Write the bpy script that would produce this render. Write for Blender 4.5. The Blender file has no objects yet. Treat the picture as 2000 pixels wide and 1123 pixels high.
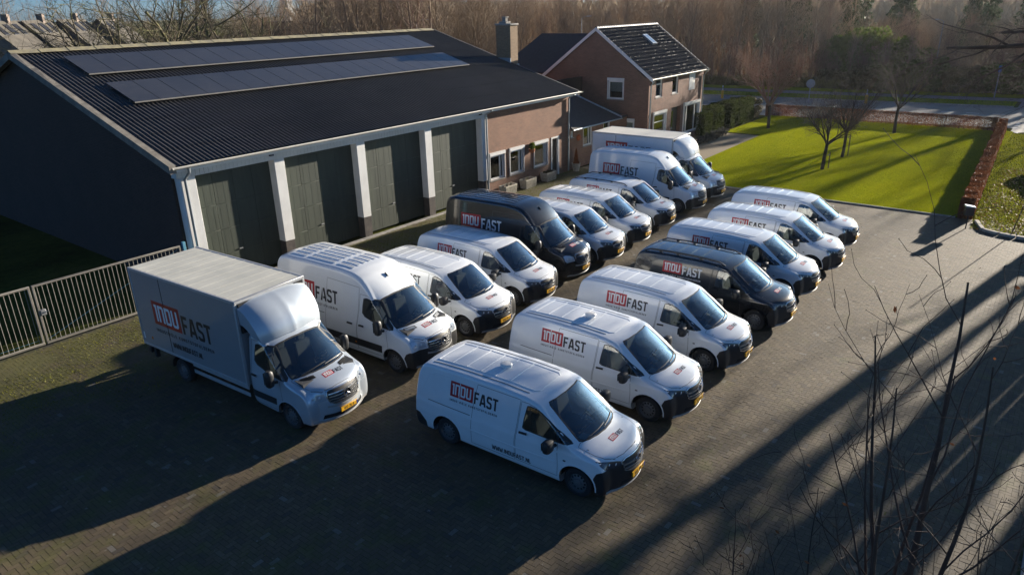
import bpy, bmesh, math, random
import numpy as np
from mathutils import Vector, Matrix
from mathutils.bvhtree import BVHTree
R = math.radians
random.seed(7)
S = bpy.context.scene
COL = S.collection

# ---------------------------------------------------------------- camera, sky, sun, exposure
cam = bpy.data.cameras.new('camera')
cam.sensor_width = 36.0
cam.lens = 36.0 * 1390.0 / 2000.0
cam.clip_end = 3000.0
camo = bpy.data.objects.new('camera', cam)
COL.objects.link(camo)
YAW, PITCH, ROLL, CAM_H = R(38.3), R(21.5), R(-1.4), 9.35
_f = Vector((math.cos(YAW) * math.cos(PITCH), math.sin(YAW) * math.cos(PITCH), -math.sin(PITCH)))
_r0 = Vector((math.sin(YAW), -math.cos(YAW), 0))
_u0 = _r0.cross(_f)
_r = _r0 * math.cos(ROLL) + _u0 * math.sin(ROLL)
_u = -_r0 * math.sin(ROLL) + _u0 * math.cos(ROLL)
M = Matrix((_r, _u, -_f)).transposed().to_4x4()
M.translation = Vector((0, 0, CAM_H))
camo.matrix_world = M
S.camera = camo

SUN_AZ, SUN_EL = R(-11.5), R(11.5)          # azimuth measured from +X
w = bpy.data.worlds.new('World')
S.world = w
w.use_nodes = True
nt = w.node_tree
sky = nt.nodes.new('ShaderNodeTexSky')
sky.sky_type = 'NISHITA'
sky.sun_disc = False
sky.sun_elevation = SUN_EL
sky.sun_rotation = R(90) - SUN_AZ
sky.air_density = 0.45
sky.dust_density = 0.8
sky.ozone_density = 2.5
bg = nt.nodes['Background']
bg.inputs[1].default_value = 0.05
tint = nt.nodes.new('ShaderNodeMix')            # cool white balance of the photograph
tint.data_type = 'RGBA'
tint.blend_type = 'MULTIPLY'
tint.inputs[0].default_value = 1.0
tint.inputs[7].default_value = (0.56, 0.88, 1.06, 1.0)
nt.links.new(sky.outputs[0], tint.inputs[6])
nt.links.new(tint.outputs[2], bg.inputs[0])
sun = bpy.data.lights.new('sun', 'SUN')
sun.energy = 5.0
sun.angle = R(0.53)
sun.color = (1.0, 0.89, 0.74)
suno = bpy.data.objects.new('sun', sun)
COL.objects.link(suno)
to_sun = Vector((math.cos(SUN_EL) * math.cos(SUN_AZ), math.cos(SUN_EL) * math.sin(SUN_AZ), math.sin(SUN_EL)))
suno.rotation_euler = to_sun.to_track_quat('Z', 'Y').to_euler()
suno.location = (60, -20, 40)
S.view_settings.view_transform = 'Standard'
S.view_settings.look = 'None'
S.view_settings.gamma = 1.0
S.view_settings.exposure = 1.5
S.view_settings.use_curve_mapping = False
S.render.engine = 'CYCLES'
S.cycles.max_bounces = 6
S.cycles.transparent_max_bounces = 12
S.cycles.caustics_reflective = False
S.cycles.caustics_refractive = False

# ---------------------------------------------------------------- helpers
def tag(o, label=None, cat=None, group=None, kind=None):
    if label: o['label'] = label
    if cat: o['category'] = cat
    if group: o['group'] = group
    if kind: o['kind'] = kind
    return o

def empty(name, loc=(0, 0, 0), rz=0.0, label=None, cat=None, group=None):
    o = bpy.data.objects.new(name, None)
    COL.objects.link(o)
    o.location = loc
    o.rotation_euler = (0, 0, rz)
    o.empty_display_size = 0.2
    return tag(o, label, cat, group)

def link(name, me, mat=None, parent=None, loc=None, rot=None):
    if mat is not None and len(me.materials) == 0:
        me.materials.append(mat)
    o = bpy.data.objects.new(name, me)
    COL.objects.link(o)
    if parent is not None: o.parent = parent
    if loc is not None: o.location = loc
    if rot is not None: o.rotation_euler = rot
    return o

def mesh(name, v, f, smooth=False):
    me = bpy.data.meshes.new(name)
    me.from_pydata([tuple(map(float, p)) for p in v], [], f)
    if smooth:
        me.polygons.foreach_set('use_smooth', [True] * len(me.polygons))
    me.update()
    return me

class MB:
    """collects shapes into one mesh"""
    def __init__(s): s.v = []; s.f = []; s.sm = []
    def add(s, v, f, smooth=False):
        n = len(s.v); s.v += [tuple(p) for p in v]
        s.f += [tuple(i + n for i in q) for q in f]
        s.sm += [smooth] * len(f)
        return s
    def box(s, x0, x1, y0, y1, z0, z1, bev=0.0):
        if bev <= 0:
            v = [(x, y, z) for z in (z0, z1) for y in (y0, y1) for x in (x0, x1)]
            return s.add(v, [(0, 2, 3, 1), (4, 5, 7, 6), (0, 1, 5, 4), (2, 6, 7, 3), (0, 4, 6, 2), (1, 3, 7, 5)])
        b = bev; v = []; f = []
        # chamfered box: three rect families
        X = (x0, x1); Y = (y0, y1); Z = (z0, z1)
        idx = {}
        for ix in (0, 1):
            for iy in (0, 1):
                for iz in (0, 1):
                    sx, sy, sz = (1, -1)[ix], (1, -1)[iy], (1, -1)[iz]
                    for a in range(3):
                        p = [X[ix], Y[iy], Z[iz]]
                        for k, sg in enumerate((sx, sy, sz)):
                            if k != a: p[k] += sg * b
                        idx[(ix, iy, iz, a)] = len(v); v.append(tuple(p))
        for a in range(3):
            for e in (0, 1):
                o = [k for k in range(3) if k != a]
                q = []
                for (p, r) in ((0, 0), (1, 0), (1, 1), (0, 1)):
                    c = [0, 0, 0]; c[a] = e; c[o[0]] = p; c[o[1]] = r
                    q.append(idx[(*c, a)])
                f.append(tuple(q))
        for a in range(3):            # edges along axis a
            o = [k for k in range(3) if k != a]
            for p in (0, 1):
                for r in (0, 1):
                    c0 = [0, 0, 0]; c0[o[0]] = p; c0[o[1]] = r
                    c1 = list(c0); c1[a] = 1
                    f.append((idx[(*c0, o[0])], idx[(*c1, o[0])], idx[(*c1, o[1])], idx[(*c0, o[1])]))
        for ix in (0, 1):
            for iy in (0, 1):
                for iz in (0, 1):
                    f.append(tuple(idx[(ix, iy, iz, a)] for a in range(3)))
        return s.add(v, f)
    def tube(s, pts, rad, n=6, caps=True, smooth=True):
        pts = [Vector(p) for p in pts]
        if not hasattr(rad, '__len__'): rad = [rad] * len(pts)
        v = []; f = []
        up = None
        for i, p in enumerate(pts):
            d = (pts[min(i + 1, len(pts) - 1)] - pts[max(i - 1, 0)]).normalized()
            if up is None:
                up = Vector((0, 0, 1)) if abs(d.z) < 0.9 else Vector((1, 0, 0))
            a = d.cross(up).normalized(); b = a.cross(d).normalized(); up = b
            for k in range(n):
                t = 2 * math.pi * k / n
                v.append(p + (a * math.cos(t) + b * math.sin(t)) * rad[i])
        for i in range(len(pts) - 1):
            for k in range(n):
                k2 = (k + 1) % n
                f.append((i * n + k, (i + 1) * n + k, (i + 1) * n + k2, i * n + k2))
        if caps:
            f.append(tuple(range(n)))
            f.append(tuple(len(v) - 1 - k for k in range(n)))
        return s.add(v, f, smooth)
    def lathe(s, prof, n=24, axis='z', center=(0, 0, 0), smooth=True):
        v = []; f = []
        for (r, h) in prof:
            for k in range(n):
                t = 2 * math.pi * k / n
                c, d = r * math.cos(t), r * math.sin(t)
                p = {'z': (c, d, h), 'y': (c, h, d), 'x': (h, c, d)}[axis]
                v.append((p[0] + center[0], p[1] + center[1], p[2] + center[2]))
        m = len(prof)
        for i in range(m - 1):
            for k in range(n):
                k2 = (k + 1) % n
                f.append((i * n + k, i * n + k2, (i + 1) * n + k2, (i + 1) * n + k))
        return s.add(v, f, smooth)
    def prism(s, poly, axis, a, b):
        """extrude a 2D polygon along an axis between a and b"""
        n = len(poly)
        def P(q, h): return {'x': (h, q[0], q[1]), 'y': (q[0], h, q[1]), 'z': (q[0], q[1], h)}[axis]
        v = [P(q, a) for q in poly] + [P(q, b) for q in poly]
        f = [tuple(range(n - 1, -1, -1)), tuple(range(n, 2 * n))]
        for i in range(n):
            j = (i + 1) % n
            f.append((i, j, n + j, n + i))
        return s.add(v, f)
    def mesh(s, name, fix=True):
        me = mesh(name, s.v, s.f)
        me.polygons.foreach_set('use_smooth', s.sm)
        if fix:
            bm = bmesh.new(); bm.from_mesh(me)
            bmesh.ops.recalc_face_normals(bm, faces=bm.faces)
            bm.to_mesh(me); bm.free()
        me.set_sharp_from_angle(angle=R(40))
        return me
    def build(s, name, mat, parent=None, fix=True):
        return link(name, s.mesh(name, fix), mat, parent)

def box_obj(name, mat, parent, x0, x1, y0, y1, z0, z1, bev=0.0):
    return MB().box(x0, x1, y0, y1, z0, z1, bev).build(name, mat, parent)

def copy_tree(o, parent=None):
    c = o.copy()
    COL.objects.link(c)
    c.parent = parent
    for ch in list(o.children): copy_tree(ch, c)
    return c

# ---------------------------------------------------------------- materials
MATS = {}
def new_mat(name):
    m = bpy.data.materials.new(name)
    m.use_nodes = True
    MATS[name] = m
    nt = m.node_tree
    return m, nt, nt.nodes['Principled BSDF']

def N(nt, typ, **kw):
    n = nt.nodes.new(typ)
    for k, v in kw.items():
        if k.startswith('i_'):
            key = k[2:]
            key = int(key) if key.isdigit() else key
            n.inputs[key].default_value = v
        else: setattr(n, k, v)
    return n

def ramp(nt, fac, stops):
    r = nt.nodes.new('ShaderNodeValToRGB')
    el = r.color_ramp.elements
    el[0].position, el[0].color = stops[0][0], (*stops[0][1], 1)
    el[1].position, el[1].color = stops[-1][0], (*stops[-1][1], 1)
    for p, c in stops[1:-1]:
        e = el.new(p); e.color = (*c, 1)
    nt.links.new(fac, r.inputs[0])
    return r.outputs[0]

def mixc(nt, fac, a, b, mode='MIX'):
    m = nt.nodes.new('ShaderNodeMix'); m.data_type = 'RGBA'; m.blend_type = mode
    for sock, val in ((m.inputs[0], fac), (m.inputs[6], a), (m.inputs[7], b)):
        if hasattr(val, 'is_linked') or hasattr(val, 'links'): nt.links.new(val, sock)
        elif isinstance(val, (int, float)): sock.default_value = val
        else: sock.default_value = (*val, 1)
    return m.outputs[2]

def noise(nt, scale, detail=4, rough=0.55, vec=None, dist=0.0):
    n = N(nt, 'ShaderNodeTexNoise', i_Scale=scale, i_Detail=detail, i_Roughness=rough, i_Distortion=dist)
    if vec is not None: nt.links.new(vec, n.inputs['Vector'])
    return n.outputs['Fac']

def geo_pos(nt): return nt.nodes.new('ShaderNodeNewGeometry').outputs['Position']
def obj_pos(nt): return nt.nodes.new('ShaderNodeTexCoord').outputs['Object']

def mapping(nt, vec, scale=(1, 1, 1), rot=(0, 0, 0), loc=(0, 0, 0)):
    m = N(nt, 'ShaderNodeMapping')
    m.inputs['Scale'].default_value = scale; m.inputs['Rotation'].default_value = rot
    m.inputs['Location'].default_value = loc
    nt.links.new(vec, m.inputs['Vector'])
    return m.outputs[0]

def bump(nt, bsdf, h, strength=0.3, dist=0.02):
    b = N(nt, 'ShaderNodeBump', i_Strength=strength, i_Distance=dist)
    nt.links.new(h, b.inputs['Height'])
    nt.links.new(b.outputs[0], bsdf.inputs['Normal'])

def simple(name, col, rough=0.6, metal=0.0, var=0.0, scale=8.0, coat=0.0, spec=None, bumpk=0.0, col2=None, obj=False):
    m, nt, b = new_mat(name)
    b.inputs['Base Color'].default_value = (*col, 1)
    b.inputs['Roughness'].default_value = rough
    b.inputs['Metallic'].default_value = metal
    if coat: b.inputs['Coat Weight'].default_value = coat; b.inputs['Coat Roughness'].default_value = 0.04
    if spec is not None: b.inputs['Specular IOR Level'].default_value = spec
    if var or col2:
        p = obj_pos(nt) if obj else geo_pos(nt)
        n = noise(nt, scale, 5, 0.6, p)
        c2 = col2 or tuple(c * (1 - var) for c in col)
        nt.links.new(ramp(nt, n, [(0.35, c2), (0.65, col)]), b.inputs['Base Color'])
        if bumpk: bump(nt, b, n, bumpk, 0.02)
    return m

def brick_mat(name, c1, c2, mortar, sx=1.0, off=0.0):
    """brick wall: U runs along the wall whichever way it faces, V is height"""
    m, nt, b = new_mat(name)
    p = geo_pos(nt)
    nrm = nt.nodes.new('ShaderNodeNewGeometry').outputs['Normal']
    sp = N(nt, 'ShaderNodeSeparateXYZ'); nt.links.new(p, sp.inputs[0])
    sn = N(nt, 'ShaderNodeSeparateXYZ'); nt.links.new(nrm, sn.inputs[0])
    ab = N(nt, 'ShaderNodeMath', operation='ABSOLUTE'); nt.links.new(sn.outputs[0], ab.inputs[0])
    gt = N(nt, 'ShaderNodeMath', operation='GREATER_THAN', i_1=0.6); nt.links.new(ab.outputs[0], gt.inputs[0])
    mx = N(nt, 'ShaderNodeMix'); mx.data_type = 'FLOAT'
    nt.links.new(gt.outputs[0], mx.inputs[0]); nt.links.new(sp.outputs[0], mx.inputs[2]); nt.links.new(sp.outputs[1], mx.inputs[3])
    cb = N(nt, 'ShaderNodeCombineXYZ')
    nt.links.new(mx.outputs[0], cb.inputs[0]); nt.links.new(sp.outputs[2], cb.inputs[1])
    br = N(nt, 'ShaderNodeTexBrick', i_Scale=1.0)
    br.inputs['Brick Width'].default_value = 0.22; br.inputs['Row Height'].default_value = 0.0625
    br.inputs['Mortar Size'].default_value = 0.007; br.inputs['Mortar Smooth'].default_value = 0.2
    br.inputs['Bias'].default_value = 0.0
    br.inputs['Color1'].default_value = (*c1, 1); br.inputs['Color2'].default_value = (*c2, 1)
    br.inputs['Mortar'].default_value = (*mortar, 1)
    nt.links.new(cb.outputs[0], br.inputs['Vector'])
    n = noise(nt, 0.7, 6, 0.65, p)
    n2 = noise(nt, 9.0, 4, 0.6, p)
    c = mixc(nt, 0.55, br.outputs['Color'], ramp(nt, n, [(0.3, (0.62, 0.6, 0.58)), (0.7, (1.12, 1.08, 1.05))]), 'MULTIPLY')
    c = mixc(nt, 0.4, c, ramp(nt, n2, [(0.3, (0.7, 0.7, 0.7)), (0.7, (1.15, 1.12, 1.1))]), 'MULTIPLY')
    nt.links.new(c, b.inputs['Base Color'])
    b.inputs['Roughness'].default_value = 0.85
    inv = N(nt, 'ShaderNodeMath', operation='SUBTRACT', i_0=1.0); nt.links.new(br.outputs['Fac'], inv.inputs[1])
    bump(nt, b, inv.outputs[0], 0.5, 0.008)
    return m

simple('white_paint', (0.72, 0.72, 0.70), 0.55, var=0.14, scale=1.3, bumpk=0.03)
simple('trim_white', (0.78, 0.78, 0.76), 0.4, var=0.06, scale=3)
simple('concrete', (0.36, 0.34, 0.31), 0.9, var=0.35, scale=4, bumpk=0.2)
simple('pale_stone', (0.46, 0.43, 0.36), 0.9, var=0.35, scale=9, bumpk=0.2)
simple('plinth_dark', (0.075, 0.062, 0.055), 0.8, col2=(0.035, 0.03, 0.03), scale=5, bumpk=0.2)
simple('zinc', (0.42, 0.47, 0.52), 0.42, 0.7, var=0.2, scale=3)
simple('gutter_cream', (0.62, 0.60, 0.54), 0.45, var=0.2, scale=3)
simple('dark_void', (0.01, 0.01, 0.012), 0.9)
simple('black_plastic', (0.022, 0.023, 0.025), 0.5, var=0.2, scale=20, obj=True)
simple('rubber', (0.018, 0.018, 0.019), 0.8)
simple('steel_rim', (0.16, 0.165, 0.17), 0.45, 0.4)
simple('chrome', (0.62, 0.63, 0.64), 0.22, 0.9)
simple('grey_metal', (0.30, 0.31, 0.32), 0.5, 0.4, var=0.2)
simple('terracotta', (0.42, 0.14, 0.05), 0.8, var=0.3, scale=14)
simple('soil', (0.05, 0.038, 0.028), 0.95, var=0.4, scale=20)
simple('stone_lintel', (0.30, 0.29, 0.27), 0.85, var=0.2, scale=5)
simple('curtain', (0.66, 0.66, 0.62), 0.8)
simple('red_print', (0.46, 0.012, 0.022), 0.35)
simple('white_print', (0.8, 0.8, 0.8), 0.35)
simple('dark_print', (0.02, 0.021, 0.024), 0.4)
simple('plate_yellow', (0.75, 0.40, 0.02), 0.4)
simple('plate_blue', (0.02, 0.06, 0.30), 0.4)
simple('tail_red', (0.30, 0.01, 0.012), 0.15, coat=1.0)
simple('orange_lens', (0.7, 0.2, 0.02), 0.2)
simple('seat_fabric', (0.035, 0.036, 0.04), 0.9, var=0.3, scale=30, obj=True)
simple('dash_plastic', (0.05, 0.052, 0.055), 0.6)
simple('paper_white', (0.72, 0.72, 0.68), 0.7)
simple('hivis', (0.45, 0.75, 0.02), 0.7, col2=(0.85, 0.2, 0.02), scale=7, obj=True)
simple('bulkhead', (0.20, 0.20, 0.20), 0.7)

def paint(name, col, rough=0.32, metal=0.0, coat=0.9):
    m, nt, b = new_mat(name)
    p = obj_pos(nt)
    n = noise(nt, 2.2, 5, 0.6, p)
    dirt = noise(nt, 0.8, 6, 0.7, p)
    # road dirt low on the body
    sp = N(nt, 'ShaderNodeSeparateXYZ'); nt.links.new(p, sp.inputs[0])
    mr = N(nt, 'ShaderNodeMapRange'); mr.inputs['From Min'].default_value = 0.2; mr.inputs['From Max'].default_value = 0.75
    mr.inputs['To Min'].default_value = 0.5; mr.inputs['To Max'].default_value = 0.0
    nt.links.new(sp.outputs[2], mr.inputs[0])
    mu = N(nt, 'ShaderNodeMath', operation='MULTIPLY'); nt.links.new(mr.outputs[0], mu.inputs[0]); nt.links.new(dirt, mu.inputs[1])
    base = ramp(nt, n, [(0.3, tuple(c * 0.94 for c in col)), (0.7, col)])
    d = tuple(0.5 * c + 0.5 * q for c, q in zip(col, (0.16, 0.13, 0.10)))
    nt.links.new(mixc(nt, mu.outputs[0], base, d), b.inputs['Base Color'])
    b.inputs['Roughness'].default_value = rough
    b.inputs['Metallic'].default_value = metal
    b.inputs['Coat Weight'].default_value = coat
    b.inputs['Coat Roughness'].default_value = 0.06
    return m
paint('van_white', (0.85, 0.88, 0.90), 0.25)
paint('van_black', (0.010, 0.011, 0.013), 0.25, 0.0, 1.0)
paint('van_silver', (0.56, 0.62, 0.68), 0.32, 0.35, 0.9)
paint('box_grey', (0.28, 0.29, 0.30), 0.4, 0.0, 0.4)
paint('box_white', (0.84, 0.84, 0.83), 0.4, 0.0, 0.4)
paint('car_blue', (0.10, 0.16, 0.22), 0.3, 0.4, 1.0)

def glass_mat(name, tint, refl=1.0, rough=0.0, ior=1.5):
    m, nt, b = new_mat(name)
    nt.nodes.remove(b)
    out = nt.nodes['Material Output']
    fr = N(nt, 'ShaderNodeFresnel'); fr.inputs['IOR'].default_value = ior
    mul = N(nt, 'ShaderNodeMath', operation='MULTIPLY', i_1=refl); mul.use_clamp = True
    nt.links.new(fr.outputs[0], mul.inputs[0])
    tr = N(nt, 'ShaderNodeBsdfTransparent'); tr.inputs[0].default_value = (*tint, 1)
    gl = N(nt, 'ShaderNodeBsdfGlossy'); gl.inputs['Roughness'].default_value = rough
    gl.inputs['Color'].default_value = (0.95, 0.98, 1.0, 1)
    mx = N(nt, 'ShaderNodeMixShader')
    nt.links.new(mul.outputs[0], mx.inputs[0]); nt.links.new(tr.outputs[0], mx.inputs[1]); nt.links.new(gl.outputs[0], mx.inputs[2])
    nt.links.new(mx.outputs[0], out.inputs[0])
    return m
glass_mat('auto_glass', (0.66, 0.74, 0.73), 3.6, 0.01)
glass_mat('window_glass', (0.75, 0.8, 0.8), 1.5, 0.01)
glass_mat('lamp_glass', (0.75, 0.8, 0.85), 1.6, 0.03)
# ---------------------------------------------------------------- ground, road, yard
def ground_mat():
    m, nt, b = new_mat('meadow')
    p = geo_pos(nt)
    n = noise(nt, 0.15, 6, 0.6, p); n2 = noise(nt, 2.5, 6, 0.7, p)
    c = ramp(nt, n, [(0.35, (0.045, 0.05, 0.014)), (0.55, (0.085, 0.095, 0.022)), (0.7, (0.13, 0.105, 0.05))])
    c = mixc(nt, 0.6, c, ramp(nt, n2, [(0.3, (0.5, 0.5, 0.5)), (0.7, (1.3, 1.3, 1.2))]), 'MULTIPLY')
    nt.links.new(c, b.inputs['Base Color']); b.inputs['Roughness'].default_value = 1.0
    b.inputs['Specular IOR Level'].default_value = 0.0
    bump(nt, b, n2, 0.6, 0.08)
ground_mat()
def lawn_mat():
    m, nt, b = new_mat('lawn')
    p = geo_pos(nt)
    n = noise(nt, 0.35, 5, 0.6, p); n2 = noise(nt, 14, 5, 0.75, p)
    st = noise(nt, 1.0, 3, 0.5, mapping(nt, p, (0.15, 1.6, 1), (0, 0, R(4))))
    c = ramp(nt, n, [(0.3, (0.20, 0.225, 0.010)), (0.7, (0.27, 0.285, 0.012))])
    c = mixc(nt, 0.35, c, ramp(nt, st, [(0.35, (0.75, 0.8, 0.7)), (0.65, (1.2, 1.15, 1.1))]), 'MULTIPLY')
    c = mixc(nt, 0.55, c, ramp(nt, n2, [(0.3, (0.45, 0.5, 0.4)), (0.7, (1.35, 1.3, 1.2))]), 'MULTIPLY')
    nt.links.new(c, b.inputs['Base Color']); b.inputs['Roughness'].default_value = 0.9
    b.inputs['Specular IOR Level'].default_value = 0.0
    bump(nt, b, n2, 0.9, 0.05)
lawn_mat()
def asphalt(name, c0, c1):
    m, nt, b = new_mat(name)
    p = geo_pos(nt)
    n = noise(nt, 0.4, 6, 0.65, p); n2 = noise(nt, 40, 3, 0.6, p)
    c = ramp(nt, n, [(0.3, c0), (0.7, c1)])
    c = mixc(nt, 0.5, c, ramp(nt, n2, [(0.3, (0.7, 0.7, 0.7)), (0.7, (1.25, 1.25, 1.25))]), 'MULTIPLY')
    nt.links.new(c, b.inputs['Base Color']); b.inputs['Roughness'].default_value = 0.75
    bump(nt, b, n2, 0.3, 0.01)
asphalt('asphalt', (0.13, 0.125, 0.118), (0.18, 0.172, 0.16))
asphalt('cycle_asphalt', (0.15, 0.135, 0.12), (0.20, 0.18, 0.16))
asphalt('path_gravel', (0.19, 0.145, 0.085), (0.25, 0.195, 0.115))
def joint_mat():
    m, nt, b = new_mat('mossy_joint')
    p = geo_pos(nt)
    n = noise(nt, 0.5, 5, 0.6, p); n2 = noise(nt, 18, 4, 0.7, p)
    c = ramp(nt, n, [(0.36, (0.035, 0.030, 0.022)), (0.5, (0.05, 0.05, 0.016)), (0.66, (0.10, 0.11, 0.014))])
    c = mixc(nt, 0.6, c, ramp(nt, n2, [(0.3, (0.4, 0.4, 0.4)), (0.7, (1.4, 1.4, 1.3))]), 'MULTIPLY')
    nt.links.new(c, b.inputs['Base Color']); b.inputs['Roughness'].default_value = 0.95
joint_mat()
def paver_mat():
    m, nt, b = new_mat('clay_paver')
    p = geo_pos(nt)
    at = N(nt, 'ShaderNodeAttribute', attribute_name='tone')
    oi = nt.nodes.new('ShaderNodeObjectInfo')
    ad = N(nt, 'ShaderNodeMath', operation='ADD'); nt.links.new(at.outputs['Fac'], ad.inputs[0])
    sc = N(nt, 'ShaderNodeMath', operation='MULTIPLY', i_1=0.5); nt.links.new(oi.outputs['Random'], sc.inputs[0])
    n = noise(nt, 0.22, 5, 0.6, p); n2 = noise(nt, 30, 4, 0.7, p); n3 = noise(nt, 1.3, 5, 0.6, p)
    c = ramp(nt, at.outputs['Fac'], [(0.0, (0.075, 0.061, 0.045)), (0.35, (0.102, 0.077, 0.046)), (0.65, (0.124, 0.094, 0.055)), (0.9, (0.132, 0.109, 0.074)), (1.0, (0.17, 0.158, 0.136))])
    c = mixc(nt, 0.6, c, ramp(nt, n, [(0.35, (0.75, 0.75, 0.75)), (0.65, (1.2, 1.15, 1.1))]), 'MULTIPLY')
    c = mixc(nt, 0.45, c, ramp(nt, n2, [(0.3, (0.6, 0.6, 0.6)), (0.7, (1.35, 1.35, 1.35))]), 'MULTIPLY')
    # moss creeping over the stones, thick beside the barn and by the gate
    sp = N(nt, 'ShaderNodeSeparateXYZ'); nt.links.new(p, sp.inputs[0])
    my = N(nt, 'ShaderNodeMapRange'); my.inputs['From Min'].default_value = 17.5; my.inputs['From Max'].default_value = 22.0; my.inputs['To Max'].default_value = 0.22
    nt.links.new(sp.outputs[1], my.inputs[0])
    mx = N(nt, 'ShaderNodeMapRange'); mx.inputs['From Min'].default_value = 11.0; mx.inputs['From Max'].default_value = 3.0; mx.inputs['To Max'].default_value = 0.12
    nt.links.new(sp.outputs[0], mx.inputs[0])
    a1 = N(nt, 'ShaderNodeMath', operation='ADD'); nt.links.new(n3, a1.inputs[0]); nt.links.new(my.outputs[0], a1.inputs[1])
    a2 = N(nt, 'ShaderNodeMath', operation='ADD'); nt.links.new(a1.outputs[0], a2.inputs[0]); nt.links.new(mx.outputs[0], a2.inputs[1])
    fac = ramp(nt, a2.outputs[0], [(0.56, (0, 0, 0)), (0.78, (0.75, 0.75, 0.75))])
    c = mixc(nt, fac, c, (0.095, 0.095, 0.02))
    sp_ = noise(nt, 7.0, 3, 0.5, p)
    c = mixc(nt, ramp(nt, sp_, [(0.68, (0, 0, 0)), (0.74, (0.6, 0.6, 0.6))]), c, (0.27, 0.26, 0.22))
    ty = noise(nt, 1.0, 4, 0.6, mapping(nt, p, (0.9, 0.08, 1), (0, 0, R(12))))
    c = mixc(nt, 0.5, c, ramp(nt, ty, [(0.35, (0.72, 0.72, 0.72)), (0.6, (1.1, 1.1, 1.1))]), 'MULTIPLY')
    nt.links.new(c, b.inputs['Base Color']); b.inputs['Roughness'].default_value = 0.8
    bump(nt, b, n2, 0.25, 0.006)
paver_mat()

def sheet(name, poly, z, mat, kind='structure', parent=None):
    o = link(name, mesh(name, [(x, y, z) for x, y in poly], [tuple(range(len(poly)))]), MATS[mat], parent)
    if kind: o['kind'] = kind
    return o

RZ = -math.atan(0.115)                       # the road runs almost across the yard axis
def rx(x, y): return (x - 0.115 * (y - 11.0), y)
def strip(name, x0, x1, y0, y1, z, mat, n=1):
    return sheet(name, [rx(x0, y0), rx(x1, y0), rx(x1, y1), rx(x0, y1)], z, mat)

sheet('ground', [(-900, -900), (1500, -900), (1500, 1500), (-900, 1500)], -0.06, 'meadow')
yard = sheet('yard_paving', [(-12, -0.9), (26, -0.9), (34.7, 0.5), (36.9, 2.5), (36.9, 14.2), (36.9, 23.7), (-12, 23.7)], -0.0035, 'mossy_joint')
strip('road', 65.2, 77.9, -200, 260, -0.03, 'asphalt')
strip('cycle_path', 82.4, 85.2, -200, 260, -0.026, 'cycle_asphalt')
sheet('side_road', [(64.0, -9.0), (67.5, -9.5), (66.9, 3.6), (64.2, 3.6), (58, -1.5), (40, -4.5), (40, -9)], -0.034, 'asphalt')
strip('road_verge', 78.1, 82.2, 4.6, 260, 0.02, 'lawn')
strip('far_verge', 85.4, 89.0, -10, 260, -0.02, 'lawn')
sheet('road_junction', [rx(77.8, -9), rx(82.5, -9), rx(82.5, 4.3), rx(77.8, 4.3)], -0.032, 'asphalt')
simple('road_paint', (0.68, 0.68, 0.64), 0.6, var=0.3, scale=6)
for k in range(-2, 40):
    y0 = 6.6 + 1.86 * k
    if y0 > 60: break
    d = sheet('lane_dash', [rx(72.75, y0), rx(72.9, y0), rx(72.9, y0 + 0.95), rx(72.75, y0 + 0.95)], -0.026, 'road_paint', parent=None)
    d['kind'] = 'structure'
for k in range(3):
    x = 65.9 + 1.25 * k
    sheet('give_way_marking', [(x, 3.2), (x + 0.7, 3.45), (x, 3.7)], -0.0255, 'road_paint')
kerb = MB()
for k in range(60):
    y = 4.6 + k * 1.0
    a, b_, c, d = rx(77.92, y), rx(78.09, y), rx(78.09, y + 0.985), rx(77.92, y + 0.985)
    kerb.prism([a, b_, c, d], 'z', -0.05, 0.07)
tag(kerb.build('road_kerb', MATS['concrete']), kind='structure')
sheet('lawn_ground', [(36.95, 3.3), (64.2, 3.9), (63.9, 21.2), (53.6, 21.2), (53.6, 18.35), (43.6, 18.2), (36.95, 18.0)], 0.03, 'lawn')
sheet('garden_path', [(36.95, 18.05), (43.6, 18.25), (53.55, 18.4), (53.55, 21.2), (51.6, 22.2), (36.95, 23.65)], -0.012, 'path_gravel')
# lawn edging kerb
ek = MB()
y = 3.4
while y < 14.2:
    ek.box(36.84, 36.93, y, y + 0.97, -0.02, 0.055, 0.008); y += 0.985
tag(ek.build('lawn_edging', MATS['concrete']), kind='structure')
vg = sheet('roadside_verge', [(34.9, -6), (64.0, -9), (64.6, 2.2), (63.7, 3.1), (37.1, 2.55), (35.3, 2.5), (34.8, 1.4)], 0.0, 'meadow')
sheet('yard_border', [(-12, -1.0), (26, -1.0), (34.7, 0.4), (34.7, -7), (-12, -9)], 0.0, 'meadow')

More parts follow.
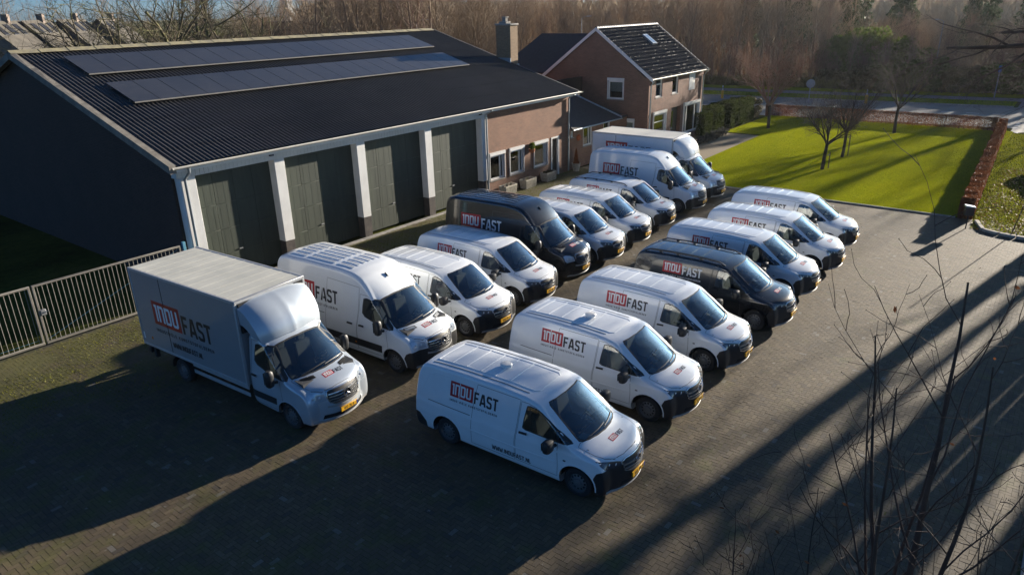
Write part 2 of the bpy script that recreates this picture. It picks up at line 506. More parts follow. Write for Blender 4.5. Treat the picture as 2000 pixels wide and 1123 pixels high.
# herringbone clay pavers
U = 0.105
def paver_field():
    x0, x1, y0, y1 = -6.0, 36.85, -0.95, 23.5
    ni, nj = int((x1 - x0) / U), int((y1 - y0) / U)
    I, J = np.meshgrid(np.arange(ni), np.arange(nj), indexing='ij')
    d = (I - J) % 4
    out = []
    for val, w, h in ((0, 2, 1), (3, 1, 2)):
        s = d == val
        i, j = I[s], J[s]
        cx = x0 + (i + w / 2) * U; cy = y0 + (j + h / 2) * U
        out.append(np.stack([cx, cy, np.full(cx.shape, w * U / 2 - 0.002), np.full(cx.shape, h * U / 2 - 0.002)], 1))
    P = np.concatenate(out)
    keep = P[:, 1] > -0.85 + np.clip((P[:, 0] - 26) / 8.7, 0, 1.2) * 1.35
    P = P[keep]
    rng = np.random.default_rng(3)
    # gentle wander of the laid courses
    wx = 0.02 * np.sin(P[:, 1] * 0.8 + 1.3 * np.sin(P[:, 0] * 0.3)); wy = 0.02 * np.sin(P[:, 0] * 0.7 + np.sin(P[:, 1] * 0.4))
    P[:, 0] += wx; P[:, 1] += wy
    n = len(P)
    dist = np.hypot(P[:, 0], P[:, 1])
    # nearest stones inside the view: single parts
    fx = P[:, 0] * math.cos(YAW) + P[:, 1] * math.sin(YAW); fr = P[:, 0] * math.sin(YAW) - P[:, 1] * math.cos(YAW)
    depth = fx * math.cos(PITCH) + CAM_H * math.sin(PITCH); upc = fx * math.sin(PITCH) - CAM_H * math.cos(PITCH)
    u = fr / depth * 1390; v = -upc / depth * 1390
    vis = (np.abs(u) < 990) & (v < 556)
    order = np.argsort(np.where(vis, depth, 1e9))
    single = np.zeros(n, bool); single[order[:300]] = True
    tone = np.clip(rng.normal(0.42, 0.17, n), 0, 0.93); tone[rng.random(n) < 0.012] = 0.97
    zc = rng.normal(0, 0.0008, n); tx = rng.normal(0, 0.009, n); ty = rng.normal(0, 0.009, n)
    def geo(idx):
        p = P[idx]; m = len(p)
        sx = np.array([-1, 1, 1, -1]); sy = np.array([-1, -1, 1, 1])
        V = np.zeros((m, 8, 3)); b = 0.002
        for k in range(4):
            V[:, k, 0] = p[:, 0] + sx[k] * p[:, 2]; V[:, k, 1] = p[:, 1] + sy[k] * p[:, 3]; V[:, k, 2] = -0.012
            V[:, 4 + k, 0] = p[:, 0] + sx[k] * (p[:, 2] - b); V[:, 4 + k, 1] = p[:, 1] + sy[k] * (p[:, 3] - b)
            V[:, 4 + k, 2] = zc[idx] + sx[k] * p[:, 2] * tx[idx] + sy[k] * p[:, 3] * ty[idx]
        q = np.array([[4, 5, 6, 7], [0, 1, 5, 4], [1, 2, 6, 5], [2, 3, 7, 6], [3, 0, 4, 7]])
        F = (np.arange(m)[:, None, None] * 8 + q[None]).reshape(-1, 4)
        return V.reshape(-1, 3), F
    rest = np.where(~single)[0]
    V, F = geo(rest)
    me = bpy.data.meshes.new('pavers')
    me.vertices.add(len(V)); me.vertices.foreach_set('co', V.ravel())
    me.loops.add(F.size); me.loops.foreach_set('vertex_index', F.ravel())
    me.polygons.add(len(F)); me.polygons.foreach_set('loop_start', np.arange(0, F.size, 4)); me.polygons.foreach_set('loop_total', np.full(len(F), 4))
    me.polygons.foreach_set('use_smooth', np.zeros(len(F), bool))
    me.update(calc_edges=True)
    at = me.attributes.new('tone', 'FLOAT', 'FACE')
    at.data.foreach_set('value', np.repeat(tone[rest], 5))
    o = link('pavers', me, MATS['clay_paver'], yard); o['kind'] = 'stuff'
    # single stones share eight meshes of different tone
    cache = {}
    for i in np.where(single)[0]:
        horiz = P[i, 2] > P[i, 3]; tn = int(tone[i] * 7)
        key = tn
        if key not in cache:
            b = 0.002; hx, hy = U - 0.002, U / 2 - 0.002
            v = [(sx * hx, sy * hy, -0.012) for sx, sy in ((-1, -1), (1, -1), (1, 1), (-1, 1))] + [(sx * (hx - b), sy * (hy - b), 0) for sx, sy in ((-1, -1), (1, -1), (1, 1), (-1, 1))]
            mm = mesh('paver', v, [(4, 5, 6, 7), (0, 1, 5, 4), (1, 2, 6, 5), (2, 3, 7, 6), (3, 0, 4, 7)])
            a = mm.attributes.new('tone', 'FLOAT', 'FACE'); a.data.foreach_set('value', [tn / 7 + 0.05] * 5)
            cache[key] = mm
        link('paver', cache[key], MATS['clay_paver'], yard, (P[i, 0], P[i, 1], float(zc[i])), (float(ty[i]), float(-tx[i]), 0 if horiz else R(90)))
paver_field()

# concrete strip along the barn doors
for k in range(13):
    x = 12.0 + k * 1.25
    box_obj('threshold_slab', MATS['concrete'], yard, x, x + 1.235, 23.46, 23.72, -0.02, 0.03, 0.006)

kb = MB()
x = 2.0
while x < 25.5:
    kb.box(x, x + 0.98, -0.98, -0.88, -0.05, 0.05, 0.01); x += 1.0
tag(kb.build('yard_kerb', MATS['concrete']), kind='structure')

def floor_mat():
    m, nt, b = new_mat('leaf_litter')
    p = geo_pos(nt)
    n = noise(nt, 0.3, 6, 0.65, p)
    nt.links.new(ramp(nt, n, [(0.3, (0.045, 0.034, 0.022)), (0.7, (0.085, 0.064, 0.038))]), b.inputs['Base Color']); b.inputs['Roughness'].default_value = 1.0; b.inputs['Specular IOR Level'].default_value = 0.0
floor_mat()
sheet('woodland_floor', [rx(89.2, -60), (330, -60), (330, 330), rx(89.2, 330)], -0.045, 'leaf_litter')
sheet('copse_floor', [(40, 48), (62, 48), (62, 130), (30, 130)], -0.046, 'leaf_litter')
# ---------------------------------------------------------------- building helpers
def wchild(o):
    o.location = -Vector(o.parent.location)
    return o

def wall_mb(a0, a1, z0, z1, holes, front, back, axis='y', top=None):
    """wall panel in the plane axis=front with thickness to back; holes = (a0,a1,z0,z1); top(a) optional gable height"""
    m = MB()
    A = sorted({a0, a1, *[h[0] for h in holes], *[h[1] for h in holes]})
    Z = sorted({z0, z1, *[h[2] for h in holes], *[h[3] for h in holes]})
    def P(a, z, d): return (a, d, z) if axis == 'y' else (d, a, z)
    for i in range(len(A) - 1):
        for j in range(len(Z) - 1):
            ca, cz = (A[i] + A[i + 1]) / 2, (Z[j] + Z[j + 1]) / 2
            if any(h[0] < ca < h[1] and h[2] < cz < h[3] for h in holes): continue
            for d in (front, back):
                m.add([P(A[i], Z[j], d), P(A[i + 1], Z[j], d), P(A[i + 1], Z[j + 1], d), P(A[i], Z[j + 1], d)], [(0, 1, 2, 3)])
    for h in holes:
        c = [(h[0], h[2]), (h[1], h[2]), (h[1], h[3]), (h[0], h[3])]
        for k in range(4):
            p, q = c[k], c[(k + 1) % 4]
            m.add([P(*p, front), P(*q, front), P(*q, back), P(*p, back)], [(0, 1, 2, 3)])
    c = [(a0, z0), (a1, z0), (a1, z1), (a0, z1)]
    for k in range(4):
        p, q = c[k], c[(k + 1) % 4]
        m.add([P(*p, front), P(*q, front), P(*q, back), P(*p, back)], [(0, 1, 2, 3)])
    if top:
        pts = [(a0, z1)] + top + [(a1, z1)]
        for d in (front, back):
            m.add([P(a, z, d) for a, z in pts], [tuple(range(len(pts)))])
        for k in range(len(pts) - 1):
            p, q = pts[k], pts[k + 1]
            m.add([P(*p, front), P(*q, front), P(*q, back), P(*p, back)], [(0, 1, 2, 3)])
    return m

def window(parent, a0, a1, z0, z1, face, out, axis='y', frame=0.09, mull=(), shutter=False, blinds=False, curtain=True, rail=None):
    """window set in an opening; out = -1 if the outside lies towards smaller coordinate"""
    def bx(mb, p0, p1, q0, q1, d0, d1):
        d0, d1 = min(d0, d1), max(d0, d1)
        if axis == 'y': mb.box(p0, p1, d0, d1, q0, q1)
        else: mb.box(d0, d1, p0, p1, q0, q1)
    f = MB(); o = out
    for (p0, p1, q0, q1) in ((a0, a0 + frame, z0, z1), (a1 - frame, a1, z0, z1), (a0 + frame, a1 - frame, z0, z0 + frame), (a0 + frame, a1 - frame, z1 - frame, z1)):
        bx(f, p0, p1, q0, q1, face + o * 0.03, face - o * 0.06)
    for mm in mull:
        bx(f, mm - 0.03, mm + 0.03, z0 + frame, z1 - frame, face + o * 0.015, face - o * 0.05)
    if rail:
        bx(f, a0 + frame, a1 - frame, rail - 0.03, rail + 0.03, face + o * 0.016, face - o * 0.049)
    w_ = wchild(f.build('window', MATS['trim_white'], parent))
    g = MB(); bx(g, a0 + frame, a1 - frame, z0 + frame, z1 - frame, face - o * 0.03, face - o * 0.036)
    g.build('pane', MATS['window_glass'], w_)
    s = MB(); bx(s, a0 - 0.05, a1 + 0.05, z0 - 0.06, z0 - 0.002, face + o * 0.11, face - o * 0.02)
    s.build('sill', MATS['stone_lintel'], w_)
    if shutter:
        s = MB(); bx(s, a0 - 0.04, a1 + 0.04, z1 + 0.002, z1 + 0.17, face + o * 0.15, face - o * 0.02)
        s.build('shutter_box', MATS['trim_white'], w_)
        for e in (a0 - 0.035, a1 + 0.005):
            s = MB(); bx(s, e, e + 0.03, z0, z1, face + o * 0.12, face + o * 0.0)
            s.build('shutter_rail', MATS['trim_white'], w_)
    d = MB()
    bx(d, a0 - 0.02, a1 + 0.02, z0 - 0.02, z1 + 0.02, face - o * 0.5, face - o * 0.55)
    d.build('room_back', MATS['dark_void'], w_)
    if blinds:
        n = int((a1 - a0 - 2 * frame) / 0.11)
        for k in range(n):
            x = a0 + frame + 0.02 + k * 0.11
            s = MB(); bx(s, x, x + 0.075, z0 + frame, z1 - frame, face - o * 0.12, face - o * 0.125)
            s.build('blind_slat', MATS['curtain'], w_)
    elif curtain:
        v = []; F = []
        nn = 40
        for k in range(nn + 1):
            x = a0 + frame + (a1 - a0 - 2 * frame) * k / nn
            dd = face - o * (0.16 + 0.02 * math.sin(k * 1.1))
            for z in (z0 + frame + 0.3 * (z1 - z0), z1 - frame):
                v.append((x, dd, z) if axis == 'y' else (dd, x, z))
        for k in range(nn): F.append((2 * k, 2 * k + 2, 2 * k + 3, 2 * k + 1))
        link('curtain', mesh('curtain', v, F), MATS['curtain'], w_)
    return w_

def downpipe(parent, pts, mat='zinc', r=0.05):
    return wchild(MB().tube(pts, r, 10).build('downpipe', MATS[mat], parent))

brick_mat('brick_red', (0.28, 0.135, 0.08), (0.215, 0.10, 0.06), (0.26, 0.22, 0.17))
brick_mat('brick_house', (0.23, 0.112, 0.075), (0.17, 0.082, 0.056), (0.21, 0.18, 0.15))
brick_mat('brick_shaded', (0.045, 0.03, 0.026), (0.03, 0.021, 0.019), (0.05, 0.045, 0.04))  # barn brick with the shade of these walls put into its colours
brick_mat('brick_yellow', (0.30, 0.20, 0.11), (0.24, 0.155, 0.085), (0.24, 0.21, 0.17))

# ---------------------------------------------------------------- the barn
def corrugated_mat():
    m, nt, b = new_mat('fibre_cement')
    p = geo_pos(nt)
    n = noise(nt, 0.35, 6, 0.65, p); n2 = noise(nt, 12, 5, 0.7, p); n3 = noise(nt, 45, 3, 0.6, p)
    c = ramp(nt, n, [(0.3, (0.036, 0.034, 0.033)), (0.7, (0.066, 0.061, 0.056))])
    c = mixc(nt, 0.5, c, ramp(nt, n2, [(0.3, (0.65, 0.65, 0.65)), (0.7, (1.3, 1.3, 1.3))]), 'MULTIPLY')
    c = mixc(nt, ramp(nt, n2, [(0.66, (0, 0, 0)), (0.78, (0.35, 0.35, 0.35))]), c, (0.16, 0.15, 0.09))
    nt.links.new(c, b.inputs['Base Color']); b.inputs['Roughness'].default_value = 0.62
    bump(nt, b, n3, 0.15, 0.01)
corrugated_mat()
def door_mat():
    m, nt, b = new_mat('door_green')
    p = geo_pos(nt)
    n = noise(nt, 1.2, 5, 0.6, mapping(nt, p, (3, 3, 0.4)))
    n2 = noise(nt, 10, 4, 0.6, mapping(nt, p, (4, 4, 0.4)))
    c = ramp(nt, n, [(0.3, (0.030, 0.039, 0.029)), (0.7, (0.050, 0.062, 0.046))])
    c = mixc(nt, 0.4, c, ramp(nt, n2, [(0.3, (0.7, 0.7, 0.68)), (0.7, (1.2, 1.2, 1.2))]), 'MULTIPLY')
    nt.links.new(c, b.inputs['Base Color']); b.inputs['Roughness'].default_value = 0.55
door_mat()
simple('ridge_lichen', (0.33, 0.29, 0.17), 0.9, col2=(0.20, 0.18, 0.13), scale=3.5, bumpk=0.3)
simple('verge_cement', (0.26, 0.235, 0.20), 0.9, col2=(0.15, 0.135, 0.115), scale=2.5, bumpk=0.25)

BX0, BX1, FY, BY1 = 11.75, 35.85, 23.70, 45.8
EZ, EY, RZT, RY = 4.66, 23.28, 8.05, 34.75
SL = (RZT - EZ) / (RY - EY)
barn = empty('barn', (BX0, FY, 0), label='long brick barn with dark corrugated roof, solar panels and four green garage doors', cat='barn')
def roofz(y): return EZ + (y - EY) * SL if y <= RY else EZ + (2 * RY - EY - y) * SL
# gable walls
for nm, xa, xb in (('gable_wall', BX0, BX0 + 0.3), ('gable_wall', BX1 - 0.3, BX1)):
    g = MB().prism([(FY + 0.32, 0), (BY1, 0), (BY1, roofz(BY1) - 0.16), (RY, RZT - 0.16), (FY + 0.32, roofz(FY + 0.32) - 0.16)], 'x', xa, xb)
    wchild(g.build(nm, MATS['brick_shaded' if xa < 20 else 'brick_red'], barn))
wchild(MB().box(BX0 + 0.3, BX1 - 0.3, BY1 - 0.3, BY1, 0, EZ - 0.1).build('rear_wall', MATS['brick_shaded'], barn))
# office wall right of the doors
PX5 = 27.82
ops = [(28.38, 29.60, 0.83, 2.12), (30.08, 31.30, 0.83, 2.12), (32.30, 33.58, 0.83, 2.12), (33.98, 34.78, 0.02, 2.28)]
wchild(wall_mb(PX5 + 0.2, BX1, 0, 4.50, ops, FY, FY + 0.3).build('office_wall', MATS['brick_red'], barn))
for k, h in enumerate(ops[:3]):
    window(barn, *h, FY + 0.06, -1, mull=(h[1] - 0.30,) if k < 2 else (h[1] - 0.22,), shutter=True, blinds=True)
dr = wchild(MB().box(33.98, 34.06, FY - 0.03, FY + 0.1, 0.02, 2.28).box(34.70, 34.78, FY - 0.03, FY + 0.1, 0.02, 2.28).box(34.06, 34.70, FY - 0.03, FY + 0.1, 2.19, 2.28).build('door', MATS['trim_white'], barn))
simple('door_dark', (0.045, 0.03, 0.022), 0.5, var=0.3)
MB().box(34.06, 34.70, FY + 0.12, FY + 0.17, 0.02, 2.19).build('door_leaf', MATS['door_dark'], dr)
MB().tube([(34.12, FY + 0.07, 1.02), (34.26, FY + 0.07, 1.02)], 0.014, 8).build('handle', MATS['chrome'], dr)
# pillars, lintel, doors
PXS = (11.98, 15.62, 19.66, 23.74, 27.82)
for k, x in enumerate(PXS):
    w_ = 0.45
    x0, x1 = x - (0.12 if k == 0 else 0.0), x + w_
    pl = wchild(MB().box(x0, x1, FY - 0.02, FY + 0.5, 0.92, 4.16, 0.012).build('pillar', MATS['white_paint'], barn))
    MB().box(x0 + 0.012, x1 - 0.012, FY - 0.008, FY + 0.49, 0.0, 0.919, 0.008).build('pillar_base', MATS['plinth_dark'], pl)
li = MB().box(BX0 + 0.02, PX5 + 0.47, FY - 0.015, FY + 0.46, 4.162, 4.53)
wchild(li.build('lintel', MATS['white_paint'], barn))
x = BX0 + 0.06
while x < PX5 + 0.4:
    wchild(MB().box(x, x + 0.155, FY - 0.032, FY - 0.0155, 4.175, 4.50, 0.003).build('lintel_board', MATS['white_paint'], barn)); x += 0.163
for k in range(4):
    a, b_ = PXS[k] + 0.45, PXS[k + 1]
    n = 4; wd = (b_ - a) / n
    root = None
    for i in range(n):
        zs = [0.05, 0.98, 1.95, 2.9, 4.16]
        for j in range(4):
            zo = 0.012 * ((i + j) % 2)
            pb = MB().box(a + i * wd + 0.004, a + (i + 1) * wd - 0.004, FY + 0.35 + zo * 0.2, FY + 0.40, zs[j] + 0.003, zs[j + 1] - 0.003, 0.004)
            if root is None:
                root = wchild(MB().box(a, b_, FY + 0.401, FY + 0.43, 0.03, 4.16).build('garage_door', MATS['dark_void'], barn))
            pb.build('door_panel', MATS['door_green'], root)
            # pressed ribs of the panels
            rb = MB(); m_ = 3
            for r_ in range(m_):
                xx = a + i * wd + wd * (r_ + 0.5) / m_
                rb.box(xx - 0.012, xx + 0.012, FY + 0.3475 + zo * 0.2, FY + 0.3495 + zo * 0.2, zs[j] + 0.05, zs[j + 1] - 0.05)
            rb.build('panel_rib', MATS['door_green'], root)
    MB().box(a + 2 * wd - 0.2, a + 2 * wd - 0.05, FY + 0.31, FY + 0.34, 1.05, 1.09).build('handle', MATS['grey_metal'], root)
# floodlights on the lintel
for x in (15.45, 27.6):
    fl = empty('floodlight', (x, FY - 0.16, 4.42), 0, 'small dark floodlight on the white lintel above the %s pillar' % ('second' if x < 20 else 'last'), 'lamp')
    MB().box(-0.09, 0.09, -0.05, 0.04, -0.07, 0.07, 0.012).build('housing', MATS['black_plastic'], fl)
    MB().box(-0.075, 0.075, -0.056, -0.0505, -0.055, 0.055).build('lens', MATS['lamp_glass'], fl)
    MB().tube([(0, 0.04, 0), (0, 0.13, 0.02)], 0.018, 6).build('bracket', MATS['black_plastic'], fl)
# corrugated roof: courses of sheets with laps
RX0, RX1 = 11.45, 36.25
def corrugated(xa, xb, ya, yb, lift):
    pitch, amp, seg = 0.177, 0.026, 6
    n = int((xb - xa) / pitch * seg)
    v = []; f = []
    for (y, l) in ((ya, lift), (yb, 0.0)):
        for k in range(n + 1):
            x = xa + (xb - xa) * k / n
            ph = (x - RX0) / pitch * 2 * math.pi
            v.append((x, y, roofz(y) + amp * math.cos(ph) + l))
    for k in range(n): f.append((k, k + 1, n + 2 + k, n + 1 + k))
    for k in range(n):      # drop edge at the lower end
        pass
    return v, f
NC = 9
ys = [EY + (RY - EY) * k / NC for k in range(NC + 1)]
for side in (0, 1):
    for c in range(NC if side == 0 else 1):
        if side == 0: ya, yb = ys[c], ys[c + 1] + 0.12
        else: ya, yb = BY1 + 0.35, RY
        yb = min(yb, RY) if side == 0 else yb
        v, f = corrugated(RX0, RX1, ya, yb, 0.014)
        me = mesh('roof_sheets', v, f, True)
        o = link('roof_sheets', me, MATS['fibre_cement'], barn)
        if side == 0: o['label'] = 'course of dark corrugated roofing sheets'
        wchild(o)
# underside board so that no light leaks
for (ya, yb) in ((EY + 0.05, RY), (BY1 + 0.3, RY)):
    v = [(RX0 + 0.1, ya, roofz(ya) - 0.1), (RX1 - 0.1, ya, roofz(ya) - 0.1), (RX1 - 0.1, yb, roofz(yb) - 0.1), (RX0 + 0.1, yb, roofz(yb) - 0.1)]
    wchild(link('roof_deck', mesh('roof_deck', v, [(0, 1, 2, 3)]), MATS['dark_void'], barn))
x = RX0 - 0.03
while x < RX1 - 0.2:
    x2 = min(x + 1.12, RX1 + 0.03)
    pr = [(-0.30, -0.075), (-0.14, -0.015), (0, 0.055), (0.14, -0.015), (0.30, -0.075)]
    v = []
    for q in (x, x2 + 0.04):
        for i, (dy, dz) in enumerate(pr): v.append((q, RY + dy, RZT + 0.055 + dz + (0.014 if q == x else 0)))
    f = [(i, i + 1, 6 + i, 5 + i) for i in range(4)]
    v2 = [(p[0], p[1], p[2] - 0.02) for p in v]
    m = MB().add(v, f).add([v[0], v[1], v[2], v[3], v[4], v2[4], v2[3], v2[2], v2[1], v2[0]], [tuple(range(10))])
    wchild(m.build('ridge_cap', MATS['ridge_lichen'], barn)); x += 1.12
# cement verge pieces on the near gable, plain on the far one
for xe, s_ in ((RX0, -1), (RX1, 1)):
    nv = 6 if s_ < 0 else 4
    for k in range(nv):
        ya, yb = EY + (RY - EY) * k / nv, EY + (RY - EY) * (k + 1) / nv - 0.012
        za, zb = roofz(ya), roofz(yb)
        xa, xb = (xe - 0.06, xe + 0.17) if s_ < 0 else (xe - 0.10, xe + 0.05)
        m = MB()
        v = [(xa, ya, za - 0.22), (xb, ya, za - 0.22), (xb, ya, za + 0.045), (xa, ya, za + 0.045), (xa, yb, zb - 0.22), (xb, yb, zb - 0.22), (xb, yb, zb + 0.045 + 0.006 * k), (xa, yb, zb + 0.045)]
        m.add(v, [(0, 1, 2, 3), (7, 6, 5, 4), (3, 2, 6, 7), (0, 4, 5, 1), (0, 3, 7, 4), (1, 5, 6, 2)])
        wchild(m.build('verge_trim', MATS['verge_cement' if s_ < 0 else 'fibre_cement'], barn))
    ya, yb = RY + 0.01, BY1 + 0.3
    v = [(xa, ya, roofz(ya) - 0.22), (xb, ya, roofz(ya) - 0.22), (xb, ya, roofz(ya) + 0.04), (xa, ya, roofz(ya) + 0.04), (xa, yb, roofz(yb) - 0.22), (xb, yb, roofz(yb) - 0.22), (xb, yb, roofz(yb) + 0.04), (xa, yb, roofz(yb) + 0.04)]
    wchild(MB().add(v, [(0, 1, 2, 3), (7, 6, 5, 4), (3, 2, 6, 7), (0, 4, 5, 1), (0, 3, 7, 4), (1, 5, 6, 2)]).build('verge_trim', MATS['verge_cement'], barn))
# gutter
def gutter(xa, xb, y, z, r, mat, parent):
    v = []; f = []; n = 8
    for q in (xa, xb):
        for k in range(n + 1):
            t = math.pi + math.pi * k / n
            v.append((q, y + r * math.cos(t), z + r * math.sin(t)))
        for k in range(n + 1):
            t = 2 * math.pi - math.pi * k / n
            v.append((q, y + (r - 0.008) * math.cos(t), z + (r - 0.008) * math.sin(t)))
    m = 2 * (n + 1)
    for k in range(m): f.append((k, (k + 1) % m, m + (k + 1) % m, m + k))
    f.append(tuple(range(m))); f.append(tuple(range(2 * m - 1, m - 1, -1)))
    return wchild(MB().add(v, f).build('gutter', MATS[mat], parent))
gutter(RX0 + 0.05, RX1 + 0.25, EY - 0.07, EZ - 0.02, 0.075, 'gutter_cream', barn)
wchild(MB().box(RX0 + 0.05, RX1 - 0.05, EY + 0.03, EY + 0.06, EZ - 0.20, EZ - 0.035).build('fascia_board', MATS['trim_white'], barn))
wchild(MB().box(RX0 + 0.05, RX1 - 0.05, EY + 0.061, FY - 0.034, EZ - 0.165, EZ - 0.15).build('soffit', MATS['trim_white'], barn))
downpipe(barn, [(12.02, EY - 0.07, 4.56), (12.02, EY - 0.05, 4.40), (12.02, FY - 0.09, 4.12), (12.02, FY - 0.09, 0.1)])
downpipe(barn, [(28.14, EY - 0.07, 4.56), (28.14, FY - 0.08, 4.30), (28.14, FY - 0.08, 0.05)])
downpipe(barn, [(35.70, EY - 0.07, 4.56), (35.70, FY - 0.08, 4.30), (35.70, FY - 0.08, 0.05)])
# chimney
chim = empty('chimney', (36.15, 28.2, 5.8), 0, 'tall brick chimney stack with cowl standing at the far end of the barn roof', 'chimney')
MB().box(0, 0.72, 0, 1.12, -1.2, 2.5).build('stack', MATS['brick_yellow'], chim)
cp = MB().box(-0.06, 0.78, -0.06, 1.18, 2.5, 2.6, 0.015).build('cap', MATS['concrete'], chim)
MB().box(0.12, 0.6, 0.42, 0.95, 2.602, 2.72, 0.01).build('cowl_base', MATS['concrete'], chim)
MB().box(0.24, 0.48, 0.55, 0.8, 2.722, 2.94, 0.01).build('cowl', MATS['concrete'], chim)
MB().box(0.18, 0.54, 0.50, 0.85, 2.942, 2.99, 0.01).build('cowl_lid', MATS['concrete'], chim)
MB().box(-0.05, 0.77, -0.06, -0.01, -0.05, 0.24).box(-0.05, -0.004, -0.01, 1.1, 0.05, 0.62).build('lead_flashing', MATS['zinc'], chim)

# solar panels
def solar_mat():
    m, nt, b = new_mat('solar_glass')
    p = geo_pos(nt)
    n = noise(nt, 0.45, 4, 0.6, p); n2 = noise(nt, 3.0, 5, 0.6, p)
    c = ramp(nt, n, [(0.3, (0.030, 0.032, 0.038)), (0.7, (0.048, 0.048, 0.052))])
    c = mixc(nt, ramp(nt, n2, [(0.5, (0, 0, 0)), (0.75, (0.25, 0.25, 0.25))]), c, (0.10, 0.095, 0.085))
    nt.links.new(c, b.inputs['Base Color']); b.inputs['Roughness'].default_value = 0.42
    b.inputs['Coat Weight'].default_value = 0.45; b.inputs['Coat Roughness'].default_value = 0.18
solar_mat()
simple('panel_frame', (0.03, 0.03, 0.032), 0.4, 0.3)
simple('panel_edge_lit', (0.42, 0.40, 0.36), 0.5, 0.3)  # lower edge of the dark frame, its sunlight put into the colour
nrm = Vector((0, -SL, 1)).normalized(); tan = Vector((0, 1, SL)).normalized()
for row, (ya, yb, xa, xb, nm) in enumerate(((31.55, 33.68, 12.98, 32.9, 'upper'), (28.40, 30.52, 13.08, 32.45, 'lower'))):
    o = empty('solar_array', (xa, ya, roofz(ya)), 0, '%s row of dark blue solar panels on the barn roof' % nm, 'solar panels', 'solar panel rows on the barn roof')
    n = 19; wd = (xb - xa) / n
    L = math.hypot(yb - ya, (yb - ya) * SL)
    def P3(dx, l, h): return Vector((dx, 0, 0)) + tan * l + nrm * h
    def slab(mb, x0, x1, l0, l1, h0, h1):
        v = [P3(x, l, h) for h in (h0, h1) for l in (l0, l1) for x in (x0, x1)]
        mb.add(v, [(0, 2, 3, 1), (4, 5, 7, 6), (0, 1, 5, 4), (2, 6, 7, 3), (0, 4, 6, 2), (1, 3, 7, 5)])
    for k in range(n):
        m = MB(); x0 = k * wd + 0.004; x1 = (k + 1) * wd - 0.004
        slab(m, x0, x1, 0, L, 0.11, 0.143)
        pn = m.build('panel', MATS['panel_frame'], o)
        m = MB(); slab(m, x0 + 0.012, x1 - 0.012, 0.02, L - 0.02, 0.1435, 0.1465)
        m.build('panel_glass', MATS['solar_glass'], pn)
        m = MB(); slab(m, x0, x1, -0.012, -0.001, 0.105, 0.150); m.build('panel_lip', MATS['panel_edge_lit'], pn)
    for l in (0.4, L - 0.4):
        m = MB(); slab(m, 0, xb - xa, l - 0.02, l + 0.02, 0.03, 0.109); m.build('mounting_rail', MATS['grey_metal'], o)

# ---------------------------------------------------------------- link building between barn and house
ext = empty('link_building', (36.0, 23.75, 0), 0, 'low brick link building with dark tiled lean-to roof between barn and house', 'outbuilding')
eo = [(37.50, 38.52, 1.22, 2.36), (36.12, 36.36, 1.95, 2.34), (39.9, 40.7, 1.9, 2.36)]
wchild(wall_mb(35.87, 42.93, 0, 2.52, eo, 23.75, 24.05).build('wall', MATS['brick_red'], ext))
for h in eo: window(ext, *h, 23.80, -1, frame=0.07, mull=((h[0] + h[1]) / 2 + 0.2,) if h[1] - h[0] > 1 else ())
def slab_roof(name, pts, th, mat, parent):
    n = len(pts); v = [tuple(p) for p in pts] + [(p[0], p[1], p[2] - th) for p in pts]
    f = [tuple(range(n)), tuple(range(2 * n - 1, n - 1, -1))] + [(i, (i + 1) % n, n + (i + 1) % n, n + i) for i in range(n)]
    return wchild(MB().add(v, f).build(name, MATS[mat], parent))
simple('slate_dark', (0.035, 0.036, 0.04), 0.6, col2=(0.02, 0.021, 0.024), scale=6, bumpk=0.2)
slab_roof('roof', [(35.87, 23.42, 2.50), (41.55, 23.42, 2.50), (38.2, 27.3, 5.0), (36.3, 27.3, 5.0)], 0.12, 'slate_dark', ext)
slab_roof('roof', [(41.56, 23.42, 2.49), (42.95, 23.75, 2.49), (42.95, 27.3, 2.55), (38.21, 27.3, 4.99)], 0.12, 'slate_dark', ext)
wchild(MB().tube([(41.6, 23.40, 2.52), (38.22, 27.31, 5.03)], 0.06, 6).build('hip_lead', MATS['zinc'], ext))
gutter(35.95, 41.6, 23.36, 2.46, 0.06, 'zinc', ext)
wchild(box_obj('rear_wall', MATS['brick_shaded'], ext, 36.4, 42.9, 27.3, 27.5, 0, 4.8))

